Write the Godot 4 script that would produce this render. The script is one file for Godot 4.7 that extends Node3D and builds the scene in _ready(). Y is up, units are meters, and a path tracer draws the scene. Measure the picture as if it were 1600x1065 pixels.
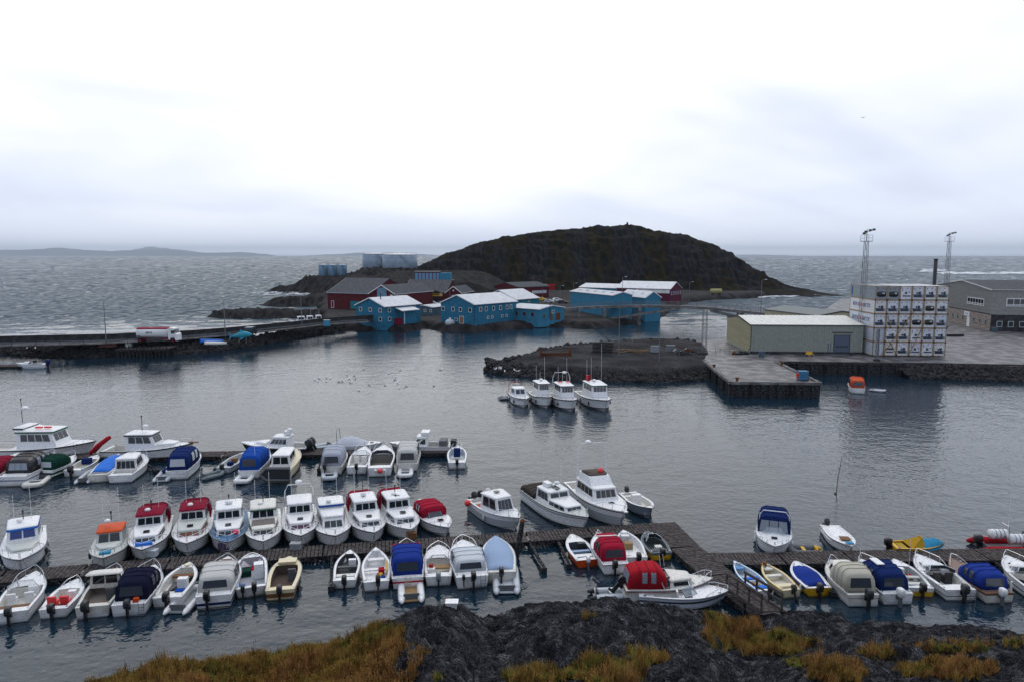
extends Node3D
# A small-boat harbour seen from a rocky slope: pontoons of boats, a quay with stacked containers, a village, a bare hill, open sea.
const F := 1130.0            # focal length in photograph pixels (1600 x 1065)
const EYE := 22.0            # camera height above the water, metres
const TILT := 0.11760        # downward tilt, radians
var rng := RandomNumberGenerator.new()
var mats := {}
var used := {}
var M := {}

# ---------------------------------------------------------------- pixels to places
func ray(px, py) -> Vector3:
	return Basis(Vector3.RIGHT, -TILT) * Vector3((px - 800.0) / F, -(py - 532.5) / F, -1.0)
func P(px, py, h) -> Vector3:                 # the point of the level plane y = h seen at that pixel
	var d = ray(px, py)
	return Vector3(0, EYE, 0) + d * ((h - EYE) / d.y)
func PD(px, py, depth) -> Vector3:            # the point seen at that pixel a given distance ahead
	var d = ray(px, py)
	return Vector3(0, EYE, 0) + d * (depth / -d.z)
func pix(p: Vector3) -> Vector2:
	var c = Basis(Vector3.RIGHT, TILT) * (p - Vector3(0, EYE, 0))
	return Vector2(800.0 + F * c.x / -c.z, 532.5 - F * c.y / -c.z)

# ---------------------------------------------------------------- mesh building
class Shape:
	var st := SurfaceTool.new()
	var n := 0
	func _init(smooth := false):
		st.begin(Mesh.PRIMITIVE_TRIANGLES)
		st.set_smooth_group(0 if smooth else -1)
	func smooth(on):
		st.set_smooth_group(0 if on else -1)
	func tri(a, b, c):
		st.add_vertex(a); st.add_vertex(b); st.add_vertex(c); n += 1
	func quad(a, b, c, d):
		tri(a, b, c); tri(a, c, d)
	func box(c: Vector3, s: Vector3, b := Basis.IDENTITY):
		var v = []
		for i in 8:
			v.append(c + b * Vector3((-0.5 if i & 1 == 0 else 0.5) * s.x, (-0.5 if i & 2 == 0 else 0.5) * s.y, (-0.5 if i & 4 == 0 else 0.5) * s.z))
		hexa(v)
	func hexa(v):                              # 8 corners, index bits x y z
		quad(v[4], v[6], v[7], v[5]); quad(v[1], v[3], v[2], v[0])
		quad(v[0], v[2], v[6], v[4]); quad(v[5], v[7], v[3], v[1])
		quad(v[6], v[2], v[3], v[7]); quad(v[0], v[4], v[5], v[1])
	func bar(a: Vector3, b: Vector3, w, h):    # a beam from a to b
		var d = (b - a); var l = d.length()
		if l < 0.0001: return
		d /= l
		var up = Vector3.UP if absf(d.y) < 0.95 else Vector3.RIGHT
		var side = d.cross(up).normalized(); up = side.cross(d)
		box((a + b) * 0.5, Vector3(w, h, l), Basis(side, up, d))
	func loft(rings, cap0 := true, cap1 := true, closed := true):
		var m = rings[0].size()
		for i in rings.size() - 1:
			for j in (m if closed else m - 1):
				var k = (j + 1) % m
				quad(rings[i][j], rings[i][k], rings[i + 1][k], rings[i + 1][j])
		if cap0: fan(rings[0], false)
		if cap1: fan(rings[-1], true)
	func fan(r, flip):
		var c = Vector3.ZERO
		for p in r: c += p
		c /= r.size()
		for j in r.size():
			var k = (j + 1) % r.size()
			if flip: tri(c, r[j], r[k])
			else: tri(c, r[k], r[j])
	func tube(pts, r, sides := 6, r1 = -1.0):
		var rings = []
		var last = Vector3.ZERO
		for i in pts.size():
			var d: Vector3 = (pts[mini(i + 1, pts.size() - 1)] - pts[maxi(i - 1, 0)]).normalized()
			var up = Vector3.UP if absf(d.y) < 0.9 else Vector3.RIGHT
			var a = d.cross(up).normalized()
			if last != Vector3.ZERO and a.dot(last) < 0: a = -a
			last = a
			var b = a.cross(d)
			var rr = r if r1 < 0 else lerpf(r, r1, float(i) / (pts.size() - 1))
			var ring = []
			for j in sides:
				var t = TAU * j / sides
				ring.append(pts[i] + (a * cos(t) + b * sin(t)) * rr)
			rings.append(ring)
		loft(rings)
	func cyl(a: Vector3, b: Vector3, r0, r1, sides := 10):
		var d = (b - a).normalized()
		var up = Vector3.UP if absf(d.y) < 0.9 else Vector3.RIGHT
		var x = d.cross(up).normalized(); var y = x.cross(d)
		var r = [[], []]
		for j in sides:
			var t = TAU * j / sides
			r[0].append(a + (x * cos(t) + y * sin(t)) * r0)
			r[1].append(b + (x * cos(t) + y * sin(t)) * r1)
		loft(r)
	func ball(c: Vector3, s: Vector3, rows := 6, sides := 10):
		var rings = []
		for i in rows + 1:
			var a = PI * i / rows
			var ring = []
			for j in sides:
				var t = TAU * j / sides
				ring.append(c + Vector3(cos(t) * sin(a) * s.x, -cos(a) * s.y, sin(t) * sin(a) * s.z))
			rings.append(ring)
		loft(rings, false, false)
	func mesh() -> ArrayMesh:
		st.generate_normals()
		st.index()
		return st.commit()

func put(called, shape, m, parent = null) -> MeshInstance3D:
	var o = MeshInstance3D.new()
	o.mesh = shape.mesh() if shape is Shape else shape
	o.material_override = m
	o.name = called
	if parent == null:
		o.name = numbered(called)
		add_child(o)
	else:
		parent.add_child(o, true)
	return o
func numbered(called) -> String:
	var k = used.get(called, 0)
	used[called] = k + 1
	return called if k == 0 else "%s_%03d" % [called, k]
func tag(o, label, category, group = "", kind = ""):
	if label != "": o.set_meta("label", label)
	if category != "": o.set_meta("category", category)
	if group != "": o.set_meta("group", group)
	if kind != "": o.set_meta("kind", kind)
	return o
func thing(called, label, category, where = Vector3.ZERO, turn = 0.0, group = "") -> Node3D:
	var o = Node3D.new()
	o.name = numbered(called)
	add_child(o)
	o.position = where
	o.rotation.y = turn
	tag(o, label, category, group)
	return o
func sub(called, parent) -> Node3D:
	var o = Node3D.new()
	o.name = called
	parent.add_child(o, true)
	return o
func copy(o, label = "") -> Node3D:
	var c = o.duplicate()
	c.name = numbered(String(o.name).rstrip("0123456789").trim_suffix("_"))
	add_child(c)
	if label != "": c.set_meta("label", label)
	return c
func bx(called, parent, c, s, m, b := Basis.IDENTITY):
	var q = Shape.new()
	q.box(c, s, b)
	return put(called, q, m, parent)

# ---------------------------------------------------------------- materials (colours are linear base colours)
func paint(r, g, b, rough = 0.5, metal = 0.0, spec = -1.0) -> StandardMaterial3D:
	if spec < 0.0: spec = 0.5 if rough < 0.55 else (0.3 if rough < 0.75 else 0.18)   # matt and fibrous surfaces have little gloss
	var key = [r, g, b, rough, metal, spec]
	if mats.has(key): return mats[key]
	var m = StandardMaterial3D.new()
	m.albedo_color = Color(r, g, b).linear_to_srgb()
	m.roughness = rough
	m.metallic = metal
	m.metallic_specular = spec
	m.cull_mode = BaseMaterial3D.CULL_DISABLED
	mats[key] = m
	return m
func noise(kind, freq, octaves, seed_, fractal = FastNoiseLite.FRACTAL_FBM) -> FastNoiseLite:
	var n = FastNoiseLite.new()
	n.noise_type = kind
	n.frequency = freq
	n.fractal_type = fractal
	n.fractal_octaves = octaves
	n.seed = seed_
	return n
func speckle(dark: Color, light: Color, freq, seed_, size = 512, octaves = 5, lo = 0.25, hi = 0.75, mid = null) -> NoiseTexture2D:
	var t = NoiseTexture2D.new()
	t.width = size; t.height = size
	t.seamless = true
	t.noise = noise(FastNoiseLite.TYPE_SIMPLEX_SMOOTH, freq, octaves, seed_)
	var g = Gradient.new()
	g.offsets = PackedFloat32Array([lo, hi])
	g.colors = PackedColorArray([dark.linear_to_srgb(), light.linear_to_srgb()])
	if mid != null: g.add_point((lo + hi) * 0.5, mid.linear_to_srgb())
	t.color_ramp = g
	return t
func grain(dark, light, metres, rough, seed_, freq = 0.012, bump = 0.0, size = 512, octaves = 5, lo = 0.25, hi = 0.75, mid = null) -> StandardMaterial3D:
	var m = StandardMaterial3D.new()          # a mottled surface, mapped in world space
	m.albedo_texture = speckle(dark, light, freq, seed_, size, octaves, lo, hi, mid)
	m.uv1_triplanar = true
	m.uv1_world_triplanar = true
	m.uv1_scale = Vector3.ONE / metres
	m.roughness = rough
	m.metallic_specular = 0.5 if rough < 0.55 else (0.3 if rough < 0.75 else 0.18)
	m.cull_mode = BaseMaterial3D.CULL_DISABLED
	if bump > 0.0:
		var h = NoiseTexture2D.new()
		h.width = size; h.height = size
		h.seamless = true
		h.noise = noise(FastNoiseLite.TYPE_SIMPLEX_SMOOTH, freq * 1.6, octaves, seed_ + 7)
		m.heightmap_enabled = true
		m.heightmap_texture = h
		m.heightmap_scale = bump
	return m
func make_materials():
	M.white = grain(Color(0.60, 0.61, 0.60), Color(0.80, 0.81, 0.82), 2.6, 0.35, 3, 0.02, 0.0, 512, 6, 0.14, 0.50)
	M.offwhite = grain(Color(0.52, 0.51, 0.46), Color(0.69, 0.68, 0.63), 2.6, 0.4, 5, 0.02, 0.0, 512, 6, 0.14, 0.55)
	M.cream = paint(0.68, 0.60, 0.40, 0.4)
	M.pale = paint(0.50, 0.53, 0.50, 0.45)
	M.grey = paint(0.25, 0.27, 0.29, 0.5)
	M.midgrey = paint(0.12, 0.13, 0.14, 0.6)
	M.dark = paint(0.02, 0.022, 0.026, 0.5)
	M.black = paint(0.010, 0.010, 0.012, 0.35)
	M.rubber = paint(0.014, 0.014, 0.015, 0.8)
	M.navy = paint(0.008, 0.022, 0.105, 0.85)
	M.blue = paint(0.010, 0.065, 0.33, 0.8)
	M.royal = paint(0.014, 0.038, 0.24, 0.8)
	M.bright = paint(0.02, 0.16, 0.62, 0.7)
	M.teal = paint(0.02, 0.22, 0.38, 0.6)
	M.red = paint(0.35, 0.012, 0.022, 0.8)
	M.crimson = paint(0.33, 0.012, 0.035, 0.8)
	M.maroon = paint(0.20, 0.008, 0.028, 0.8)
	M.orange = paint(0.55, 0.07, 0.012, 0.55)
	M.yellow = paint(0.62, 0.36, 0.01, 0.5)
	M.green = paint(0.008, 0.10, 0.04, 0.7)
	M.deepgreen = paint(0.006, 0.040, 0.028, 0.85)
	M.wood = paint(0.16, 0.075, 0.03, 0.6)
	M.teak = paint(0.30, 0.19, 0.09, 0.65)
	M.plastic = paint(0.48, 0.52, 0.56, 0.5)
	M.canvas = paint(0.52, 0.52, 0.50, 0.9)
	M.bluegrey = paint(0.30, 0.40, 0.56, 0.8)
	M.steel = paint(0.60, 0.62, 0.65, 0.25, 0.9)
	M.buoy = paint(0.75, 0.04, 0.045, 0.5)
	M.rope = paint(0.10, 0.10, 0.09, 0.9)
	M.galv = paint(0.17, 0.18, 0.19, 0.55, 0.4)
	M.rust = paint(0.13, 0.052, 0.022, 0.9)
	var gl = StandardMaterial3D.new()
	gl.albedo_color = Color(0.012, 0.018, 0.024).linear_to_srgb()
	gl.roughness = 0.06
	gl.metallic_specular = 0.6
	gl.cull_mode = BaseMaterial3D.CULL_DISABLED
	M.glass = gl
	var pane = StandardMaterial3D.new()
	pane.albedo_color = Color(0.75, 0.82, 0.86, 0.18)
	pane.transparency = BaseMaterial3D.TRANSPARENCY_ALPHA
	pane.roughness = 0.04
	pane.cull_mode = BaseMaterial3D.CULL_DISABLED
	M.clear = pane
	M.vinyl = paint(0.22, 0.26, 0.31, 0.12)
	M.smoke = paint(0.045, 0.055, 0.07, 0.12)
	M.plank = grain(Color(0.045, 0.039, 0.038), Color(0.105, 0.093, 0.090), 5.0, 0.85, 11, 0.02)
	M.pile = grain(Color(0.012, 0.011, 0.011), Color(0.10, 0.11, 0.12), 3.0, 0.9, 13, 0.014, 0.0, 512, 5, 0.35, 0.85)
	M.rock = grain(Color(0.008, 0.008, 0.009), Color(0.085, 0.086, 0.090), 2.6, 0.9, 17, 0.016, 5.0, 1024, 6, 0.28, 0.80, Color(0.026, 0.026, 0.028))
	M.boulder = grain(Color(0.010, 0.010, 0.011), Color(0.085, 0.080, 0.078), 4.0, 0.9, 19, 0.02, 3.0)
	M.asphalt = grain(Color(0.030, 0.030, 0.034), Color(0.105, 0.106, 0.112), 26.0, 0.75, 23, 0.010, 0.0, 512, 6)
	M.concrete = grain(Color(0.10, 0.098, 0.098), Color(0.23, 0.225, 0.22), 14.0, 0.8, 29, 0.012, 0.0, 512, 6)
	M.darkconcrete = grain(Color(0.022, 0.022, 0.024), Color(0.060, 0.060, 0.062), 9.0, 0.85, 31, 0.012)

func _ready():
	rng.seed = 20240611
	# camera
	var cam = Camera3D.new()
	cam.name = "camera"
	add_child(cam)
	cam.position = Vector3(0, EYE, 0)
	cam.rotation = Vector3(-TILT, 0, 0)
	cam.fov = rad_to_deg(2.0 * atan(532.5 / F))
	cam.near = 0.1
	cam.far = 90000.0
	cam.current = true
	# sky, air and exposure
	var we = WorldEnvironment.new()
	we.name = "world_environment"
	var e = Environment.new()
	e.background_mode = Environment.BG_SKY
	var sky = Sky.new()
	sky.sky_material = overcast_sky()
	e.sky = sky
	e.background_energy_multiplier = 1.0
	e.tonemap_mode = Environment.TONE_MAPPER_LINEAR
	e.tonemap_exposure = 1.3
	e.sdfgi_enabled = true
	e.ssao_enabled = true
	e.ssil_enabled = true
	e.fog_enabled = true
	e.fog_light_color = Color(0.90, 0.95, 1.0)
	e.fog_density = 0.00005
	we.environment = e
	add_child(we)
	# the sun behind the cloud, ahead of the camera
	var sun = DirectionalLight3D.new()
	sun.name = "sun"
	sun.light_energy = 0.2
	sun.light_angular_distance = 40.0
	sun.light_color = Color(1.0, 0.97, 0.93)
	sun.shadow_enabled = true
	sun.rotation_degrees = Vector3(-60, 172, 0)
	add_child(sun)
	make_materials()
	build_sea()
	build_land()
	build_foreground()
	build_village()
	build_causeway()
	build_quay()
	build_pontoons()
	build_boats()
	build_details()

# ---------------------------------------------------------------- sky
func overcast_sky() -> PanoramaSkyMaterial:
	var w = 1536
	var h = 768
	var im = Image.create(w, h, false, Image.FORMAT_RGBF)
	var soft = noise(FastNoiseLite.TYPE_SIMPLEX_SMOOTH, 0.22, 5, 5)
	var streak = noise(FastNoiseLite.TYPE_SIMPLEX_SMOOTH, 0.5, 5, 41)
	var sund = Vector3(-0.06, sin(0.50), -cos(0.50)).normalized()
	for j in h:
		var el = PI * (0.5 - (j + 0.5) / h)
		var y = sin(el)
		for i in w:
			var az = TAU * (i + 0.5) / w
			var c = cos(el)
			var d = Vector3(sin(az) * c, y, -cos(az) * c)
			var a = acos(clampf(d.dot(sund), -1, 1))
			var lum = 0.50 + 0.44 * exp(-a * a / 1.05)
			var up = maxf(y, 0.0) + 0.22
			var u = d.x / up
			var v = d.z / up
			var n = soft.get_noise_2d(u * 2.2 + 0.5 * streak.get_noise_2d(u * 0.8, v * 0.8), v * 2.4 + 3.0)
			var s = streak.get_noise_2d((u * 0.8 - v * 0.25) * 0.9 + 9.0, (v + u * 0.55) * 2.6)
			lum *= 1.04 + 0.26 * n - 0.13 * smoothstep(-0.1, 0.7, s)
			var t = clampf((0.95 - lum) * 1.2, 0.0, 0.6)
			var col = Vector3(lum * (0.955 - 0.24 * t), lum * (0.985 - 0.12 * t), lum * (1.075 + 0.12 * t))
			var warm = smoothstep(0.72, 1.0, lum)
			col *= Vector3(1.0 + 0.05 * warm, 1.0 + 0.015 * warm, 1.0 - 0.075 * warm)
			var hz = exp(-maxf(el, 0.0) / 0.085)
			col = col.lerp(Vector3(0.75, 0.82, 0.97), 0.85 * hz)
			col *= 1.0 + 0.7 * exp(-absf(el) / 0.010)
			if y < 0.0: col = Vector3(0.50, 0.55, 0.65)
			im.set_pixel(i, j, Color(col.x, col.y, col.z))
	var m = PanoramaSkyMaterial.new()
	m.panorama = ImageTexture.create_from_image(im)
	return m

# ---------------------------------------------------------------- sea
func build_sea():
	var chop = noise(FastNoiseLite.TYPE_SIMPLEX_SMOOTH, 1.0, 2, 71)
	var big = noise(FastNoiseLite.TYPE_SIMPLEX_SMOOTH, 1.0, 3, 72)
	var patch = noise(FastNoiseLite.TYPE_SIMPLEX_SMOOTH, 1.0, 2, 73)
	var rs = []
	var r = 22.0
	while r < 34000.0:
		rs.append(r)
		r *= 1.0045 if r < 1300.0 else (1.012 if r < 3500.0 else 1.04)
	var cols = 440
	var half = deg_to_rad(56.0)
	var vs = PackedVector3Array(); var ns = PackedVector3Array(); var uv = PackedVector2Array(); var ix = PackedInt32Array(); var ix2 = PackedInt32Array()
	var nr = rs.size()
	var hs = PackedFloat32Array()
	hs.resize(nr * (cols + 1)); vs.resize(hs.size()); ns.resize(hs.size()); uv.resize(hs.size())
	for i in nr:
		var rr: float = rs[i]
		var step_: float = maxf(rr * 2.0 * half / cols, (rs[mini(i + 1, nr - 1)] - rr))
		var f1 = clampf(1.6 - step_ / 0.9, 0, 1)
		var f2 = 1.0
		for j in cols + 1:
			var a = lerpf(-half, half, float(j) / cols)
			var x = sin(a) * rr
			var z = -cos(a) * rr
			var open = smoothstep(185.0, 330.0, -z + maxf(0.0, -x - 20.0) * 0.35)
			var hgt = 0.0
			if f1 > 0.0: hgt += f1 * (0.024 + 0.05 * open) * chop.get_noise_2d(x * 0.26, z * 0.45) * (0.55 + 0.9 * (0.5 + patch.get_noise_2d(x * 0.012, z * 0.03)))
			if f2 > 0.0: hgt += (0.018 + (0.24 + 0.09 * minf(step_, 9.0)) * open) * big.get_noise_2d(x * 0.10, z * 0.22)
			var k = i * (cols + 1) + j
			hs[k] = hgt
			vs[k] = Vector3(x, hgt, z)
			uv[k] = Vector2(x / 46.0, z / 34.0)
	for i in nr:
		for j in cols + 1:
			var k = i * (cols + 1) + j
			var du = vs[mini(k + 1, i * (cols + 1) + cols)] - vs[maxi(k - 1, i * (cols + 1))]
			var dv = vs[mini(i + 1, nr - 1) * (cols + 1) + j] - vs[maxi(i - 1, 0) * (cols + 1) + j]
			ns[k] = du.cross(dv).normalized()
			if ns[k].y < 0: ns[k] = -ns[k]
			var x = vs[k].x; var z = vs[k].z
			var open = smoothstep(185.0, 330.0, -z + maxf(0.0, -x - 20.0) * 0.35)
			if open > 0.0:
				var sl = 0.32 * open
				ns[k] = (ns[k] + Vector3(0.6 * sl * chop.get_noise_2d(x * 0.31 + 50.0, z * 0.4), 0, sl * chop.get_noise_2d(x * 0.23, z * 0.6 + 90.0) + 0.16 * open)).normalized()
	for i in nr - 1:
		for j in cols:
			var k = i * (cols + 1) + j
			var p = vs[k]
			var open = smoothstep(185.0, 330.0, -p.z + maxf(0.0, -p.x - 20.0) * 0.35)
			var tris = [k, k + cols + 1, k + cols + 2, k, k + cols + 2, k + 1]
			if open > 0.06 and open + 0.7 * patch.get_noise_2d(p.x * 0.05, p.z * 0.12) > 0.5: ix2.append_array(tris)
			else: ix.append_array(tris)
	var arr = []
	arr.resize(Mesh.ARRAY_MAX)
	arr[Mesh.ARRAY_VERTEX] = vs; arr[Mesh.ARRAY_NORMAL] = ns; arr[Mesh.ARRAY_TEX_UV] = uv; arr[Mesh.ARRAY_INDEX] = ix
	var mesh = ArrayMesh.new()
	mesh.add_surface_from_arrays(Mesh.PRIMITIVE_TRIANGLES, arr)
	arr[Mesh.ARRAY_INDEX] = ix2
	mesh.add_surface_from_arrays(Mesh.PRIMITIVE_TRIANGLES, arr)
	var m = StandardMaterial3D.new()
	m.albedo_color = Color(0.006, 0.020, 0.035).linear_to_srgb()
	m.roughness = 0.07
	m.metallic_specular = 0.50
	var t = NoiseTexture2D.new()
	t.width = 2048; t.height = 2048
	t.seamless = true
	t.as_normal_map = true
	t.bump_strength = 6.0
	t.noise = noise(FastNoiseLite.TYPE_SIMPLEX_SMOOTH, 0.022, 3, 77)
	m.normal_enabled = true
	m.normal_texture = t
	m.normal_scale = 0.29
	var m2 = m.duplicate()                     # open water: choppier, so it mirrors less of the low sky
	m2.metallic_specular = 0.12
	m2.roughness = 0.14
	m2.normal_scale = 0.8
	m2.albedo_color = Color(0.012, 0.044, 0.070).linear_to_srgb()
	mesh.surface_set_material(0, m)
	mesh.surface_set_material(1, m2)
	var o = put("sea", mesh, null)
	tag(o, "grey blue rippled sea water filling the harbour and reaching the horizon", "water", "", "structure")

# ---------------------------------------------------------------- land
func edge_distance(p: Vector2, poly: PackedVector2Array) -> float:
	var best = 1e9
	for i in poly.size():
		var a = poly[i]
		var b = poly[(i + 1) % poly.size()]
		best = minf(best, p.distance_squared_to(Geometry2D.get_closest_point_to_segment(p, a, b)))
	return sqrt(best) * (1.0 if Geometry2D.is_point_in_polygon(p, poly) else -1.0)
func pxpoly(list, h = 0.0) -> PackedVector2Array:
	var out = PackedVector2Array()
	for a in list:
		if a.size() == 3: out.append(Vector2(a[0], a[1]))      # already metres (x, z)
		else:
			var p = P(a[0], a[1], h)
			out.append(Vector2(p.x, p.z))
	return out
func land(called, poly, cell, heightf: Callable, m, colour = null) -> MeshInstance3D:
	var lo = poly[0]; var hi = poly[0]
	for p in poly:
		lo = lo.min(p); hi = hi.max(p)
	lo -= Vector2(4, 4); hi += Vector2(4, 4)
	var nx = int((hi.x - lo.x) / cell) + 2
	var nz = int((hi.y - lo.y) / cell) + 2
	return grid(called, lo, cell, nx, nz, func(x, z): return heightf.call(x, z, edge_distance(Vector2(x, z), poly)), m, colour)
func grid(called, lo, cell, nx, nz, heightf: Callable, m, colour = null) -> MeshInstance3D:
	var vs = PackedVector3Array(); var ns = PackedVector3Array(); var cs = PackedColorArray(); var ix = PackedInt32Array()
	for j in nz:
		for i in nx:
			var x = lo.x + i * cell
			var z = lo.y + j * cell
			vs.append(Vector3(x, heightf.call(x, z), z))
	ns.resize(vs.size())
	for j in nz:
		for i in nx:
			var k = j * nx + i
			var du = vs[j * nx + mini(i + 1, nx - 1)] - vs[j * nx + maxi(i - 1, 0)]
			var dv = vs[mini(j + 1, nz - 1) * nx + i] - vs[maxi(j - 1, 0) * nx + i]
			ns[k] = dv.cross(du).normalized()
			if colour != null: cs.append(colour.call(vs[k], ns[k]))
	for j in nz - 1:
		for i in nx - 1:
			var k = j * nx + i
			if maxf(maxf(vs[k].y, vs[k + 1].y), maxf(vs[k + nx].y, vs[k + nx + 1].y)) < -0.9: continue
			ix.append_array([k, k + 1, k + nx + 1, k, k + nx + 1, k + nx])
	var arr = []
	arr.resize(Mesh.ARRAY_MAX)
	arr[Mesh.ARRAY_VERTEX] = vs; arr[Mesh.ARRAY_NORMAL] = ns; arr[Mesh.ARRAY_INDEX] = ix
	if colour != null: arr[Mesh.ARRAY_COLOR] = cs
	var mesh = ArrayMesh.new()
	mesh.add_surface_from_arrays(Mesh.PRIMITIVE_TRIANGLES, arr)
	return put(called, mesh, m)
func table(list, x) -> float:                  # straight-line look-up in [[x, y], ...]
	if x <= list[0][0]: return list[0][1]
	for i in list.size() - 1:
		if x <= list[i + 1][0]:
			return lerpf(list[i][1], list[i + 1][1], (x - list[i][0]) / (list[i + 1][0] - list[i][0]))
	return list[-1][1]
func tinted(metres, seed_, bump) -> StandardMaterial3D:   # stone grain multiplied onto vertex colours
	var m = grain(Color(0.30, 0.30, 0.31), Color(1.0, 1.0, 1.0), metres, 0.92, seed_, 0.016, bump, 1024, 6, 0.22, 0.80)
	m.vertex_color_use_as_albedo = true
	return m

var crag: FastNoiseLite
var fine: FastNoiseLite
var blotch: FastNoiseLite
func moor(p: Vector3, _n) -> Color:            # bare rock with patches of dry heath
	var b = blotch.get_noise_2d(p.x * 0.05, p.z * 0.05 + p.y * 0.05)
	var f = fine.get_noise_2d(p.x * 0.6, p.z * 0.6 + p.y)
	var rock = Color(0.010, 0.0105, 0.012).lerp(Color(0.046, 0.046, 0.050), clampf(0.4 + 1.5 * f, 0, 1))
	var heath = Color(0.044, 0.033, 0.014).lerp(Color(0.010, 0.012, 0.006), clampf(0.5 + 1.5 * fine.get_noise_2d(p.x * 0.2, p.z * 0.2), 0, 1))
	return rock.lerp(heath, smoothstep(0.05, 0.2, b + 0.35 * f))
func skerry(p: Vector3, _n) -> Color:
	var f = fine.get_noise_2d(p.x * 0.5, p.z * 0.5 + p.y)
	return Color(0.013, 0.012, 0.013).lerp(Color(0.060, 0.055, 0.054), clampf(0.45 + 1.7 * f, 0, 1))
func build_land():
	crag = noise(FastNoiseLite.TYPE_SIMPLEX_SMOOTH, 1.0, 5, 101, FastNoiseLite.FRACTAL_RIDGED)
	fine = noise(FastNoiseLite.TYPE_SIMPLEX_SMOOTH, 1.0, 4, 103)
	blotch = noise(FastNoiseLite.TYPE_SIMPLEX_SMOOTH, 1.0, 4, 107)
	var stone = tinted(9.0, 37, 12.0)
	# the bare hill: the ridge stands about 450 m off
	var sil = [[640, 424], [655, 414], [700, 396], [740, 381], [790, 368], [830, 363], [860, 361], [905, 356], [950, 352], [985, 351], [1020, 358], [1070, 367], [1110, 380], [1140, 396], [1160, 410], [1180, 424], [1200, 437], [1220, 444], [1245, 450], [1262, 459]]
	var ridge = []
	for a in sil:
		var p = PD(a[0], a[1], 450.0)
		ridge.append([p.x, maxf(p.y, 0.0)])
	ridge.push_front([ridge[0][0] - 30.0, 2.0])
	ridge.append([ridge[-1][0] + 12.0, -3.0])
	var hill_h = func(x, z):
		var top = table(ridge, x)
		var front = 398.0 + 14.0 * blotch.get_noise_2d(x * 0.02, 5.0) - 10.0 * smoothstep(60.0, 150.0, x)
		var t = (-z - front) / (450.0 - front)
		var s = 0.0
		if -z <= 450.0: s = smoothstep(-0.12, 1.0, t) * 0.75 + 0.25 * clampf(t * 1.6, -0.3, 1)
		else: s = 1.0 - pow(clampf((-z - 450.0) / 130.0, 0, 1), 1.6) * 1.2
		var h = top * s
		var amp = clampf(h / 9.0, 0, 1) * (1.0 - 0.55 * smoothstep(0.75, 1.0, s))
		h += amp * (2.6 * (crag.get_noise_2d(x * 0.022, z * 0.03) - 0.5) + 2.8 * (crag.get_noise_2d(x * 0.06 + z * 0.02, z * 0.09) - 0.5) + 1.5 * (crag.get_noise_2d(x * 0.16, z * 0.2) - 0.5) + 1.3 * fine.get_noise_2d(x * 0.22, z * 0.3))
		var hs = h / 5.5 + 0.9 * fine.get_noise_2d(x * 0.025, z * 0.03) + x * 0.012
		var kk = floorf(hs)
		h += amp * 0.5 * 5.5 * (kk + smoothstep(0.30, 0.72, hs - kk) - hs)
		if s <= 0.02: h = minf(h, -1.5)
		return h
	tag(grid("hill", Vector2(-75, -585), 1.15, 248, 185, hill_h, stone, moor), "bare dark rocky hill with dry heath patches behind the village", "hill", "", "structure")
	# village ground
	var vil = pxpoly([[522, 517], [560, 516], [640, 518], [662, 512], [690, 518], [745, 519], [800, 514], [840, 512], [880, 510], [915, 514], [945, 512], [1000, 504], [1035, 495], [1045, 484], [1075, 473], [1110, 469], [1180, 466], [160.0, -420.0, 0], [-60.0, -430.0, 0], [-97.0, -400.0, 0], [-92.0, -345.0, 0], [-70.0, -262.0, 0], [-66.0, -245.0, 0]])
	var vil_h = func(x, z, d):
		var base = 1.9 * smoothstep(-0.5, 3.5, d) - 1.6 * smoothstep(0.0, 2.0, -d)
		base += 1.0 * smoothstep(225.0, 300.0, -z)
		base += 7.4 * smoothstep(303.0, 320.0, -z) * smoothstep(10.0, -22.0, x) * smoothstep(0.0, 14.0, d)
		base += 3.0 * smoothstep(325.0, 400.0, -z) * smoothstep(10.0, -22.0, x)
		var rough = smoothstep(5.0, 1.0, absf(d)) + smoothstep(303.0, 312.0, -z) * smoothstep(10.0, -20.0, x) * 0.7
		return base + rough * (0.8 * fine.get_noise_2d(x * 0.3, z * 0.3) + 0.9 * (crag.get_noise_2d(x * 0.13, z * 0.15) - 0.4))
	var vil_c = func(p, n):
		var g = fine.get_noise_2d(p.x * 0.15, p.z * 0.15)
		if p.y < 1.6 or p.y > 4.2: return skerry(p, n)
		return Color(0.050, 0.048, 0.050).lerp(Color(0.10, 0.096, 0.094), clampf(0.5 + g, 0, 1))
	tag(land("village_ground", vil, 1.6, vil_h, stone, vil_c), "dark rocky shore and grey yard ground under the harbour buildings", "ground", "", "structure")
	# tank headland and two skerries
	var head = pxpoly([[400, 455], [430, 457], [470, 459], [510, 464], [545, 469], [575, 470], [-60.0, -360.0, 0], [-30.0, -480.0, 0], [-100.0, -500.0, 0], [-150.0, -450.0, 0]])
	var head_h = func(x, z, d):
		var top = 5.0 + 4.6 * smoothstep(-140.0, -117.0, x) + 4.6 * smoothstep(-96.0, -82.0, x)
		var h = top * smoothstep(-1.0, 15.0, d) - 1.5 * smoothstep(0.0, 2.0, -d)
		var flat_ = smoothstep(5.0, 11.0, Vector2(x + 107.0, z + 436.0).length() - 4.0)
		return h + clampf(h, 0, 1) * flat_ * (2.4 * (crag.get_noise_2d(x * 0.05, z * 0.05) - 0.4) + 1.6 * (crag.get_noise_2d(x * 0.14, z * 0.16) - 0.4) + 1.2 * fine.get_noise_2d(x * 0.35, z * 0.35))
	tag(land("headland", head, 1.5, head_h, stone, skerry), "rocky headland carrying the storage tanks", "ground", "", "structure")
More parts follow.
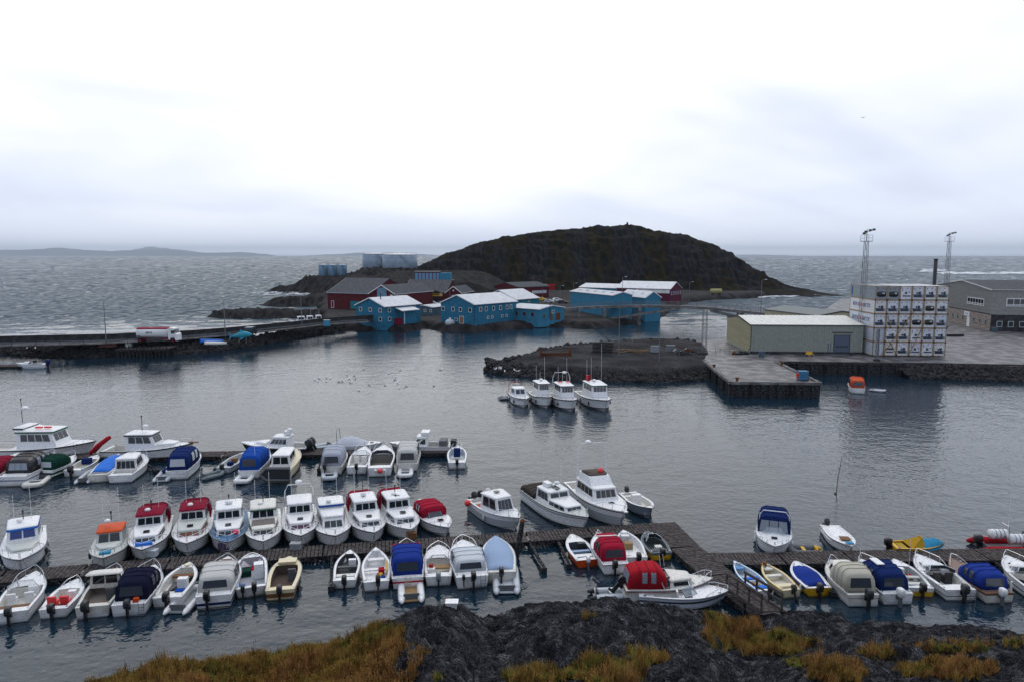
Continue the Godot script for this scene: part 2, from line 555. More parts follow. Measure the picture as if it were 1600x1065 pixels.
	var sk = [
		[pxpoly([[402, 477], [430, 479.5], [470, 480], [512, 478], [-70.0, -335.0, 0], [-98.0, -338.0, 0]]), 3.6, 7.0, "low dark skerry between the headland and the rubble mole"],
		[pxpoly([[322, 496], [360, 498], [430, 498], [480, 496], [505, 499], [-62.0, -262.0, 0], [-90.0, -272.0, 0], [-106.0, -268.0, 0]]), 2.4, 4.0, "low rubble mole sheltering the far small boats"]]
	for s in sk:
		var hf = func(x, z, d):
			return s[1] * smoothstep(-0.8, s[2], d) - 1.5 * smoothstep(0.0, 2.0, -d) + smoothstep(-1.0, 2.0, d) * (0.9 * fine.get_noise_2d(x * 0.22, z * 0.22) + 0.5 * fine.get_noise_2d(x * 0.9, z * 0.9))
		tag(land("skerry", s[0], 1.0, hf, stone, skerry), s[3], "rock", "", "structure")
	# far islands in the haze
	var isl = [[[[-60, 391], [20, 388], [60, 388], [90, 384], [130, 388], [170, 391], [230, 388], [270, 389], [320, 394], [380, 393], [405, 396], [414, 401]], 27000.0], [[[470, 401], [520, 397], [560, 394], [580, 396], [620, 397], [660, 397], [700, 400]], 31000.0], [[[190, 397], [235, 382], [280, 388], [330, 396], [420, 401]], 33000.0], [[[1120, 400], [1150, 398.2], [1185, 398.4], [1230, 400]], 33000.0]]
	for a in isl:
		var q = Shape.new(true)
		var dep = a[1]
		var prev = []
		var wob = noise(FastNoiseLite.TYPE_SIMPLEX_SMOOTH, 1.0, 4, 131)
		var x0 = a[0][0][0]
		var x1 = a[0][-1][0]
		for i in 121:
			var px = lerpf(x0, x1, i / 120.0)
			var p = PD(px, table(a[0], px), dep)
			var top = maxf(p.y * 0.78 + wob.get_noise_1d(px * 0.06) * dep * 0.0012, 2.0)
			var row = []
			for k in 9:
				var s = k / 8.0
				row.append(Vector3(p.x + wob.get_noise_2d(px * 0.1, s * 5.0) * 60.0, -2.0 + (top + 2.0) * pow(sin(s * PI), 0.8) * (1.0 + 0.15 * wob.get_noise_2d(px * 0.2, s * 9.0)), -dep + (0.5 - s) * dep * 0.12))
			if prev.size() > 0:
				for k in 8: q.quad(prev[k], row[k], row[k + 1], prev[k + 1])
			prev = row
		tag(put("far_island", q, paint(0.05, 0.055, 0.06, 0.95)), "distant low island fading into haze on the horizon", "hill", "far islands", "structure")

# ---------------------------------------------------------------- the slope below the camera
var crest := []
var cracks: FastNoiseLite
var blocks: FastNoiseLite
func slope_height(x, z) -> float:
	var zz = maxf(-z, 0.5)
	var az = x / zz
	var i = 0
	while i < crest.size() - 2 and az > crest[i + 1].x: i += 1
	var t = clampf((az - crest[i].x) / (crest[i + 1].x - crest[i].x), 0, 1)
	var zc = lerpf(crest[i].y, crest[i + 1].y, t)
	var hc = lerpf(crest[i].z, crest[i + 1].z, t)
	var h = 0.0
	if zz <= zc:
		var m = (EYE - hc) / zc
		h = EYE - zz * (m + 0.30 * (1.0 - zz / zc))
	else:
		h = hc - (zz - zc) * 0.9 - pow(zz - zc, 2) * 0.18
	var inner = smoothstep(0.0, 5.0, zc - zz)
	h += inner * 1.1 * (crag.get_noise_2d(x * 0.07, z * 0.07) - 0.4)
	h += (0.35 + 0.65 * inner) * 0.42 * fine.get_noise_2d(x * 0.35 + 4.0, z * 0.35)
	h += 0.16 * (crag.get_noise_2d(x * 0.55 + z * 0.15, z * 0.30) - 0.3)
	h += 0.06 * fine.get_noise_2d(x * 2.6, z * 2.6)
	var cr = cracks.get_noise_2d(x * 0.55 + 0.5 * fine.get_noise_2d(x * 0.6, z * 0.6), z * 0.85 + 0.5 * fine.get_noise_2d(x * 0.6 + 9.0, z * 0.6))
	h -= 0.22 * smoothstep(-0.86, -0.99, cr)
	h += 0.14 * blocks.get_noise_2d(x * 0.8 + 0.3 * fine.get_noise_2d(x, z), z * 1.2)
	return h
# where grass grows, as ellipses on the photograph: centre, radii, density
var meadows := [[350, 1075, 190, 52, 1.0], [480, 1050, 150, 62, 1.0], [560, 1020, 66, 50, 1.0], [1150, 985, 46, 26, 0.9], [1205, 1004, 62, 18, 0.9], [1125, 972, 26, 14, 0.8], [945, 1050, 70, 20, 0.8], [830, 1056, 46, 14, 0.7],
	[1480, 1046, 70, 15, 0.9], [1500, 1014, 55, 7, 0.5], [1310, 1052, 42, 18, 0.8], [1255, 1036, 28, 7, 0.5], [1010, 1030, 36, 10, 0.5], [1385, 1022, 34, 9, 0.5], [915, 962, 12, 4, 0.4], [1590, 1006, 24, 6, 0.5]]
func meadow(p: Vector3) -> float:
	var q = pix(p)
	var best = 0.0
	var wob = 0.55 * fine.get_noise_2d(p.x * 0.5 + 30.0, p.z * 0.5)
	for a in meadows:
		var d = Vector2((q.x - a[0]) / a[2], (q.y - a[1]) / a[3]).length()
		best = maxf(best, a[4] * smoothstep(1.12, 0.8, d + wob))
	return best
func build_foreground():
	cracks = noise(FastNoiseLite.TYPE_CELLULAR, 1.0, 1, 141, FastNoiseLite.FRACTAL_NONE)
	cracks.cellular_return_type = FastNoiseLite.RETURN_DISTANCE2_SUB
	blocks = noise(FastNoiseLite.TYPE_CELLULAR, 1.0, 2, 142)
	blocks.cellular_return_type = FastNoiseLite.RETURN_CELL_VALUE
	for a in [[-500, 1160, 20], [-100, 1102, 24], [60, 1078, 25], [250, 1044, 27], [330, 1034, 28], [420, 1025, 29], [520, 1008, 30], [570, 990, 31], [600, 968, 31], [640, 950, 31], [690, 940, 31.5], [720, 943, 32], [752, 962, 33], [775, 958, 34], [810, 949, 34], [860, 940, 34], [960, 932, 34], [1020, 938, 35], [1070, 948, 37], [1110, 959, 38], [1150, 962, 40], [1200, 958, 40], [1260, 953, 40], [1310, 958, 40], [1335, 973, 38], [1380, 971, 38], [1440, 973, 38], [1520, 976, 37], [1600, 989, 36], [1750, 1008, 35], [2100, 1050, 30]]:
		var p = PD(a[0], a[1], a[2])
		crest.append(Vector3(p.x / a[2], a[2], p.y))
	var soil = func(p, _n):
		var g = smoothstep(0.25, 0.6, meadow(p))
		var f = clampf(0.5 + fine.get_noise_2d(p.x * 1.7, p.z * 1.7 + p.y), 0, 1)
		var rock = Color(0.055, 0.057, 0.064).lerp(Color(0.17, 0.175, 0.19), f * f)
		var lich = smoothstep(0.22, 0.42, blotch.get_noise_2d(p.x * 0.9, p.z * 0.9 + p.y * 0.7))
		rock = rock.lerp(Color(0.42, 0.43, 0.45), lich * 0.6)
		return rock.lerp(Color(0.07, 0.05, 0.022), g)
	var m = grain(Color(0.10, 0.10, 0.105), Color(1, 1, 1), 2.3, 0.9, 53, 0.02, 9.0, 1024, 6, 0.30, 0.86, Color(0.27, 0.27, 0.28))
	m.vertex_color_use_as_albedo = true
	tag(grid("rocky_slope", Vector2(-30, -49), 0.125, 560, 350, slope_height, m, soil), "dark lichen spotted rock slope with grassy hollows in front of the pontoons", "ground", "", "structure")
	# dry grass
	var blades = []
	for v in 3:
		var q = Shape.new()
		var lr = RandomNumberGenerator.new()
		lr.seed = 900 + v
		for k in 22:
			var a = lr.randf() * TAU
			var root = Vector3(cos(a), 0, sin(a)) * lr.randf() * 0.15
			var lean = Vector3(lr.randfn() * 0.10 + 0.05, 0, lr.randfn() * 0.10)
			var hgt = lr.randf_range(0.10, 0.42) * (0.62 if v == 2 else 1.0)
			var side = Vector3(cos(a + 1.6), 0, sin(a + 1.6)) * lr.randf_range(0.008, 0.016)
			var mid = root + lean * 0.35 + Vector3(0, hgt * 0.6, 0)
			var tip = root + lean + Vector3(0, hgt, 0)
			q.tri(root - side, root + side, mid + side * 0.7)
			q.tri(root - side, mid + side * 0.7, mid - side * 0.7)
			q.tri(mid - side * 0.7, mid + side * 0.7, tip)
			if v == 0 and k % 3 == 0: q.box(tip, Vector3(0.016, 0.05, 0.016))
		blades.append(q.mesh())
	var lists = [[], [], []]
	var tints = [[], [], []]
	var tries = 0
	while tries < 90000:
		tries += 1
		var zz = rng.randf_range(17.0, 39.0)
		var x = zz * rng.randf_range(-0.78, 0.80)
		var p = Vector3(x, slope_height(x, -zz), -zz)
		var g = meadow(p)
		if rng.randf() > g * 0.9: continue
		if p.y < 0.4: continue
		var b = blotch.get_noise_2d(x * 0.25, zz * 0.25)
		var v = 2 if b > 0.12 and rng.randf() < 0.75 else rng.randi() % 2
		var s = rng.randf_range(0.65, 1.15) * (1.0 + 0.5 * fine.get_noise_2d(x * 0.8, zz * 0.8))
		lists[v].append(Transform3D(Basis(Vector3.UP, rng.randf() * TAU).scaled(Vector3(s, s * (2.2 if rng.randf() < 0.006 else rng.randf_range(0.8, 1.2)), s)), p - Vector3(0, 0.02, 0)))
		var t = pow(rng.randf(), 1.1)
		var c = Color(0.085, 0.050, 0.012).lerp(Color(0.46, 0.30, 0.080), t)
		if v == 2: c = Color(0.050, 0.055, 0.010).lerp(Color(0.30, 0.29, 0.06), t)
		elif b < -0.15: c = Color(0.095, 0.046, 0.012).lerp(Color(0.50, 0.28, 0.10), t)
		tints[v].append(c)
	var gm = StandardMaterial3D.new()
	gm.vertex_color_use_as_albedo = true
	gm.roughness = 0.9
	gm.metallic_specular = 0.2
	gm.cull_mode = BaseMaterial3D.CULL_DISABLED
	gm.backlight_enabled = true
	gm.backlight = Color(0.35, 0.35, 0.35)
	var names = ["dry_grass", "dry_grass", "green_tufts"]
	var says = ["golden brown dry grass with seed heads on the rocky slope", "rusty brown dry grass on the rocky slope", "low yellow green plants among the dry grass on the slope"]
	for v in 3:
		var mm = MultiMesh.new()
		mm.transform_format = MultiMesh.TRANSFORM_3D
		mm.use_colors = true
		mm.mesh = blades[v]
		mm.instance_count = lists[v].size()
		for k in lists[v].size():
			mm.set_instance_transform(k, lists[v][k])
			mm.set_instance_color(k, tints[v][k])
		var o = MultiMeshInstance3D.new()
		o.multimesh = mm
		o.material_override = gm
		o.name = numbered(names[v])
		add_child(o)
		tag(o, says[v], "grass", "", "stuff")

# ---------------------------------------------------------------- buildings
# local axes of a building: x along its front from A to B, y up, front wall at z = 0, the back at z = -depth
func house(o: Node3D, w, d, eave, rise, ridge, wall, roof, trim = null, over = 0.35, base = 0.0, boards = 0.5):
	var q = Shape.new()
	var b0 = [Vector3(0, -base, 0), Vector3(w, -base, 0), Vector3(w, -base, -d), Vector3(0, -base, -d)]
	var b1 = [Vector3(0, eave, 0), Vector3(w, eave, 0), Vector3(w, eave, -d), Vector3(0, eave, -d)]
	for i in 4: q.quad(b0[i], b1[i], b1[(i + 1) % 4], b0[(i + 1) % 4])
	var r0; var r1
	if ridge == "v":
		r0 = Vector3(w / 2, eave + rise, 0); r1 = Vector3(w / 2, eave + rise, -d)
		q.tri(b1[0], r0, b1[1]); q.tri(b1[2], r1, b1[3])
	else:
		r0 = Vector3(0, eave + rise, -d / 2); r1 = Vector3(w, eave + rise, -d / 2)
		q.tri(b1[3], r0, b1[0]); q.tri(b1[1], r1, b1[2])
	put("wall", q, wall, o)
	if boards > 0.0:
		var flat_ = func(_u): return eave - 0.05
		ribs(o, face_basis("F", w, d), 0.0, gable_top(eave, rise) if ridge == "v" else flat_, boards, wall, 0.03)
		ribs(o, face_basis("R", w, d), 0.0, flat_ if ridge == "v" else gable_top(eave, rise), boards, wall, 0.03)
		ribs(o, face_basis("L", w, d), 0.0, flat_ if ridge == "v" else gable_top(eave, rise), boards, wall, 0.03)
	var t = 0.16
	for s in [0, 1]:
		var rf = Shape.new()
		var e0; var e1; var along; var out_
		if ridge == "v":
			e0 = b1[0] if s == 0 else b1[1]; e1 = b1[3] if s == 0 else b1[2]
			along = Vector3(0, 0, over)
		else:
			e0 = b1[0] if s == 0 else b1[3]; e1 = b1[1] if s == 0 else b1[2]
			along = Vector3(-over, 0, 0)
		out_ = (e0 - r0) * (over / (e0 - r0).length())
		var lift = Vector3(0, 0.03 + 0.004 * s, 0)
		var v0 = [e0 + along + out_ + lift, e1 - along + out_ + lift, r1 - along + lift, r0 + along + lift]
		var up = Vector3(0, t, 0)
		for i in 4: rf.quad(v0[i], v0[(i + 1) % 4], v0[(i + 1) % 4] + up, v0[i] + up)
		rf.quad(v0[0] + up, v0[1] + up, v0[2] + up, v0[3] + up)
		rf.quad(v0[3], v0[2], v0[1], v0[0])
		var m = put("roof", rf, roof, o)
		# standing seams of the sheet roof
		var seams = Shape.new()
		var n = int((e1 - e0).length() / 0.9)
		for i in n:
			var f = (i + 0.5) / n
			seams.bar(v0[0].lerp(v0[1], f) + up * 1.15, v0[3].lerp(v0[2], f) + up * 1.15, 0.05, 0.06)
		put("roof_seam", seams, roof, m if o.get_parent() == self else o).set_meta("kind", "stuff")
		var gt = Shape.new()
		if ridge == "v": gt.tube([e0 + out_ * 1.08 + Vector3(0, 0.02, over), e1 + out_ * 1.08 + Vector3(0, 0.02, -over)], 0.07, 6)
		else: gt.tube([e0 + out_ * 1.08 + Vector3(-over, 0.02, 0), e1 + out_ * 1.08 + Vector3(over, 0.02, 0)], 0.07, 6)
		put("gutter", gt, M.midgrey, o)
		if trim != null:
			var fb = Shape.new()
			fb.bar(v0[0] + up * 0.4 + along * 0.05, v0[3] + up * 0.4 + along * 0.05, 0.06, 0.28)
			fb.bar(v0[0] + up * 0.4 + out_ * 0.1, v0[1] + up * 0.4 + out_ * 0.1, 0.06, 0.2)
			put("bargeboard", fb, trim, o)
func face_basis(face, w, d):
	# origin, along, outward
	if face == "F": return [Vector3.ZERO, Vector3.RIGHT, Vector3.BACK, w]
	if face == "R": return [Vector3(w, 0, 0), Vector3.FORWARD, Vector3.RIGHT, d]
	if face == "L": return [Vector3(0, 0, -d), Vector3.BACK, Vector3.LEFT, d]
	return [Vector3(w, 0, -d), Vector3.LEFT, Vector3.FORWARD, w]
func window_on(o, fb, u, y, ww, hh, frame_m, pane_m, called = "window", bars = 0, fw = 0.12):
	var c = fb[0] + fb[1] * (u * fb[3]) + Vector3(0, y, 0)
	var bs = Basis(fb[1], Vector3.UP, fb[2])
	var q = Shape.new()
	q.box(c + bs * Vector3(0, hh / 2 + fw / 2, 0.045), Vector3(ww + 2 * fw, fw, 0.09), bs)
	q.box(c + bs * Vector3(0, -hh / 2 - fw / 2, 0.055), Vector3(ww + 2 * fw, fw, 0.11), bs)
	for s in [-1, 1]: q.box(c + bs * Vector3(s * (ww / 2 + fw / 2), 0, 0.045), Vector3(fw, hh, 0.09), bs)
	for k in bars: q.box(c + bs * Vector3(ww * ((k + 1.0) / (bars + 1.0) - 0.5), 0, 0.04), Vector3(0.10, hh, 0.08), bs)
	var f = put(called, q, frame_m, o)
	var p = Shape.new()
	p.box(c + bs * Vector3(0, 0, 0.030), Vector3(ww, hh, 0.03), bs)
	put("pane" if called == "window" else "leaf", p, pane_m, f if o.get_parent() == self else o)
func ribs(o, fb, y0_, y1f: Callable, spacing, m, depth = 0.045, gap = []):
	var q = Shape.new()
	var bs = Basis(fb[1], Vector3.UP, fb[2])
	var n = int(fb[3] / spacing)
	for i in n:
		var u = (i + 0.5) / n
		var y1 = y1f.call(u)
		var y0 = y0_ if gap.is_empty() or u < gap[0] or u > gap[1] else gap[2]
		q.box(fb[0] + fb[1] * (u * fb[3]) + Vector3(0, (y0 + y1) / 2, 0) + fb[2] * (depth / 2 + 0.002), Vector3(spacing * 0.35, y1 - y0, depth), bs)
	put("cladding", q, m, o).set_meta("kind", "stuff")
func site(called, label, category, a: Vector3, b: Vector3, group = "") -> Node3D:
	var d = b - a
	return thing(called, label, category, a, atan2(-d.z, d.x), group)
func wide(a: Vector3, b: Vector3) -> float:
	return Vector2(a.x - b.x, a.z - b.z).length()
func gable_top(eave, rise):
	return func(u): return eave + rise * (1.0 - absf(u - 0.5) * 2.0) - 0.05
func tank(label, c: Vector3, r, h, m, group):
	var o = thing("storage_tank", label, "tank", c, 0.0, group)
	var q = Shape.new(true)
	q.cyl(Vector3(0, -1.5, 0), Vector3(0, h, 0), r, r, 40)
	put("shell", q, m, o)
	var t = Shape.new(true)
	t.cyl(Vector3(0, h, 0), Vector3(0, h + r * 0.09, 0), r * 1.012, 0.2, 40)
	put("roof", t, M.roofwhite, o)
	for k in 3:
		var g = Shape.new(true)
		g.cyl(Vector3(0, h * (k + 0.6) / 3.2, 0), Vector3(0, h * (k + 0.6) / 3.2 + 0.10, 0), r + 0.05, r + 0.05, 40)
		put("stiffening_ring", g, m, o)
	var rail = Shape.new()
	for k in 24:
		var a = TAU * k / 24
		var b = TAU * (k + 1) / 24
		rail.bar(Vector3(cos(a), 0, sin(a)) * r + Vector3(0, h, 0), Vector3(cos(a), 0, sin(a)) * r + Vector3(0, h + 1.0, 0), 0.05, 0.05)
		rail.bar(Vector3(cos(a), 0, sin(a)) * r + Vector3(0, h + 1.0, 0), Vector3(cos(b), 0, sin(b)) * r + Vector3(0, h + 1.0, 0), 0.05, 0.05)
	put("handrail", rail, M.galv, o)
	var st = Shape.new()
	for k in 14:
		var a = 0.5 + k * 0.07
		st.box(Vector3(cos(a), 0, sin(a)) * (r + 0.35) + Vector3(0, h * (k + 0.5) / 14.0, 0), Vector3(0.7, 0.08, 0.7), Basis(Vector3.UP, -a))
	put("stair", st, M.galv, o)
func lamp_post(label, foot: Vector3, h, arm, group):
	var o = thing("lamp_post", label, "lamp post", foot, 0.0, group)
	var q = Shape.new()
	q.tube([Vector3(0, -0.3, 0), Vector3(0, h * 0.5, 0), Vector3(0, h, 0)], 0.11, 6, 0.06)
	put("pole", q, M.galv, o)
	if arm > 0.0:
		var a = Shape.new()
		a.tube([Vector3(0, h - 0.1, 0), Vector3(arm * 0.6, h + 0.15, 0), Vector3(arm, h + 0.2, 0)], 0.05, 5)
		put("arm", a, M.galv, o)
		var l = Shape.new(true)
		l.ball(Vector3(arm + 0.3, h + 0.18, 0), Vector3(0.45, 0.12, 0.17), 4, 8)
		put("lamp_head", l, M.plastic, o)
	else:
		var c = Shape.new()
		c.cyl(Vector3(0, h, 0), Vector3(0, h + 0.18, 0), 0.10, 0.05, 6)
		put("cap", c, M.galv, o)
	return o

func build_village():
	M.roofwhite = grain(Color(0.52, 0.54, 0.56), Color(0.68, 0.70, 0.72), 12.0, 0.5, 201, 0.012)
	M.roofdark = grain(Color(0.045, 0.050, 0.062), Color(0.085, 0.090, 0.10), 10.0, 0.7, 203, 0.012)
	M.bluewall = grain(Color(0.014, 0.130, 0.225), Color(0.034, 0.200, 0.315), 8.0, 0.65, 205, 0.014)
	M.skyblue = grain(Color(0.028, 0.175, 0.290), Color(0.050, 0.235, 0.360), 8.0, 0.65, 207, 0.014)
	M.tealwall = grain(Color(0.008, 0.150, 0.190), Color(0.018, 0.210, 0.250), 8.0, 0.65, 209, 0.014)
	M.redwall = grain(Color(0.070, 0.006, 0.010), Color(0.125, 0.014, 0.020), 8.0, 0.7, 211, 0.014)
	M.plum = grain(Color(0.085, 0.008, 0.030), Color(0.125, 0.014, 0.045), 8.0, 0.7, 213, 0.014)
	M.slate = grain(Color(0.055, 0.10, 0.135), Color(0.085, 0.14, 0.175), 8.0, 0.7, 215, 0.014)
	M.tankpaint = grain(Color(0.20, 0.26, 0.34), Color(0.28, 0.35, 0.43), 20.0, 0.5, 217, 0.010)
	M.tankblue = grain(Color(0.10, 0.20, 0.30), Color(0.16, 0.27, 0.38), 14.0, 0.5, 219, 0.010)
	# two-storey blue house on the left
	var a = P(556.4, 505.0, 1.7); var b = P(601.5, 508.4, 1.7); var w = wide(a, b); var d = 15.5
	var o = site("harbour_house", "two storey blue house with white roof and side porch beside the causeway end", "house", a, b)
	house(o, w, d, 5.4, 2.3, "v", M.bluewall, M.roofwhite, M.white, 0.4, 1.6)
	var F0 = face_basis("F", w, d); var R0 = face_basis("R", w, d)
	for u in [0.17, 0.51, 0.85]: window_on(o, F0, u, 4.3, 0.95, 1.0, M.white, M.glass)
	for u in [0.51, 0.85]: window_on(o, F0, u, 1.7, 0.95, 1.0, M.white, M.glass)
	for y in [1.7, 4.3]: window_on(o, R0, 0.12, y, 0.9, 1.0, M.white, M.glass)
	window_on(o, R0, 0.82, 4.3, 0.9, 1.0, M.white, M.glass)
	bx("porch_wall", o, Vector3(w + 1.0, 2.0, -8.6), Vector3(2.0, 4.0, 5.2), M.bluewall)
	var pq = Shape.new()
	pq.hexa([Vector3(w, 4.7, -11.8), Vector3(w + 3.0, 3.9, -11.8), Vector3(w, 4.9, -11.8), Vector3(w + 3.0, 4.1, -11.8), Vector3(w, 4.7, -4.2), Vector3(w + 3.0, 3.9, -4.2), Vector3(w, 4.9, -4.2), Vector3(w + 3.0, 4.1, -4.2)])
	put("porch_roof", pq, M.roofwhite, o)
	bx("corner_post", o, Vector3(w + 2.06, 1.95, -6.06), Vector3(0.16, 3.9, 0.16), M.white)
	bx("shed_box", o, Vector3(w + 0.8, 0.9, -4.6), Vector3(1.5, 1.8, 1.8), M.maroon)
	var ch = Shape.new(); ch.cyl(Vector3(w * 0.62, 6.5, -3.0), Vector3(w * 0.62, 9.2, -3.0), 0.14, 0.14, 8)
	put("chimney", ch, M.dark, o)
	# two-storey blue hall in the middle
	a = P(689, 502.5, 2.0); b = P(742, 506.7, 2.0); w = wide(a, b); d = 19.5
	o = site("harbour_house", "large two storey blue house with white roof and rows of small square windows", "house", a, b)
	house(o, w, d, 5.7, 2.5, "v", M.bluewall, M.roofwhite, M.white, 0.4, 1.6)
	F0 = face_basis("F", w, d); R0 = face_basis("R", w, d)
	for u in [0.07, 0.37, 0.59, 0.87]: window_on(o, F0, u, 4.0, 0.95, 1.05, M.white, M.glass)
	window_on(o, F0, 0.46, 1.0, 0.9, 0.6, M.white, M.glass)
	window_on(o, F0, 0.62, 1.0, 1.5, 2.0, M.white, paint(0.25, 0.13, 0.06, 0.7), "door")
	for u in [0.13, 0.26, 0.43, 0.60, 0.76, 0.86]: window_on(o, R0, u, 4.2, 0.9, 1.1, M.white, M.glass)
	for u in [0.30, 0.40, 0.64, 0.75]: window_on(o, R0, u, 1.6, 0.6, 0.6, M.white, M.glass)
	for k in 2: bx("roof_vent", o, Vector3(w * 0.35, 7.9, -6.0 - 5.0 * k), Vector3(0.8, 0.7, 0.8), M.roofwhite)
	bx("downpipe", o, Vector3(w - 0.2, 2.8, 0.1), Vector3(0.14, 5.6, 0.14), M.dark)
	# low blue house
	a = P(842, 502.5, 2.0); b = P(881.5, 498.4, 2.0); w = wide(a, b); d = 13.0
	o = site("low_house", "low single storey sky blue house with white roof by the shore", "house", a, b)
	house(o, w, d, 3.6, 0.9, "v", M.skyblue, M.roofwhite, M.white, 0.3, 1.8)
	F0 = face_basis("F", w, d); var L0 = face_basis("L", w, d)
	window_on(o, F0, 0.55, 2.6, 0.8, 0.9, M.white, M.glass)
	window_on(o, F0, 0.20, 1.5, 0.5, 1.0, M.wood, M.glass)
	window_on(o, F0, 0.48, 1.0, 0.9, 1.9, M.wood, M.wood, "door")
	window_on(o, F0, 0.75, 1.0, 1.8, 2.0, M.wood, M.rust, "door")
	for u in [0.3, 0.55, 0.8]: window_on(o, L0, u, 2.0, 0.9, 1.0, M.wood, M.glass)
	bx("flue", o, Vector3(w * 0.42, 3.2, 0.12), Vector3(0.18, 5.0, 0.18), M.dark)
	# teal house behind
	a = P(754, 480.0, 2.6); b = P(806, 482.8, 2.6); w = wide(a, b); d = 15.0
	o = site("teal_house", "teal house with plain white roof behind the large blue house", "house", a, b)
	house(o, w, d, 3.3, 3.2, "v", M.tealwall, M.roofwhite, M.white, 0.3)
	window_on(o, face_basis("R", w, d), 0.55, 1.8, 0.8, 1.0, M.white, M.glass)
	# dark red house with grey roof behind the teal one
	a = P(772, 464.5, 3.0); b = P(809, 467.0, 3.0); w = wide(a, b); d = 19.0
	o = site("red_house", "dull red house with low grey roof behind the teal house", "house", a, b)
	house(o, w, d, 5.0, 1.8, "v", M.redwall, M.roofdark, null, 0.3)
	bx("white_band", o, Vector3(w + 0.03, 2.6, -13.0), Vector3(0.06, 1.3, 9.0), M.plastic)
	# small slate shed between the two blue houses
	a = P(647, 491.5, 2.1); b = P(676, 493.0, 2.1); w = wide(a, b); d = 9.0
	o = site("slate_shed", "low slate blue shed with white roof between the two blue houses", "shed", a, b)
	house(o, w, d, 2.6, 0.6, "v", M.slate, M.roofwhite, M.white, 0.25, 0.5)
	F0 = face_basis("F", w, d)
	for u in [0.2, 0.6, 0.9]: window_on(o, F0, u, 1.5, 0.7, 0.7, M.white, M.glass)
	# long red warehouse, left wing and gabled wing
	a = P(512, 482.0, 2.5); b = P(579, 484.5, 2.5); w = wide(a, b); d = 24.0
	o = site("red_warehouse", "long dark red warehouse with dark roof and pale panelled gable", "warehouse", a, b)
	house(o, w, d, 5.8, 5.0, "u", M.redwall, M.roofdark, M.plastic, 0.3, 0.6)
	var c = P(626, 483.5, 2.5)
	var w2 = wide(b, c)
	var g = sub("gable_wing", o)
	g.position = Vector3(w, 0, 0.6)
	house(g, w2, 26.0, 5.9, 3.0, "v", M.redwall, M.roofdark, M.white, 0.35, 0.6)
	bx("gable_panel", g, Vector3(w2 * 0.5, 5.3, 0.04), Vector3(4.0, 5.6, 0.08), M.tankblue)
	bx("gable_light", g, Vector3(w2 * 0.88, 5.5, 0.15), Vector3(0.9, 0.4, 0.3), M.white)
	window_on(o, face_basis("F", w, d), 0.64, 1.6, 3.6, 2.6, M.tealwall, M.tealwall, "gate")
	window_on(o, face_basis("F", w, d), 0.12, 1.6, 1.0, 2.4, M.white, M.maroon, "door")
	# second red building with the yellow sign and a gabled end
	a = P(632, 473.5, 3.0); b = P(697, 474.5, 3.0); w = wide(a, b); d = 15.0
	o = site("red_store", "dark red store building with dark roof and yellow sign over its gate", "warehouse", a, b)
	house(o, w, d, 4.6, 4.4, "u", M.redwall, M.roofdark, M.plastic, 0.3)
	c = P(722, 474.0, 3.0)
	w2 = wide(b, c)
	g = sub("gable_wing", o)
	g.position = Vector3(w, 0, 0.5)
	house(g, w2, 17.0, 4.3, 2.4, "v", M.redwall, M.roofdark, M.white, 0.4)
	window_on(g, face_basis("F", w2, 17.0), 0.5, 2.4, 1.2, 1.8, M.white, M.plastic)
	bx("lamp", g, Vector3(w2 * 0.5, 5.2, 0.15), Vector3(0.4, 0.6, 0.3), M.white)
	window_on(o, face_basis("F", w, d), 0.10, 1.8, 3.0, 3.2, M.redwall, M.deepgreen, "gate")
	window_on(o, face_basis("F", w, d), 0.78, 1.5, 3.4, 3.0, M.maroon, M.black, "gate")
	bx("sign", o, Vector3(w * 0.78, 3.55, 0.12), Vector3(4.8, 1.35, 0.16), M.yellow)
	for k in 2: bx("sign_lettering", o, Vector3(w * 0.78 - 1.35 + 1.5 * k, 3.55, 0.21), Vector3(1.2, 0.36, 0.03), M.black)
	bx("sign_emblem", o, Vector3(w * 0.78 + 1.7, 3.55, 0.21), Vector3(0.7, 0.8, 0.03), M.plastic)
	var hood = Shape.new(true)
	var hr = [[], []]
	for k in 9:
		var t = PI * k / 8
		hr[0].append(Vector3(w * 0.78 + cos(t) * 1.6, 4.25 + sin(t) * 1.1, 0.05)); hr[1].append(Vector3(w * 0.78 + cos(t) * 1.6, 4.25 + sin(t) * 1.1, 1.0))
	hood.loft(hr)
	put("gate_hood", hood, M.black, o)
	# row of blue garage doors on the terrace
	a = P(648, 438.5, 10.3); b = P(687, 438.5, 10.3); w = wide(a, b); d = 10.0
	o = site("garage_row", "long flat garage row with pale blue doors and red posts on the terrace", "garage", a, b)
	house(o, w, d, 3.9, 0.3, "u", M.redwall, M.roofdark, null, 0.2, 1.5)
	for k in 7: bx("garage_door", o, Vector3(w * (k + 0.5) / 7.0, 1.8, 0.05), Vector3(w / 7.0 - 0.35, 3.4, 0.1), paint(0.16, 0.29, 0.45, 0.6))
	bx("end_block", o, Vector3(w + 2.7, 1.75, -2.0), Vector3(5.2, 3.5, 6.0), M.skyblue)
	# retaining wall of the terrace and the low fuel-pipe wall
	o = site("retaining_wall", "long pale concrete retaining wall edging the terrace", "wall", P(622, 442.3, 9.6), P(722, 442.3, 9.6))
	w = wide(P(622, 442.3, 9.6), P(722, 442.3, 9.6))
	bx("wall_body", o, Vector3(w / 2, -0.4, 0), Vector3(w, 1.4, 0.5), M.concrete)
	bx("wall_coping", o, Vector3(w / 2, 0.36, 0), Vector3(w + 0.2, 0.12, 0.7), M.concrete)
	# halls by the bridge
	a = P(957, 491.0, 3.0); b = a + Vector3(6.8, 0, -2.8); w = wide(a, b); d = 30.0
	o = site("boat_hall", "long blue hall with white roof on the shore under the bridge ramp", "hall", a, b)
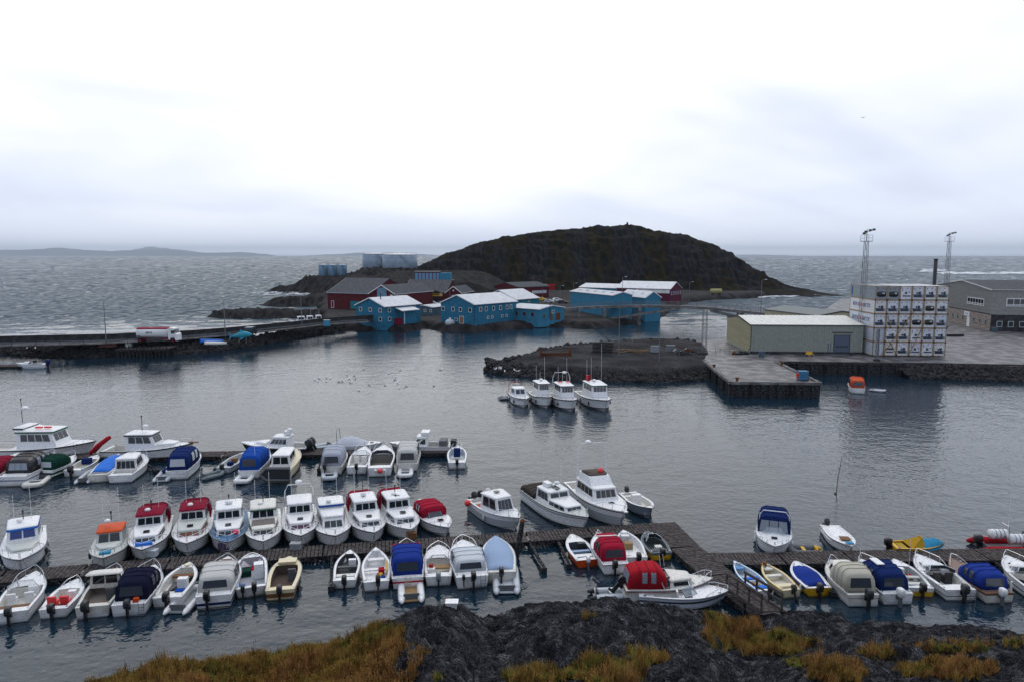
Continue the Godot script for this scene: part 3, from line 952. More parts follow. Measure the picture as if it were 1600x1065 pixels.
	house(o, w, d, 6.0, 1.0, "v", M.skyblue, M.roofwhite, M.white, 0.3, 3.0)
	L0 = face_basis("L", w, d)
	for k in 5: bx("skylight", o, Vector3(w * 0.25, 6.78, -3.5 - 5.6 * k), Vector3(0.9, 0.1, 1.2), M.grey, Basis(Vector3.BACK, atan(2.0 / w)))
	a = P(1008, 489.0, 3.0); b = a + Vector3(5.6, 0, -2.3); w = wide(a, b); d = 16.0
	o = site("boat_hall", "shorter blue gabled hall beside the long blue hall", "hall", a, b)
	house(o, w, d, 5.0, 1.9, "v", M.skyblue, M.roofwhite, M.white, 0.3, 3.0)
	for k in 2: bx("skylight", o, Vector3(w * 0.25, 6.1, -4.0 - 6.0 * k), Vector3(0.8, 0.1, 1.1), M.grey, Basis(Vector3.BACK, atan(3.8 / w)))
	a = P(964, 468.0, 3.0); b = P(1047, 471.0, 3.0); w = wide(a, b); d = 13.5
	o = site("plum_warehouse", "plum red warehouse with broad white roof at the foot of the hill", "warehouse", a, b)
	house(o, w, d, 5.0, 2.7, "u", M.plum, M.roofwhite, M.white, 0.3, 0.8)
	bx("white_band", o, Vector3(w * 0.68, 4.0, 0.04), Vector3(w * 0.62, 1.5, 0.08), M.white)
	for k in 3: window_on(o, face_basis("F", w, d), 0.45 + 0.22 * k, 3.9, 0.9, 1.3, M.maroon, M.glass)
	for k in 5: window_on(o, face_basis("R", w, d), 0.12 + 0.19 * k, 3.2, 0.7, 1.2, M.white, M.glass)
	a = P(905, 465.0, 3.0); b = P(965, 467.5, 3.0); w = wide(a, b); d = 12.0
	o = site("grey_hall", "low pale hall with white roof between the blue halls and the plum warehouse", "hall", a, b)
	house(o, w, d, 4.6, 1.6, "u", M.skyblue, M.roofwhite, null, 0.3, 0.5)
	# tanks
	for k in 3:
		tank(["small blue storage tank, westmost of three on the rocky point", "small blue storage tank standing between two others on the rocky point", "small blue storage tank nearest the large tanks on the rocky point"][k], PD(505.0 + 15.0 * k, 430.5, 434.0), 2.75, 6.4, M.tankblue, "small tanks on the rocky point")
	var bp = PD(520, 433.5, 431.0)
	o = thing("bund_wall", "dark concrete bund wall below the three small tanks", "wall", bp)
	bx("wall_body", o, Vector3(0, -0.8, 0), Vector3(20.0, 3.4, 0.6), M.darkconcrete)
	bx("wall_end", o, Vector3(-10.2, -0.8, -4.0), Vector3(0.6, 3.4, 8.4), M.darkconcrete)
	tank("large pale storage tank half hidden behind its neighbour", PD(590, 421.0, 452.0), 9.3, 9.6, M.tankpaint, "large tanks above the village")
	tank("large pale storage tank standing in front of its twin", PD(625, 422.5, 436.0), 10.4, 9.4, M.tankpaint, "large tanks above the village")

# ---------------------------------------------------------------- rubble
var rocks := []
func rubble(label, pts, n, inward: Vector3, wid, rise, lo, hi, m = null):
	# boulders piled along a waterline, climbing inward
	if rocks.is_empty():
		for v in 4:
			var q = Shape.new()
			var lr = RandomNumberGenerator.new()
			lr.seed = 300 + v
			var rings = []
			for i in 5:
				var a = PI * i / 4
				var ring = []
				for j in 7:
					var t = TAU * j / 7 + 0.3 * i
					var r = lr.randf_range(0.75, 1.2)
					ring.append(Vector3(cos(t) * sin(a) * r, -cos(a) * 0.75 * lr.randf_range(0.85, 1.15), sin(t) * sin(a) * r))
				rings.append(ring)
			q.loft(rings, false, false)
			rocks.append(q.mesh())
	var lists = [[], [], [], []]
	var len_ = 0.0
	for i in pts.size() - 1: len_ += pts[i].distance_to(pts[i + 1])
	for k in n:
		var s = rng.randf() * len_
		var i = 0
		while i < pts.size() - 2 and s > pts[i].distance_to(pts[i + 1]):
			s -= pts[i].distance_to(pts[i + 1]); i += 1
		var p = pts[i].lerp(pts[i + 1], s / maxf(pts[i].distance_to(pts[i + 1]), 0.01))
		var t = rng.randf()
		var sc = rng.randf_range(lo, hi) * 0.5
		p += inward * wid * t + Vector3(0, rise * t - 0.15, 0) + Vector3(rng.randfn() * 0.3, rng.randfn() * 0.12, rng.randfn() * 0.3)
		lists[rng.randi() % 4].append(Transform3D(Basis.from_euler(Vector3(rng.randf() * 6, rng.randf() * 6, rng.randf() * 6)).scaled(Vector3(sc, sc * rng.randf_range(0.7, 1.0), sc)), p))
	var o = thing("rubble_bank", label, "rocks")
	o.set_meta("kind", "stuff")
	for v in 4:
		var mm = MultiMesh.new()
		mm.transform_format = MultiMesh.TRANSFORM_3D
		mm.mesh = rocks[v]
		mm.instance_count = lists[v].size()
		for k in lists[v].size(): mm.set_instance_transform(k, lists[v][k])
		var mi = MultiMeshInstance3D.new()
		mi.multimesh = mm
		mi.material_override = m if m != null else M.boulder
		mi.name = "boulders"
		o.add_child(mi, true)
		mi.set_meta("kind", "stuff")

# ---------------------------------------------------------------- causeway on the left
var road := []
func road_point(px, h = 3.0, aside = 0.0) -> Vector3:     # near edge of the causeway road at a photograph column
	for i in road.size() - 1:
		var a = road[i]; var b = road[i + 1]
		if px <= b[0] or i == road.size() - 2:
			var p = P(px, lerpf(a[1], b[1], (px - a[0]) / (b[0] - a[0])), 3.0)
			return Vector3(p.x, h, p.z - aside)
	return Vector3.ZERO
func strip(called, label, list, w, m, y):
	var q = Shape.new()
	for i in list.size() - 1:
		q.quad(list[i] + Vector3(0, y, 0), list[i] + Vector3(0, y, -w), list[i + 1] + Vector3(0, y, -w), list[i + 1] + Vector3(0, y, 0))
	return tag(put(called, q, m), label, "road", "", "structure")
func build_causeway():
	road = [[-160, 545.0], [0, 541.0], [150, 537.5], [280, 531.0], [340, 526.0], [400, 520.0], [450, 514.5], [500, 508.7], [540, 505.5], [575, 503.5]]
	var line = []
	for a in road: line.append(P(a[0], a[1], 3.0))
	var front = [[-160, 553], [0, 553], [60, 556], [150, 558], [200, 554], [265, 554], [350, 547], [400, 539], [440, 532], [480, 525], [535, 517]]
	var poly = pxpoly(front)
	for i in range(line.size() - 1, -1, -1): poly.append(Vector2(line[i].x, line[i].z - 11.0))
	var hf = func(x, z, d):
		var h = 2.9 * smoothstep(-0.5, 4.5, d) - 1.5 * smoothstep(0.0, 2.0, -d)
		var r = road_point(clampf(pix(Vector3(x, 3.0, z)).x, -160, 575))
		if z < r.z + 0.8 and z > r.z - 7.5: return minf(h, 2.9) if d > 1.0 else h
		return h - 0.25 + 0.7 * fine.get_noise_2d(x * 0.35, z * 0.35)
	tag(land("causeway_bank", poly, 1.0, hf, tinted(9.0, 61, 10.0), skerry), "dark rocky bank carrying the causeway road", "ground", "", "structure")
	strip("causeway_road", "grey asphalt causeway road leading to the village", line, 6.6, M.asphalt, 0.02)
	# parapet wall on the sea side, in cast lengths
	var o = thing("parapet_wall", "long dark concrete parapet wall on the sea side of the causeway", "wall")
	for i in line.size() - 1:
		var a = line[i] + Vector3(0, 0, -7.0); var b = line[i + 1] + Vector3(0, 0, -7.0)
		var n = maxi(int(a.distance_to(b) / 6.0), 1)
		for k in n:
			var q = Shape.new()
			var p0 = a.lerp(b, float(k) / n); var p1 = a.lerp(b, (k + 0.995) / n)
			q.bar(p0 + Vector3(0, 0.45, 0), p1 + Vector3(0, 0.45, 0), 0.5, 2.1)
			put("wall_panel", q, M.darkconcrete, o)
	# kerb and guard rail on the harbour side
	o = thing("guard_rail", "low pale kerb with posts and rail along the harbour side of the causeway", "rail")
	for i in line.size() - 1:
		var q = Shape.new()
		q.bar(line[i] + Vector3(0, 0.10, 0.1), line[i + 1] + Vector3(0, 0.10, 0.1), 0.35, 0.24)
		put("kerb", q, M.concrete, o)
		var r = Shape.new()
		r.bar(line[i] + Vector3(0, 0.75, 0.25), line[i + 1] + Vector3(0, 0.75, 0.25), 0.06, 0.26)
		put("beam", r, M.midgrey, o)
		var n = int(line[i].distance_to(line[i + 1]) / 4.0)
		for k in n:
			var p = line[i].lerp(line[i + 1], (k + 0.5) / n) + Vector3(0, 0.3, 0.31)
			bx("post", o, p, Vector3(0.1, 1.3, 0.1), M.dark)
	var edge = []
	for a in front: edge.append(P(a[0], a[1], 0.0))
	rubble("dark boulders lining the harbour side of the causeway", edge, 2600, Vector3(0, 0, -1), 4.0, 2.2, 0.5, 1.5)
	var mole = []
	for a in [[325, 496], [380, 498], [430, 498], [480, 496], [505, 497]]: mole.append(P(a[0], a[1], 0.0))
	rubble("grey rubble on the low mole sheltering the far small boats", mole, 1100, Vector3(0, 0, -1), 6.0, 2.0, 0.6, 1.6)
	for a in [[134, "lamp post on the causeway near the rear of the tanker lorry", 8.6], [331, "lamp post on the causeway between the tanker lorry and the dark van", 8.6], [458, "lamp post on the causeway close to the far small boats", 8.0]]:
		lamp_post(a[1], road_point(a[0], 3.0, 7.6), a[2], 0.0, "causeway lamp posts")
	tanker()
	# dark van
	var vp = road_point(383, 3.02, 3.6)
	var vb = road_point(400, 3.02, 3.6)
	var turn = atan2(-(vb - vp).z, (vb - vp).x)
	o = thing("van", "dark blue van driving on the causeway behind the fish sculpture", "van", vp, turn)
	var q = Shape.new()
	var prof = [[-2.2, 0.35], [-2.2, 1.25], [-2.05, 1.95], [0.75, 1.98], [1.45, 1.2], [2.15, 1.02], [2.25, 0.55], [2.2, 0.35]]
	var r0 = []; var r1 = []
	for a in prof:
		r0.append(Vector3(a[0], a[1], 0.88)); r1.append(Vector3(a[0], a[1], -0.88))
	q.loft([r0, r1])
	put("body", q, paint(0.01, 0.02, 0.04, 0.3), o)
	for s in [-1, 1]: bx("side_window", o, Vector3(-0.6, 1.55, s * 0.885), Vector3(2.2, 0.5, 0.02), M.glass)
	for x in [-1.35, 1.35]:
		for s in [-1, 1]:
			var wq = Shape.new(true)
			wq.cyl(Vector3(x, 0.34, s * 0.62), Vector3(x, 0.34, s * 0.90), 0.34, 0.34, 14)
			put("wheel", wq, M.rubber, o)
	# fish sculpture on legs
	var fp = P(378, 533.0, 2.0)
	o = thing("fish_sculpture", "big turquoise fish sculpture standing on the causeway bank", "sculpture", fp, deg_to_rad(12))
	var fq = Shape.new(true)
	var rings = []
	for a in [[-2.3, 1.15, 0.05, 0.16], [-1.9, 1.2, 0.10, 0.24], [-1.2, 1.35, 0.28, 0.48], [-0.3, 1.5, 0.42, 0.72], [0.6, 1.58, 0.45, 0.75], [1.3, 1.55, 0.38, 0.62], [1.9, 1.5, 0.26, 0.40], [2.3, 1.45, 0.10, 0.16]]:
		var ring = []
		for j in 12:
			var t = TAU * j / 12
			ring.append(Vector3(a[0], a[1] + sin(t) * a[3], cos(t) * a[2]))
		rings.append(ring)
	fq.loft(rings)
	put("body", fq, paint(0.02, 0.30, 0.40, 0.5), o)
	for f in [["dorsal_fin", [Vector3(-0.6, 2.1, 0), Vector3(0.5, 2.2, 0), Vector3(-0.3, 2.75, 0)]], ["tail_fin", [Vector3(-2.1, 1.2, 0), Vector3(-2.9, 2.1, 0), Vector3(-2.75, 1.2, 0)]], ["tail_fin", [Vector3(-2.1, 1.15, 0), Vector3(-2.75, 1.15, 0), Vector3(-2.9, 0.35, 0)]], ["belly_fin", [Vector3(0.6, 0.95, 0.2), Vector3(-0.2, 0.9, 0.2), Vector3(-0.5, 0.3, 0.5)]]]:
		var fs = Shape.new()
		var z = Vector3(0, 0, 0.06)
		fs.loft([[f[1][0] - z, f[1][1] - z, f[1][2] - z], [f[1][0] + z, f[1][1] + z, f[1][2] + z]])
		put(f[0], fs, paint(0.02, 0.25, 0.42, 0.5), o)
	var gap = Shape.new(); gap.box(Vector3(2.05, 1.35, 0), Vector3(0.5, 0.08, 0.5)); put("mouth", gap, M.dark, o)
	for x in [-0.7, 0.9]: bx("leg", o, Vector3(x, 0.35, 0), Vector3(0.14, 1.6, 0.14), M.galv)
	# upturned boats, jetty and clutter
	var cl = [[[331, 534.5], 5.2, M.bright, "bright blue upturned boat on the causeway bank", 0.75], [[337, 537.5], 4.8, M.offwhite, "white upturned boat lying beside the bright blue one", 0.7], [[168, 541.5], 3.6, paint(0.22, 0.09, 0.07, 0.8), "faded red upturned boat left of the timber jetty", 0.8]]
	for a in cl:
		var pb = P(a[0][0], a[0][1], 2.1)
		o = thing("upturned_boat", a[3], "boat", pb, deg_to_rad(rng.randf_range(-6, 6)))
		var uq = Shape.new(true)
		var rr = []
		for i in 9:
			var t = i / 8.0
			var hw = 0.75 * (0.75 + 0.25 * sin(t * PI)) * sqrt(maxf(1.0 - pow(t, 4), 0.002))
			var ring = []
			for j in 7:
				var an = PI * j / 6
				ring.append(Vector3((t - 0.5) * a[1], sin(an) * a[4] * (1.0 - 0.25 * t * t), cos(an) * hw))
			rr.append(ring)
		uq.loft(rr, true, true, true)
		put("hull", uq, a[2], o)
		var kq = Shape.new(); kq.bar(Vector3(-a[1] * 0.5, a[4] + 0.03, 0), Vector3(a[1] * 0.42, a[4] * 0.8 + 0.03, 0), 0.06, 0.08)
		put("keel", kq, M.grey, o)
	var j0 = P(182, 558, 0.0); var j1 = P(264, 557, 0.0)
	o = site("timber_jetty", "old dark timber jetty on piles below the tanker lorry", "jetty", j0, j1)
	var jw = wide(j0, j1)
	for k in 22: bx("deck_plank", o, Vector3(jw * (k + 0.5) / 22.0, 1.75 + 0.02 * (k % 3), -2.2), Vector3(jw / 22.0 - 0.04, 0.12, 5.4), M.plank)
	for k in 14:
		var pz = Shape.new(); pz.cyl(Vector3(jw * (k + 0.5) / 14.0, -1.5, 0.2), Vector3(jw * (k + 0.5) / 14.0, 1.95 + 0.25 * (k % 4), 0.2), 0.16, 0.15, 7)
		put("pile", pz, M.pile, o)
	bx("beam", o, Vector3(jw / 2, 1.45, 0.0), Vector3(jw, 0.3, 0.25), M.plank)
	for k in 5: bx("back_pile", o, Vector3(jw * (k + 0.5) / 5.0, 0.2, -3.6), Vector3(0.3, 2.9, 0.3), M.pile)
	var cr = P(201, 541.5, 2.0)
	o = thing("fish_box", "pale green plastic fish box standing on the jetty", "box", cr + Vector3(0, -0.05, 0))
	var fb = Shape.new()
	fb.box(Vector3(0, 0.1, 0), Vector3(1.1, 0.12, 0.9))
	for s in [-1, 1]: fb.box(Vector3(s * 0.52, 0.6, 0), Vector3(0.07, 1.0, 0.9)); fb.box(Vector3(0, 0.6, s * 0.42), Vector3(1.1, 1.0, 0.07))
	put("tub", fb, M.pale, o)
	bx("lid", o, Vector3(0, 1.14, 0), Vector3(1.2, 0.1, 1.0), M.plastic)
	var ub = road_point(512, 2.95, -0.9)
	o = thing("electric_cabinet", "pale blue electric cabinet at the village end of the causeway", "cabinet", ub)
	bx("cabinet_body", o, Vector3(0, 0.8, 0), Vector3(1.6, 1.6, 0.9), M.skyblue)
	bx("cabinet_roof", o, Vector3(0, 1.64, 0), Vector3(1.75, 0.08, 1.05), M.plastic)
	for s in [-1, 1]: bx("cabinet_door", o, Vector3(s * 0.39, 0.8, 0.46), Vector3(0.74, 1.4, 0.03), paint(0.06, 0.26, 0.42, 0.6))

func tanker():
	var a = road_point(206, 3.02, 3.2); var b = road_point(268, 3.02, 3.2)
	var o = thing("tanker_lorry", "white fuel tanker lorry with red top stripe on the causeway", "lorry", (a + b) * 0.5, atan2(-(b - a).z, (b - a).x))
	var t = Shape.new(true)
	var rings = []
	for x in [-4.75, -4.7, 2.15, 2.2]:
		var ring = []
		var k = 0.86 if absf(x + 1.275) > 3.45 else 1.0
		for j in 20:
			var th = TAU * j / 20
			var cx = cos(th); var sy = sin(th)
			ring.append(Vector3(x, 2.25 + k * 1.05 * signf(sy) * pow(absf(sy), 0.75), k * 1.2 * signf(cx) * pow(absf(cx), 0.75)))
		rings.append(ring)
	t.loft(rings)
	put("tank", t, M.white, o)
	bx("top_stripe", o, Vector3(-1.25, 3.24, 0), Vector3(6.9, 0.26, 1.75), M.crimson)
	var rl = Shape.new()
	for s in [-1, 1]: rl.bar(Vector3(-4.6, 3.5, s * 0.8), Vector3(2.1, 3.5, s * 0.8), 0.05, 0.05)
	for k in 6: rl.bar(Vector3(-4.6 + k * 1.34, 3.3, 0.8), Vector3(-4.6 + k * 1.34, 3.5, 0.8), 0.04, 0.04)
	put("top_rail", rl, M.crimson, o)
	var tm = TextMesh.new()
	var fnt = SystemFont.new()
	fnt.font_names = PackedStringArray(["Droid Sans"])
	fnt.font_weight = 800
	tm.font = fnt
	tm.text = "ARFG"
	tm.font_size = 48
	tm.pixel_size = 0.013
	tm.depth = 0.02
	var l = put("lettering", tm, M.black, o)
	l.position = Vector3(-1.7, 2.35, 1.21)
	bx("chassis", o, Vector3(-0.3, 0.85, 0), Vector3(9.2, 0.3, 1.0), M.maroon)
	bx("side_locker", o, Vector3(-0.4, 0.75, 1.0), Vector3(3.2, 0.6, 0.4), M.dark)
	var cb = Shape.new()
	var prof = [[2.75, 0.75], [2.75, 3.3], [3.0, 3.45], [4.1, 3.35], [4.45, 2.2], [4.75, 1.95], [4.8, 0.55], [4.4, 0.55], [4.2, 1.2], [3.3, 1.2], [3.1, 0.75]]
	var r0 = []; var r1 = []
	for p in prof:
		r0.append(Vector3(p[0], p[1], 1.2)); r1.append(Vector3(p[0], p[1], -1.2))
	cb.loft([r0, r1])
	var cabn = put("cab", cb, M.white, o)
	for s in [-1, 1]: bx("side_window", cabn, Vector3(3.85, 2.5, s * 1.205), Vector3(0.85, 0.75, 0.02), M.glass)
	var wsq = Shape.new()
	wsq.quad(Vector3(4.19, 3.1, 1.1), Vector3(4.47, 2.22, 1.1), Vector3(4.47, 2.22, -1.1), Vector3(4.19, 3.1, -1.1))
	put("windscreen", wsq, M.glass, cabn)
	bx("mirror", cabn, Vector3(4.4, 2.75, 1.4), Vector3(0.12, 0.5, 0.2), M.dark)
	for x in [-3.9, 0.0, 3.75]:
		if x == 0.0: continue
		for s in [-1, 1]:
			var w = Shape.new(true)
			w.cyl(Vector3(x, 0.52, s * 0.75), Vector3(x, 0.52, s * 1.15), 0.52, 0.52, 18)
			var wh = put("wheel", w, M.rubber, o)
			var rm = Shape.new(true)
			rm.cyl(Vector3(x, 0.52, s * 1.1), Vector3(x, 0.52, s * 1.17), 0.27, 0.24, 12)
			put("rim", rm, M.crimson, wh)
	bx("mudguard", o, Vector3(-3.9, 1.2, 1.0), Vector3(1.5, 0.12, 0.4), M.dark)
	o.scale = Vector3.ONE * 0.94
	bx("hose_cabinet", o, Vector3(-4.3, 1.35, 0), Vector3(0.9, 0.8, 2.2), M.midgrey)

# ---------------------------------------------------------------- quay, breakwater, containers
const QH := 2.2
func build_quay():
	M.beige = grain(Color(0.40, 0.37, 0.24), Color(0.52, 0.48, 0.33), 7.0, 0.6, 301, 0.014)
	M.sage = grain(Color(0.30, 0.325, 0.285), Color(0.35, 0.37, 0.325), 7.0, 0.6, 303, 0.014)
	M.cream_roof = grain(Color(0.60, 0.60, 0.55), Color(0.74, 0.73, 0.68), 9.0, 0.5, 305, 0.012)
	M.hallgrey = grain(Color(0.27, 0.265, 0.25), Color(0.34, 0.335, 0.315), 9.0, 0.65, 307, 0.014)
	M.oldwall = grain(Color(0.17, 0.12, 0.09), Color(0.40, 0.37, 0.335), 5.0, 0.85, 309, 0.016, 0.0, 512, 6)
	# apron slab: jetty and quay as one paved sheet at quay height
	var j_bl = P(1100, 563, QH); var j_fl = P(1143, 597.5, QH); var j_fr = P(1281, 598.5, QH); var j_br = P(1212, 565.5, QH)
	var q_c = P(1410, 568, QH); var q_r = P(1640, 573, QH); var q_rr = P(2300, 583, QH)
	var edge = PackedVector2Array()
	for p in [j_bl, j_fl, j_fr, j_br, q_c, q_r, q_rr]: edge.append(Vector2(p.x, p.z))
	for p in [Vector2(330, -330), Vector2(150, -330), Vector2(88, -215), Vector2(60, -178), Vector2(44, -168), Vector2(41, -150)]: edge.append(p)
	var idx = Geometry2D.triangulate_polygon(edge)
	var q = Shape.new()
	for i in range(0, idx.size(), 3):
		q.tri(Vector3(edge[idx[i]].x, QH, edge[idx[i]].y), Vector3(edge[idx[i + 1]].x, QH, edge[idx[i + 1]].y), Vector3(edge[idx[i + 2]].x, QH, edge[idx[i + 2]].y))
	for i in edge.size():
		var a = edge[i]; var b = edge[(i + 1) % edge.size()]
		if i in [3, 4]: continue
		q.quad(Vector3(a.x, -1.5, a.y), Vector3(a.x, QH, a.y), Vector3(b.x, QH, b.y), Vector3(b.x, -1.5, b.y))
	M.apron = grain(Color(0.040, 0.039, 0.044), Color(0.16, 0.155, 0.16), 34.0, 0.5, 311, 0.009, 0.0, 1024, 7, 0.32, 0.68)
	tag(put("quay_apron", q, M.apron), "worn grey asphalt quay and jetty surface", "ground", "", "structure")
	# sheet piles
	var walls = [[j_bl, j_fl, "jetty_wall", "dark steel sheet pile wall on the boat side of the jetty", 0.62], [j_fl, j_fr, "jetty_wall", "weathered steel sheet pile wall along the end of the jetty", 0.62], [j_fr, j_br, "jetty_wall", "shaded sheet pile wall on the inner side of the jetty", 0.62], [j_br, q_c, "quay_wall", "dark sheet pile quay wall below the beige warehouse", 1.25]]
	for wl in walls:
		var o = site(wl[2], wl[3], "wall", wl[0], wl[1])
		var w = wide(wl[0], wl[1])
		var n = int(w / wl[4])
		for k in n:
			var s = w / n
			var z = 0.05 if k % 2 == 0 else 0.22
			bx("sheet_pile", o, Vector3(s * (k + 0.5), -1.95, z), Vector3(s * 0.94, 3.5, 0.16 + 0.1 * (k % 2)), M.pile)
		bx("capping_beam", o, Vector3(w / 2, 0.0, 0.06), Vector3(w + 0.3, 0.42, 0.6), M.concrete if wl[2] == "jetty_wall" else M.darkconcrete)
		for k in int(w / 6.0): bx("fender", o, Vector3(3.0 + 6.0 * k, -1.0, 0.5), Vector3(0.3, 1.7, 0.3), M.rubber)
	for a in [[1116, 575, "post on the boat side of the jetty"], [1152, 596, "at the outer corner of the jetty by the boats"], [1222, 571, "on the inner edge of the jetty"], [1262, 594, "at the outer corner of the jetty by the blue tub"]]:
		var o = thing("bollard", "rusty mooring bollard " + a[2], "bollard", P(a[0], a[1], QH), 0.0, "bollards on the jetty")
		var s = Shape.new(true); s.cyl(Vector3(0, 0, 0), Vector3(0, 0.55, 0), 0.22, 0.18, 10); put("stem", s, M.rust, o)
		var h = Shape.new(true); h.ball(Vector3(0, 0.6, 0), Vector3(0.36, 0.16, 0.28), 5, 10); put("head", h, M.rust, o)
	# blue tub and a person-sized orange lifebuoy post on the jetty end
	var o = thing("insulated_tub", "big blue plastic tub standing on the jetty end", "tub", P(1254, 593.5, QH), 0.05)
	for k in 2:
		var t = Shape.new()
		t.hexa([Vector3(-0.72, 0.12 + 0.72 * k, -0.55), Vector3(0.72, 0.12 + 0.72 * k, -0.55), Vector3(-0.78, 0.80 + 0.72 * k, -0.6), Vector3(0.78, 0.80 + 0.72 * k, -0.6), Vector3(-0.72, 0.12 + 0.72 * k, 0.55), Vector3(0.72, 0.12 + 0.72 * k, 0.55), Vector3(-0.78, 0.80 + 0.72 * k, 0.6), Vector3(0.78, 0.80 + 0.72 * k, 0.6)])
		put("tub_body", t, paint(0.05, 0.17, 0.30, 0.55), o)
	for s in [-0.5, 0.5]: bx("foot", o, Vector3(s, 0.06, 0), Vector3(0.2, 0.12, 1.1), M.dark)
	o = thing("lifebuoy_post", "orange lifebuoy stand beside the blue tub on the jetty", "lifebuoy", P(1246, 594.5, QH))
	bx("post", o, Vector3(0, 0.7, 0), Vector3(0.09, 1.4, 0.09), M.orange)
	bx("board", o, Vector3(0, 0.95, 0.06), Vector3(0.36, 0.75, 0.06), M.orange)
	put("ring", torus(Vector3(0, 1.0, 0.14), 0.26, 0.06, "z"), M.buoy, o)
	# breakwater
	var bw = pxpoly([[760, 579], [775, 583], [800, 587], [850, 590], [900, 594], [960, 596], [1020, 597], [1070, 596], [1115, 592], [48.0, -140.0, 0], [46.0, -168.0, 0], [1080, 541], [1000, 540], [930, 545], [880, 550], [840, 556], [800, 565]])
	var bwh = func(x, z, d):
		var tip = smoothstep(-4.0, 9.0, x)
		var h = (1.2 + 1.0 * tip) * smoothstep(-0.3, 3.2, d) - 1.6 * smoothstep(0.0, 2.0, -d)
		return minf(h, 2.14) - 0.03 + (0.35 * smoothstep(4.0, 1.0, absf(d)) + 0.16) * fine.get_noise_2d(x * 0.4, z * 0.4) + 0.12 * blotch.get_noise_2d(x * 0.12, z * 0.12)
	var bwc = func(p, n):
		var f = fine.get_noise_2d(p.x * 0.1, p.z * 0.1)
		return skerry(p, n) if p.y < 1.5 else Color(0.026, 0.025, 0.028).lerp(Color(0.070, 0.068, 0.072), clampf(0.5 + f * 1.2, 0, 1))
	tag(land("breakwater", bw, 0.7, bwh, tinted(9.0, 67, 6.0), bwc), "flat dark gravel breakwater joined to the quay", "ground", "", "structure")
	var fr = []
	for a in [[762, 579], [775, 583], [800, 587], [850, 590], [900, 594], [960, 596], [1020, 597], [1070, 596], [1112, 592]]: fr.append(P(a[0], a[1], 0.0))
	rubble("dark boulders along the harbour side of the breakwater", fr, 1500, Vector3(0, 0, -1), 4.0, 1.7, 0.5, 1.5)
	var tp = []
	for a in [[764, 575], [800, 566], [840, 557], [870, 553]]: tp.append(P(a[0], a[1], 0.0))
	rubble("dark boulders heaped round the tip of the breakwater", tp, 700, Vector3(0, 0, 1), 5.0, 1.6, 0.5, 1.5)
	var qr = []
	for p in [q_c, q_r, q_rr]: qr.append(Vector3(p.x, 0, p.z + 3.2))
	var bk = []
	for k in [[1080, 542.5], [1000, 541.5], [930, 546.5], [880, 551.5], [840, 557]]: bk.append(P(k[0], k[1], 0.0))
	rubble("dark boulders along the outer side of the breakwater", bk, 700, Vector3(0, 0, 1), 3.0, 2.2, 0.5, 1.4)
	rubble("grey rock armour slope below the container yard", qr, 2600, Vector3(0, 0, -1), 3.4, 2.0, 0.6, 1.5)
	var below = Shape.new()
	below.quad(Vector3(q_c.x, -1.2, q_c.z + 3.6), Vector3(q_c.x, QH - 0.05, q_c.z), Vector3(q_rr.x, QH - 0.05, q_rr.z), Vector3(q_rr.x, -1.2, q_rr.z + 3.6))
	tag(put("quay_slope", below, M.boulder), "stony slope under the rock armour of the quay", "ground", "", "structure")
	o = site("quay_kerb", "low dark kerb along the edge of the container yard", "kerb", q_c, q_rr)
	for k in 30: bx("kerb_block", o, Vector3(wide(q_c, q_rr) * (k + 0.5) / 30.0, 0.1, 0.0), Vector3(wide(q_c, q_rr) / 30.0 - 0.06, 0.3, 0.4), M.darkconcrete)
	# beige warehouse
	var a = P(1172, 551.7, QH); var b = P(1347.5, 553.0, QH); var w = wide(a, b); var d = 19.7
	o = site("quay_warehouse", "long pale green and beige ribbed warehouse with cream roof on the quay", "warehouse", a, b)
	house(o, w, d, 5.7, 1.05, "u", M.sage, M.cream_roof, M.dark, 0.2, 0.0, 0.0)
	var F0 = face_basis("F", w, d); var L0 = face_basis("L", w, d)
	ribs(o, F0, 0.45, func(_u): return 5.65, 0.48, M.sage, 0.13, [0.735, 0.895, 4.5])
	var gp = Shape.new()
	gp.quad(Vector3(-0.03, 0.4, -d), Vector3(-0.03, 5.6, -d), Vector3(-0.03, 5.6, 0), Vector3(-0.03, 0.4, 0)); gp.tri(Vector3(-0.03, 5.6, -d), Vector3(-0.03, 6.6, -d / 2), Vector3(-0.03, 5.6, 0))
	put("gable_sheet", gp, M.beige, o)
	ribs(o, L0, 0.4, gable_top(5.6, 1.0), 0.48, M.beige, 0.13)
	bx("plinth", o, Vector3(w / 2, 0.2, 0.06), Vector3(w + 0.1, 0.42, 0.12), M.darkconcrete)
	window_on(o, F0, 0.815, 1.95, 3.0, 3.6, M.dark, paint(0.085, 0.115, 0.17, 0.5), "door", 0, 0.12)
	for k in 5: bx("door_rib", o, Vector3(w * 0.815, 0.7 + 0.65 * k, 0.09), Vector3(2.9, 0.06, 0.04), paint(0.07, 0.095, 0.14, 0.5))
	for k in 3: bx("door_window", o, Vector3(w * 0.815 - 0.85 + 0.85 * k, 1.5, 0.09), Vector3(0.72, 0.28, 0.03), M.black)
	bx("door_rail", o, Vector3(w * 0.815, 4.35, 0.12), Vector3(4.0, 0.16, 0.2), M.dark)
	bx("patch_panel", o, Vector3(w * 0.70, 1.3, 0.06), Vector3(0.8, 1.7, 0.04), paint(0.13, 0.16, 0.21, 0.6))
	var dp = Shape.new(); dp.tube([Vector3(0.1, 5.6, 0.12), Vector3(0.1, 1.5, 0.12), Vector3(-0.4, 0.4, 0.25)], 0.07, 6)
	put("downpipe", dp, M.dark, o)
	o = thing("waste_bin", "grey wheeled bin by the warehouse wall", "bin", P(1190, 557.5, QH))
	bin_parts(o)
	o = thing("hose_trolley", "yellow pallet truck parked at the warehouse wall", "trolley", P(1265, 556.5, QH))
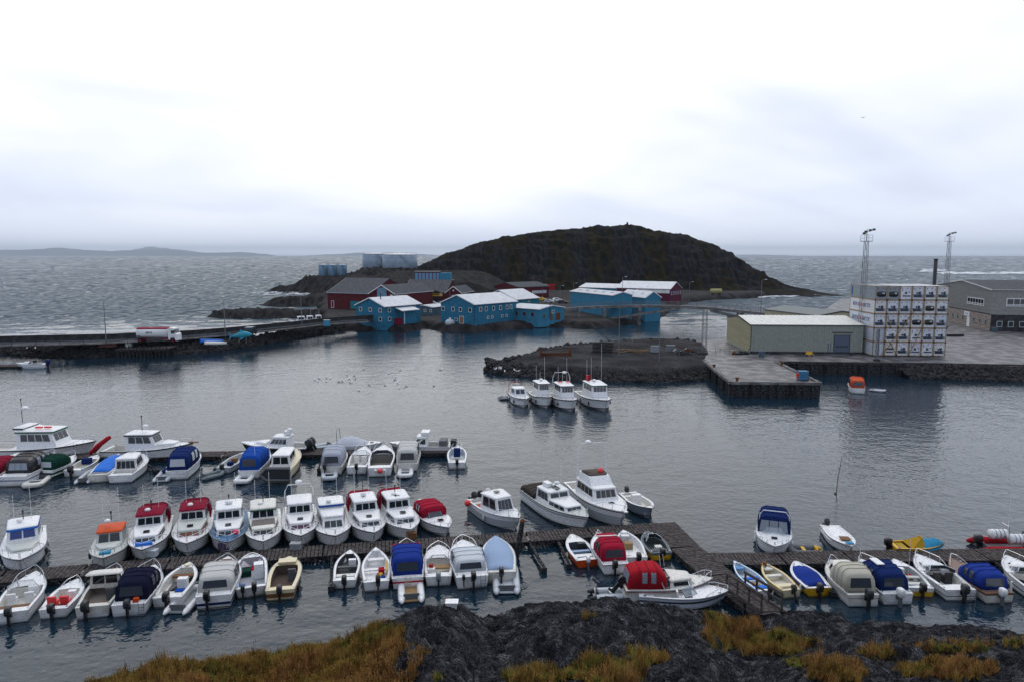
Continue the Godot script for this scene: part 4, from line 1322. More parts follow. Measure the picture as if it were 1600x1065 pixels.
	bx("tray", o, Vector3(0, 0.5, 0), Vector3(1.3, 0.14, 0.6), M.yellow)
	bx("board", o, Vector3(0, 0.75, -0.25), Vector3(1.3, 0.4, 0.06), M.yellow)
	for s in [-0.5, 0.5]: bx("wheel", o, Vector3(s, 0.2, 0), Vector3(0.12, 0.4, 0.4), M.rust)
	# shed behind
	a = Vector3(73.2, QH, -172.0)
	o = thing("back_shed", "cream shed with grey green roof behind the quay warehouse", "shed", a, deg_to_rad(16))
	house(o, 13.0, 21.0, 5.4, 0.9, "v", M.beige, paint(0.26, 0.28, 0.27, 0.6), M.dark, 0.25)
	# containers
	containers()
	# grey industrial hall
	var ga = Vector3(134.0, QH, -228.0); var gb = Vector3(126.0, QH, -189.6)
	w = wide(ga, gb); d = 70.0
	o = site("industrial_hall", "big grey clad industrial hall on a stained concrete base", "hall", ga, gb)
	house(o, w, d, 10.7, 1.9, "v", M.hallgrey, M.roofdark, M.offwhite, 0.3, 0.0, 0.0)
	F0 = face_basis("F", w, d); var R0 = face_basis("R", w, d)
	ribs(o, F0, 4.5, gable_top(10.6, 1.85), 0.55, M.hallgrey, 0.10)
	ribs(o, R0, 4.5, func(_u): return 10.55, 0.55, M.hallgrey, 0.10)
	bx("base_wall", o, Vector3(w / 2, 2.15, 0.08), Vector3(w + 0.3, 4.3, 0.2), M.oldwall)
	bx("base_wall", o, Vector3(w + 0.08, 2.15, -d / 2), Vector3(0.2, 4.3, d - 0.1), M.darkconcrete)
	bx("ledge", o, Vector3(w / 2, 4.38, 0.12), Vector3(w + 0.4, 0.14, 0.34), M.darkconcrete)
	var FW = [Vector3(0, 0, 0.18), Vector3.RIGHT, Vector3.BACK, w]
	for k in 10:
		if k == 6: continue
		window_on(o, FW, 0.08 + 0.096 * k, 2.1, 1.1, 1.15, M.grey, M.glass)
	window_on(o, FW, 0.655, 1.3, 1.6, 2.6, M.white, M.white, "door")
	bx("sign", o, Vector3(w * 0.625, 3.45, 0.24), Vector3(3.6, 1.25, 0.08), M.white)
	var tm = TextMesh.new()
	var fnt = SystemFont.new(); fnt.font_names = PackedStringArray(["Droid Sans"])
	tm.font = fnt; tm.text = "ARCTIC"; tm.font_size = 40; tm.pixel_size = 0.016; tm.depth = 0.02
	put("sign_lettering", tm, paint(0.10, 0.20, 0.40, 0.6), o).position = Vector3(w * 0.625, 3.4, 0.29)
	window_on(o, [Vector3(0, 0, 0.11), Vector3.RIGHT, Vector3.BACK, w], 0.75, 7.2, 10.5, 1.5, M.white, M.glass, "window", 5, 0.2)
	bx("window_transom", o, Vector3(w * 0.75, 6.75, 0.17), Vector3(10.5, 0.14, 0.09), M.white)
	window_on(o, [Vector3(w + 0.11, 0, 0), Vector3.FORWARD, Vector3.RIGHT, d], 0.115, 7.6, 9.0, 1.7, M.white, M.glass, "window", 5, 0.2)
	bx("window_transom", o, Vector3(w + 0.19, 7.0, -d * 0.115), Vector3(0.09, 0.12, 9.0), M.white)
	for k in 4: window_on(o, [Vector3(w + 0.18, 0, 0), Vector3.FORWARD, Vector3.RIGHT, d], 0.03 + 0.038 * k, 1.9, 1.1, 1.3, M.plastic, M.glass)
	o = thing("waste_skip", "dark blue bin at the corner of the industrial hall", "bin", P(1554, 519, QH))
	bin_parts(o)
	o = thing("kerb_pile", "low heap of dark timber lying in the container yard", "timber", P(1490, 525.5, QH))
	for k in 5: bx("beam", o, Vector3(rng.randf_range(-1.2, 1.2), 0.15 + 0.24 * (k / 3), rng.randf_range(-0.3, 0.3)), Vector3(4.0, 0.24, 0.28), M.pile, Basis(Vector3.UP, rng.randf_range(-0.1, 0.1)))
	# masts
	lattice("tall floodlight mast between the quay warehouse and the containers", Vector3(71.7, QH, -147.5), 22.6, 1.15, 0.62, true)
	lattice("tall floodlight mast behind the containers", Vector3(120.0, QH, -200.0), 23.6, 1.2, 0.62, true)
	lattice("slender lattice mast at the root of the breakwater", P(1100, 552.5, QH), 9.0, 0.9, 0.75, false)
	lattice("thin lattice post at the quay edge before the containers", P(1370, 563.5, QH), 6.0, 0.42, 0.36, false)
	o = thing("chimney_pipe", "tall black steel chimney pipe behind the containers", "chimney", Vector3(96.2, QH, -165.0))
	var cp = Shape.new(true); cp.cyl(Vector3.ZERO, Vector3(0, 18.8, 0), 0.42, 0.42, 14); put("pipe", cp, M.black, o)
	var cc = Shape.new(true); cc.cyl(Vector3(0, 18.8, 0), Vector3(0, 19.0, 0), 0.5, 0.5, 14); put("collar", cc, M.dark, o)
	var cs = Shape.new(); cs.box(Vector3(0, 0.2, 0), Vector3(1.6, 0.4, 1.6)); put("plinth", cs, M.darkconcrete, o)
	bridge()
func bin_parts(o):
	var t = Shape.new()
	t.hexa([Vector3(-0.45, 0.2, -0.35), Vector3(0.45, 0.2, -0.35), Vector3(-0.6, 1.15, -0.45), Vector3(0.6, 1.15, -0.45), Vector3(-0.45, 0.2, 0.35), Vector3(0.45, 0.2, 0.35), Vector3(-0.6, 1.15, 0.45), Vector3(0.6, 1.15, 0.45)])
	put("tub_body", t, M.slate, o)
	bx("lid", o, Vector3(0, 1.2, 0), Vector3(1.28, 0.1, 0.98), M.midgrey)
	for s in [-1, 1]: bx("wheel", o, Vector3(s * 0.38, 0.1, 0), Vector3(0.1, 0.2, 0.2), M.rubber)
func torus(c, R, r, axis) -> Shape:
	var q = Shape.new(true)
	var rings = []
	for i in 17:
		var a = TAU * i / 16
		var ring = []
		for j in 8:
			var b = TAU * j / 8
			var p = Vector3(cos(a) * (R + r * cos(b)), sin(a) * (R + r * cos(b)), r * sin(b))
			if axis == "y": p = Vector3(p.x, p.z, p.y)
			elif axis == "x": p = Vector3(p.z, p.y, p.x)
			ring.append(c + p)
		rings.append(ring)
	q.loft(rings, false, false)
	return q
func lattice(label, foot: Vector3, h, w0, w1, lights):
	var o = thing("lattice_mast", label, "mast", foot)
	var c = [Vector3(-1, 0, -1), Vector3(1, 0, -1), Vector3(1, 0, 1), Vector3(-1, 0, 1)]
	for k in 4:
		var q = Shape.new()
		q.bar(c[k] * w0 / 2, c[k] * w1 / 2 + Vector3(0, h, 0), 0.075, 0.075)
		put("leg", q, M.galv, o)
	var n = int(h / 1.2)
	var br = Shape.new()
	for i in n:
		var y0 = h * i / n; var y1 = h * (i + 1.0) / n
		var s0 = lerpf(w0, w1, float(i) / n) / 2; var s1 = lerpf(w0, w1, (i + 1.0) / n) / 2
		for k in 4:
			var a = c[k]; var b = c[(k + 1) % 4]
			if (i + k) % 2 == 0: br.bar(a * s0 + Vector3(0, y0, 0), b * s1 + Vector3(0, y1, 0), 0.03, 0.03)
			else: br.bar(b * s0 + Vector3(0, y0, 0), a * s1 + Vector3(0, y1, 0), 0.03, 0.03)
			br.bar(a * s1 + Vector3(0, y1, 0), b * s1 + Vector3(0, y1, 0), 0.03, 0.03)
	put("bracing", br, M.galv, o).set_meta("kind", "stuff")
	bx("foot_block", o, Vector3(0, 0.1, 0), Vector3(w0 + 0.5, 0.4, w0 + 0.5), M.darkconcrete)
	if lights:
		bx("platform", o, Vector3(0, h, 0), Vector3(1.7, 0.12, 1.7), M.galv)
		var r = Shape.new()
		for k in 4:
			r.bar(c[k] * 0.82 + Vector3(0, h, 0), c[k] * 0.82 + Vector3(0, h + 1.3, 0), 0.07, 0.07)
			for y in [0.65, 1.25]: r.bar(c[k] * 0.82 + Vector3(0, h + y, 0), c[(k + 1) % 4] * 0.82 + Vector3(0, h + y, 0), 0.06, 0.06)
		put("railing", r, M.plastic, o)
		for a in [[-0.5, 1.9, 0.6], [0.4, 2.2, 0.5], [1.3, 2.35, 0.2], [-0.2, 1.6, -0.7]]:
			bx("floodlight", o, Vector3(a[0], h + a[1], a[2]), Vector3(0.55, 0.34, 0.25), M.dark, Basis(Vector3.RIGHT, 0.5))
		var ps = Shape.new(); ps.bar(Vector3(0, h, 0), Vector3(0, h + 2.4, 0), 0.12, 0.12); ps.bar(Vector3(-0.6, h + 1.7, 0.3), Vector3(1.3, h + 2.2, 0.3), 0.08, 0.08)
		put("lamp_bracket", ps, M.galv, o)
func containers():
	var a = P(1362.5, 556.0, QH); var b = P(1477.0, 557.0, QH)
	var w = wide(a, b) / 6.0
	var h = 2.74
	var turn = atan2(-(b - a).z, (b - a).x)
	var look = ["dxacca", "daacaa", "aaabba", "aaaaba", "bbcaaa"]
	var rows = ["ground", "second", "third", "fourth", "top"]
	var cols = ["end column beside the warehouse", "second column from the warehouse", "third column from the warehouse", "fourth column from the warehouse", "fifth column from the warehouse", "end column facing the open yard"]
	M.reefer = grain(Color(0.52, 0.55, 0.59), Color(0.70, 0.73, 0.77), 5.0, 0.5, 401, 0.014)
	M.reefergrey = grain(Color(0.19, 0.225, 0.245), Color(0.26, 0.295, 0.315), 5.0, 0.5, 403, 0.014)
	M.frame = grain(Color(0.17, 0.085, 0.030), Color(0.50, 0.47, 0.40), 1.6, 0.8, 405, 0.02, 0.0, 512, 5, 0.35, 0.62)
	M.reefer2 = grain(Color(0.40, 0.44, 0.50), Color(0.60, 0.64, 0.70), 3.0, 0.5, 407, 0.014, 0.0, 512, 6, 0.2, 0.6)
	M.reefer3 = grain(Color(0.44, 0.42, 0.38), Color(0.70, 0.71, 0.72), 2.2, 0.55, 409, 0.016, 0.0, 512, 6, 0.2, 0.55)
	var unitblue = paint(0.025, 0.065, 0.14, 0.5)
	for r in 5:
		for c in 6:
			var t = look[r][c]
			var p = a.lerp(b, c / 6.0) + Vector3(0, h * r + 0.12, 0)
			var kind = {"a": "white refrigerated container with blue fan unit", "b": "refrigerated container with big dark cooling unit", "c": "white refrigerated container with small black hatch", "d": "white container showing its barred doors", "x": "white refrigerated container with dark slotted unit"}[t]
			var o = thing("shipping_container", "%s, %s row, %s" % [kind, rows[r], cols[c]], "container", p, turn, "stacked containers on the quay")
			var body = M.reefergrey if r == 4 and c < 2 else [M.reefer, M.reefer2, M.reefer, M.reefer3][(c * 7 + r * 5) % 4]
			var s = Shape.new()
			s.box(Vector3(w / 2, h / 2, -6.1), Vector3(w - 0.09, h - 0.10, 12.1))
			put("box", s, body, o)
			for x in [0.09, w - 0.09]:
				bx("corner_post", o, Vector3(x, h / 2, 0.0), Vector3(0.15, h - 0.02, 0.16), M.frame)
			for y in [0.08, h - 0.09]: bx("end_rail", o, Vector3(w / 2, y, 0.01), Vector3(w - 0.32, 0.13, 0.14), M.frame)
			if c == 0 or r == 4:
				var sr = Shape.new()
				for y in [0.08, h - 0.08]: sr.box(Vector3(0.05, y, -6.1), Vector3(0.10, 0.14, 12.0))
				sr.box(Vector3(0.06, h / 2, -12.15), Vector3(0.14, h - 0.02, 0.12))
				put("side_rail", sr, M.frame, o)
			for x in [0.09, w - 0.09]:
				for y in [0.10, h - 0.10]: bx("corner_casting", o, Vector3(x, y, 0.06), Vector3(0.19, 0.17, 0.12), M.rust)
			if t == "d":
				for k in 4: bx("locking_bar", o, Vector3(w * (0.2 + 0.2 * k), h / 2, 0.06), Vector3(0.07, h - 0.3, 0.07), M.plastic)
				bx("door_seam", o, Vector3(w / 2, h / 2, 0.0), Vector3(0.04, h - 0.3, 0.06), M.dark)
				for k in 6:
					for x in [0.18, w - 0.18]: bx("hinge", o, Vector3(x, 0.35 + 0.41 * k, 0.07), Vector3(0.16, 0.08, 0.06), M.dark)
			else:
				bx("unit_panel", o, Vector3(w / 2, h / 2, -0.02), Vector3(w - 0.36, h - 0.32, 0.06), body)
				if t == "a":
					bx("fan_grille", o, Vector3(w / 2, 0.72, 0.03), Vector3(w - 0.60, 0.42, 0.06), M.black)
					bx("fan_panel", o, Vector3(w * 0.42, 1.0, 0.04), Vector3(w - 0.62, 0.20, 0.05), unitblue)
					var fan = Shape.new(true); fan.cyl(Vector3(w * 0.40, 1.36, 0.0), Vector3(w * 0.40, 1.36, 0.06), 0.17, 0.17, 12); put("fan", fan, M.black, o)
					bx("control_box", o, Vector3(w * 0.60, 1.35, 0.05), Vector3(0.42, 0.52, 0.08), M.dark)
					bx("meter", o, Vector3(w * 0.82, 0.78 + 0.1 * (c % 2), 0.06), Vector3(0.3, 0.5, 0.05), M.grey)
				elif t == "b":
					var u = Shape.new(true)
					var ring = [[], []]
					for k in 20:
						var an = TAU * k / 20
						var x = w / 2 + 0.86 * signf(cos(an)) * pow(absf(cos(an)), 0.5)
						var y = 1.12 + 0.52 * signf(sin(an)) * pow(absf(sin(an)), 0.5)
						ring[0].append(Vector3(x, y, 0.0)); ring[1].append(Vector3(x, y, 0.07))
					u.loft(ring)
					put("cooling_unit", u, M.black, o)
					bx("control_box", o, Vector3(w * 0.66, 1.30, 0.08), Vector3(0.42, 0.26, 0.08), M.plastic)
					bx("pipe", o, Vector3(w * 0.35, 1.1, 0.09), Vector3(0.5, 0.12, 0.06), M.dark)
				elif t == "c":
					bx("hatch", o, Vector3(w * 0.5, 1.36, 0.03), Vector3(0.40, 0.40, 0.06), M.black)
					bx("slot", o, Vector3(w * 0.55, 0.78, 0.03), Vector3(1.5, 0.22, 0.06), M.black)
					for k in 2: bx("vent", o, Vector3(w * (0.22 + 0.55 * k), 1.85 - 0.3 * k, 0.03), Vector3(0.16, 0.2, 0.05), M.dark)
				else:
					bx("slot", o, Vector3(w * 0.45, 1.36, 0.03), Vector3(1.6, 0.34, 0.06), M.black)
					bx("slot", o, Vector3(w * 0.42, 0.74, 0.03), Vector3(1.3, 0.24, 0.06), M.dark)
				bx("red_mark", o, Vector3(w * 0.60, 2.28, 0.03), Vector3(0.30, 0.14, 0.03), paint(0.45, 0.03, 0.03, 0.6))
				bx("number_plate", o, Vector3(w * 0.20, 2.2, 0.03), Vector3(0.14, 0.24, 0.03), M.midgrey)
				if (c + r) % 2 == 0: bx("number_plate", o, Vector3(w * 0.84, 2.1, 0.03), Vector3(0.14, 0.2, 0.03), M.midgrey)
			if c == 0 and (r == 2 or r == 3):
				for part in [["ROYAL", 3.4], ["ARCTIC", 8.3]]:
					var tm = TextMesh.new()
					var fnt = SystemFont.new(); fnt.font_names = PackedStringArray(["Droid Serif"]); fnt.font_weight = 700
					tm.font = fnt; tm.text = part[0]; tm.font_size = 64; tm.pixel_size = 0.0165; tm.depth = 0.02
					var l = put("lettering", tm, paint(0.03, 0.05, 0.16, 0.6), o)
					l.rotation.y = -PI / 2
					l.position = Vector3(0.03, h * 0.52, -12.2 + part[1])
				for k in 3: bx("emblem", o, Vector3(0.035, h * 0.52 + 0.24 - 0.24 * k, -6.55 + (0.12 if k == 1 else 0.0)), Vector3(0.02, 0.17, 0.95), paint(0.55, 0.02, 0.03, 0.6))
			if c == 0 and r == 4: bx("blue_mark", o, Vector3(0.03, h * 0.5, -11.3), Vector3(0.02, 1.7, 0.5), M.blue)
	# rusty lashings across the front of the stack
	var lash = [[2.0, 0.35, 7.6, 9.0, "longest rusty yellow pipe slanting up from the ground row to the third row of containers"], [3.2, 3.0, 4.6, 0.4, "short rusty yellow pipe slanting down across the lowest two rows"], [7.0, 0.3, 9.8, 7.0, "steep rusty yellow pipe crossing the fourth and fifth container columns"], [2.6, 7.8, 3.3, 5.6, "short rusty yellow pipe high on the second container column"]]
	for l in lash:
		var o = thing("lashing_pipe", l[4], "pipe", a, turn, "pipes across the containers")
		var q = Shape.new()
		q.tube([Vector3(l[0], l[1], 0.16), Vector3((l[0] + l[2]) / 2, (l[1] + l[3]) / 2, 0.2), Vector3(l[2], l[3], 0.16)], 0.07, 6)
		put("tube", q, paint(0.30, 0.19, 0.05, 0.8), o)
		bx("clamp", o, Vector3(l[2], l[3], 0.18), Vector3(0.2, 0.2, 0.12), M.rust)
func bridge():
	var pts = []
	for a in [[868, 483.5, 236.0], [905, 480.0, 235.0], [945, 478.0, 233.0], [1000, 477.0, 230.0], [1060, 477.5, 225.0], [1110, 480.5, 217.0], [1160, 485.5, 207.0], [1210, 490.5, 198.0], [1260, 494.5, 190.0]]: pts.append(PD(a[0], a[1], a[2]))
	var o = thing("road_bridge", "slender concrete road bridge curving from the village to the quay", "bridge")
	for i in pts.size() - 1:
		var q = Shape.new()
		var n = Vector3(-(pts[i + 1] - pts[i]).z, 0, (pts[i + 1] - pts[i]).x).normalized() * -2.6
		var up = Vector3(0, 0.35, 0)
		q.quad(pts[i] , pts[i + 1], pts[i + 1] + n, pts[i] + n)
		q.quad(pts[i] - up * 2.2, pts[i + 1] - up * 2.2, pts[i + 1] + n - up * 2.2, pts[i] + n - up * 2.2)
		q.quad(pts[i] - up * 2.2, pts[i], pts[i + 1], pts[i + 1] - up * 2.2)
		q.quad(pts[i] + n - up * 2.2, pts[i] + n, pts[i + 1] + n, pts[i + 1] + n - up * 2.2)
		put("deck_span", q, M.concrete, o)
		var r = Shape.new()
		for s in [0.08, 0.92]:
			for y in [0.55, 1.05]: r.bar(pts[i] + n * s + Vector3(0, y, 0), pts[i + 1] + n * s + Vector3(0, y, 0), 0.06, 0.06)
			var k = maxi(int(pts[i].distance_to(pts[i + 1]) / 2.2), 1)
			for j in k:
				var p = pts[i].lerp(pts[i + 1], float(j) / k) + n * s
				r.bar(p, p + Vector3(0, 1.15, 0), 0.08, 0.08)
		put("railing", r, M.galv, o)
	for a in [[1, 6.0, 0.8], [2, 6.0, 0.8], [3, 7.0, 0.9], [6, 9.0, 1.2]]:
		bx("pier", o, pts[a[0]] + Vector3(0, -a[1] / 2 - 0.6, -1.4), Vector3(a[2], a[1], 3.2), M.concrete)
	var br = Shape.new()
	br.bar(pts[1] + Vector3(2, -5.0, 0.3), pts[4] + Vector3(0, -0.9, 0.3), 0.5, 0.7)
	br.bar(pts[7] + Vector3(4, -4.2, 0.3), pts[5] + Vector3(0, -0.9, 0.3), 0.5, 0.7)
	put("arch_strut", br, M.concrete, o)
	for a in [[1187, 6.0, "lamp post on the bridge near the quay end"], [974, 6.0, "lamp post on the bridge in front of the blue halls"]]:
		var px: float = a[0]
		var best = pts[0]
		for i in pts.size() - 1:
			for k in 10:
				var p = pts[i].lerp(pts[i + 1], k / 10.0)
				if absf(pix(p).x - px) < absf(pix(best).x - px): best = p
		lamp_post(a[2], best + Vector3(0, 0, -0.3), a[1] + 3.0, 0.8, "bridge lamp posts")

# ---------------------------------------------------------------- pontoons
func pontoon(label, line, w, seg = 0):
	var o = thing("pontoon", label, "pontoon")
	for i in line.size() - 1:
		var a: Vector3 = line[i]; var b: Vector3 = line[i + 1]
		var d = (b - a).normalized()
		var n = Vector3(-d.z, 0, d.x)
		a += d * 0.05; b -= d * 0.05
		var s = sub("section", o)
		var q = Shape.new()
		var k = int(a.distance_to(b) / 0.27)
		for j in k:
			var p = a.lerp(b, (j + 0.5) / k) + Vector3(0, 0.012 * ((j * 7) % 5) / 5.0, 0)
			q.box(p, Vector3(a.distance_to(b) / k * 0.80, 0.05, w + 0.06 * ((j * 13) % 7) / 7.0), Basis(d, Vector3.UP, n))
		put("decking", q, M.plank, s).set_meta("kind", "stuff")
		for e in [-1, 1]:
			var bq = Shape.new()
			bq.bar(a + n * e * (w / 2 - 0.06) + Vector3(0, -0.18, 0), b + n * e * (w / 2 - 0.06) + Vector3(0, -0.18, 0), 0.12, 0.28)
			put("side_beam", bq, M.pile, s)
		var f = Shape.new()
		for j in maxi(int(a.distance_to(b) / 3.0), 1):
			f.box(a.lerp(b, (j + 0.5) / maxi(int(a.distance_to(b) / 3.0), 1)) + Vector3(0, -0.4, 0), Vector3(1.6, 0.55, w - 0.3), Basis(d, Vector3.UP, n))
		put("floats", f, M.dark, s)
	return o
func boom(label, a: Vector3, b: Vector3):
	var o = thing("mooring_boom", label, "boom", a, atan2(-(b - a).z, (b - a).x), "mooring booms of the pontoons")
	var l = wide(a, b)
	bx("arm", o, Vector3(l / 2, 0.05, 0), Vector3(l, 0.16, 0.2), M.pile)
	bx("end_float", o, Vector3(l - 0.35, -0.08, 0), Vector3(0.9, 0.36, 0.4), M.dark)
func build_pontoons():
	var mid = []
	for a in [[-140, 914], [0, 901], [130, 890.5], [262, 880], [390, 869], [505, 859.5], [615, 852], [724, 844.5], [824, 838], [922, 831], [1034, 823.5]]: mid.append(P(a[0], a[1], 0.5))
	pontoon("long plank pontoon with cruisers moored bow in along one side", mid, 2.0)
	var gang = [P(1033, 816, 0.52), P(1070, 854.5, 0.52), P(1122, 898, 0.52), P(1205, 960, 0.52)]
	pontoon("broad plank gangway pontoon leading to the rocky shore steps", gang, 2.3)
	var rt = [P(1108, 872.5, 0.5), P(1222, 872, 0.5), P(1325, 869, 0.5), P(1430, 867.5, 0.5), P(1535, 866, 0.5), P(1640, 865, 0.5), P(1760, 864, 0.5)]
	pontoon("short plank pontoon with the red rescue boat and open skiffs", rt, 2.0)
	var bk = []
	for a in [[-120, 718], [0, 714.5], [110, 712.5], [230, 710.5], [350, 708.5], [470, 706.5], [590, 704.5], [705, 703]]: bk.append(P(a[0], a[1], 0.5))
	pontoon("far plank pontoon with the white pilot boats alongside", bk, 2.1)
	for a in [[333, 882, 268, 925, "between the red seated boat and the cuddy boat"], [191, 893, 168, 952, "beside the cuddy boat with open cockpit"], [372, 876, 350, 935, "beside the grey canvas cruiser"], [470, 868, 462, 916, "beside the cream boat"], [519, 863, 517, 917, "beside the small open motor boat"], [826, 846, 850, 888, "in the open gap of the long pontoon"], [870, 842, 889, 882, "beside the orange hulled boat"], [1252, 884, 1262, 900, "beside the cream skiff"], [1293, 882, 1302, 926, "beside the yellow boat with blue cover"], [1545, 872, 1600, 912, "beside the wood decked boat"], [212, 716, 245, 735, "beside the white boat with glass doors"], [317, 714, 292, 735, "beside the navy canopy boat with inflatable"], [355, 713, 336, 733, "beside the grey inflatable"], [470, 711, 458, 733, "beside the boat with dark dinghy on its stern"], [505, 710, 498, 733, "beside the pale canvas boat"]]:
		boom("dark mooring boom " + a[4], P(a[0], a[1], 0.3), P(a[2], a[3], 0.3))
	# steps from the gangway to the rock
	var s0 = P(1150, 918, 0.9); var s1 = P(1197, 968, 0.9)
	var o = site("timber_steps", "dark timber steps with handrails from the gangway to the rock", "steps", s0, s1)
	var l = wide(s0, s1) + 0.6
	for k in 9: bx("tread", o, Vector3(l * (k + 0.5) / 9.0, 0.05 + 0.09 * k, 0), Vector3(0.34, 0.06, 1.2), M.plank)
	for e in [-1, 1]:
		var q = Shape.new()
		q.bar(Vector3(0, -0.02, e * 0.62), Vector3(l, 0.85, e * 0.62), 0.08, 0.24)
		put("stringer", q, M.plank, o)
		var r = Shape.new()
		r.bar(Vector3(-0.2, 0.95, e * 0.62), Vector3(l, 1.85, e * 0.62), 0.09, 0.14)
		r.bar(Vector3(-0.2, 0.5, e * 0.62), Vector3(l, 1.4, e * 0.62), 0.06, 0.1)
		put("handrail", r, M.plank, o)
		for k in 4: bx("post", o, Vector3(l * k / 3.0, 0.45 + 0.3 * k, e * 0.62), Vector3(0.1, 1.1, 0.1), M.plank)
	bx("landing_post", o, Vector3(l * 0.5, -0.6, 0.5), Vector3(0.14, 1.6, 0.14), M.pile)

# ---------------------------------------------------------------- boats
# a boat's own axes: x forward, y up from the waterline, z to starboard; t runs from the stern (0) to the bow (1)
class Hull:
	var L := 6.0
	var B := 2.2
	var fs := 0.7
	var fb := 1.1
	var tr := 0.86
	var pw := 2.3
	var rake := 0.7
	func w(t) -> float:
		if t < 0.45: return B / 2 * lerpf(tr, 1.0, smoothstep(0.0, 1.0, t / 0.45))
		return B / 2 * maxf(1.0 - pow((t - 0.45) / 0.55, pw), 0.012)
	func s(t) -> float: return fs + (fb - fs) * t * t
	func x(t) -> float: return (t - 0.5) * L
	func side(t, v) -> Vector3:                # v 0 at the gunwale, 1 at the chine
		var k = pow(t, 4.0)
		var top = Vector3(x(t), s(t), w(t))
		var low = Vector3(x(t) - rake * k * 0.75, 0.02 + 0.30 * k, w(t) * (0.90 - 0.22 * k))
		var p = top.lerp(low, v)
		p.z -= 0.05 * B * k * sin(v * PI)
		return p
	func keel(t) -> Vector3:
		return Vector3(x(t) - rake * pow(t, 4.0), -0.35 + 0.25 * pow(t, 5.0), 0)
func V(x, y, z) -> Vector3: return Vector3(x, y, z)
func mirror(p: Vector3) -> Vector3: return Vector3(p.x, p.y, -p.z)
func quad_panel(q: Shape, f, u0, v0, u1, v1, th):
	# a thin plate on the face f = [bottom start, bottom end, top end, top start]
	var at = func(u, v): return f[0].lerp(f[1], u).lerp(f[3].lerp(f[2], u), v)
	var n = (f[1] - f[0]).cross(f[3] - f[0]).normalized() * th
	var c = [at.call(u0, v0), at.call(u1, v0), at.call(u1, v1), at.call(u0, v1)]
	q.loft([[c[0] - n, c[1] - n, c[2] - n, c[3] - n], [c[0] + n, c[1] + n, c[2] + n, c[3] + n]])
func rounded(x0, x1, w0, w1, y, r = 0.22):
	# plan outline with rounded corners, rear half-width w0 and front w1
	var out = []
	var cs = [[x1, w1, 0.0], [x0, w0, PI / 2], [x0, -w0, PI], [x1, -w1, PI * 1.5]]
	for c in cs:
		var rr = minf(r, minf(absf(c[1]) * 0.8, (x1 - x0) * 0.4))
		var cx = c[0] + (-rr if c[0] == x1 else rr)
		var cz = c[1] + (-rr if c[1] > 0 else rr)
		for k in 4:
			var a = c[2] + PI / 2 * k / 3.0
			out.append(Vector3(cx + cos(a) * rr, y, cz + sin(a) * rr))
	return out
func cabin(o, h: Hull, t0, t1, wf, y0, y1, opt):
	# a deckhouse: walls, panes, roof
	var x0 = h.x(t0); var x1 = h.x(t1)
	var wa = h.w(t0) * wf; var wb = h.w(t1) * wf if opt.get("taper", true) else wa
	wb = minf(wb, wa)
	if opt.has("wb"): wb = wa * opt.wb
	var fr = opt.get("front", 0.35) ; var rr = opt.get("rear", 0.05); var nar = opt.get("narrow", 0.88)
	var b = [Vector3(x0, y0, wa), Vector3(x1, y0, wb), Vector3(x1, y0, -wb), Vector3(x0, y0, -wa)]
	var t = [Vector3(x0 + rr, y1, wa * nar), Vector3(x1 - fr, y1, wb * nar), Vector3(x1 - fr, y1, -wb * nar), Vector3(x0 + rr, y1, -wa * nar)]
	var q = Shape.new()
	q.loft([b, t], false, true)
	var body = put(opt.get("called", "cabin"), q, opt.get("m", M.white), o)
	var gm = opt.get("glass", M.glass)
	var faces = {"F": [b[1], b[2], t[2], t[1]], "R": [b[0], b[1], t[1], t[0]], "L": [b[2], b[3], t[3], t[2]], "A": [b[3], b[0], t[0], t[3]]}
	for f in faces:
		var n = opt.get(f, 0)
		if n == 0: continue
		var v0 = opt.get("v0", 0.42); var v1 = opt.get("v1", 0.90)
		if f == "F" and opt.has("fv0"): v0 = opt.fv0
		var e = opt.get("edge", 0.07)
		if f == "L" or f == "R":
			e = opt.get("sedge", 0.10)
		for k in n:
			var u0 = e + (1.0 - 2 * e) * (k + 0.06) / n; var u1 = e + (1.0 - 2 * e) * (k + 0.94) / n
			var p = Shape.new()
			quad_panel(p, faces[f], u0, v0, u1, v1, 0.022)
			put("windscreen" if f == "F" else "window", p, gm, body if o.get_parent() == self else o)
	if opt.get("roof", true):
		var ov = opt.get("over", 0.10); var fo = opt.get("visor", 0.15)
		var rm = opt.get("roof_m", M.white)
		var rq = Shape.new(true)
		var xa = x0 + rr - ov; var xb = x1 - fr + fo
		rq.loft([rounded(xa, xb, wa * nar + ov * 0.7, wb * nar + ov * 0.7, y1), rounded(xa, xb, wa * nar + ov * 0.7, wb * nar + ov * 0.7, y1 + 0.05), rounded(xa + 0.12, xb - 0.12, wa * nar - 0.05, wb * nar - 0.05, y1 + 0.12)])
		put("roof", rq, rm, o)
		if opt.has("brow"):
			var bq = Shape.new(true)
			bq.loft([rounded(xa - 0.02, xb + 0.02, wa * nar + ov * 0.7 + 0.02, wb * nar + ov * 0.7 + 0.02, y1 - 0.12), rounded(xa - 0.02, xb + 0.02, wa * nar + ov * 0.7 + 0.02, wb * nar + ov * 0.7 + 0.02, y1 + 0.03)], false, false)
			put("roof_edge", bq, opt.brow, o)
	return [b, t]
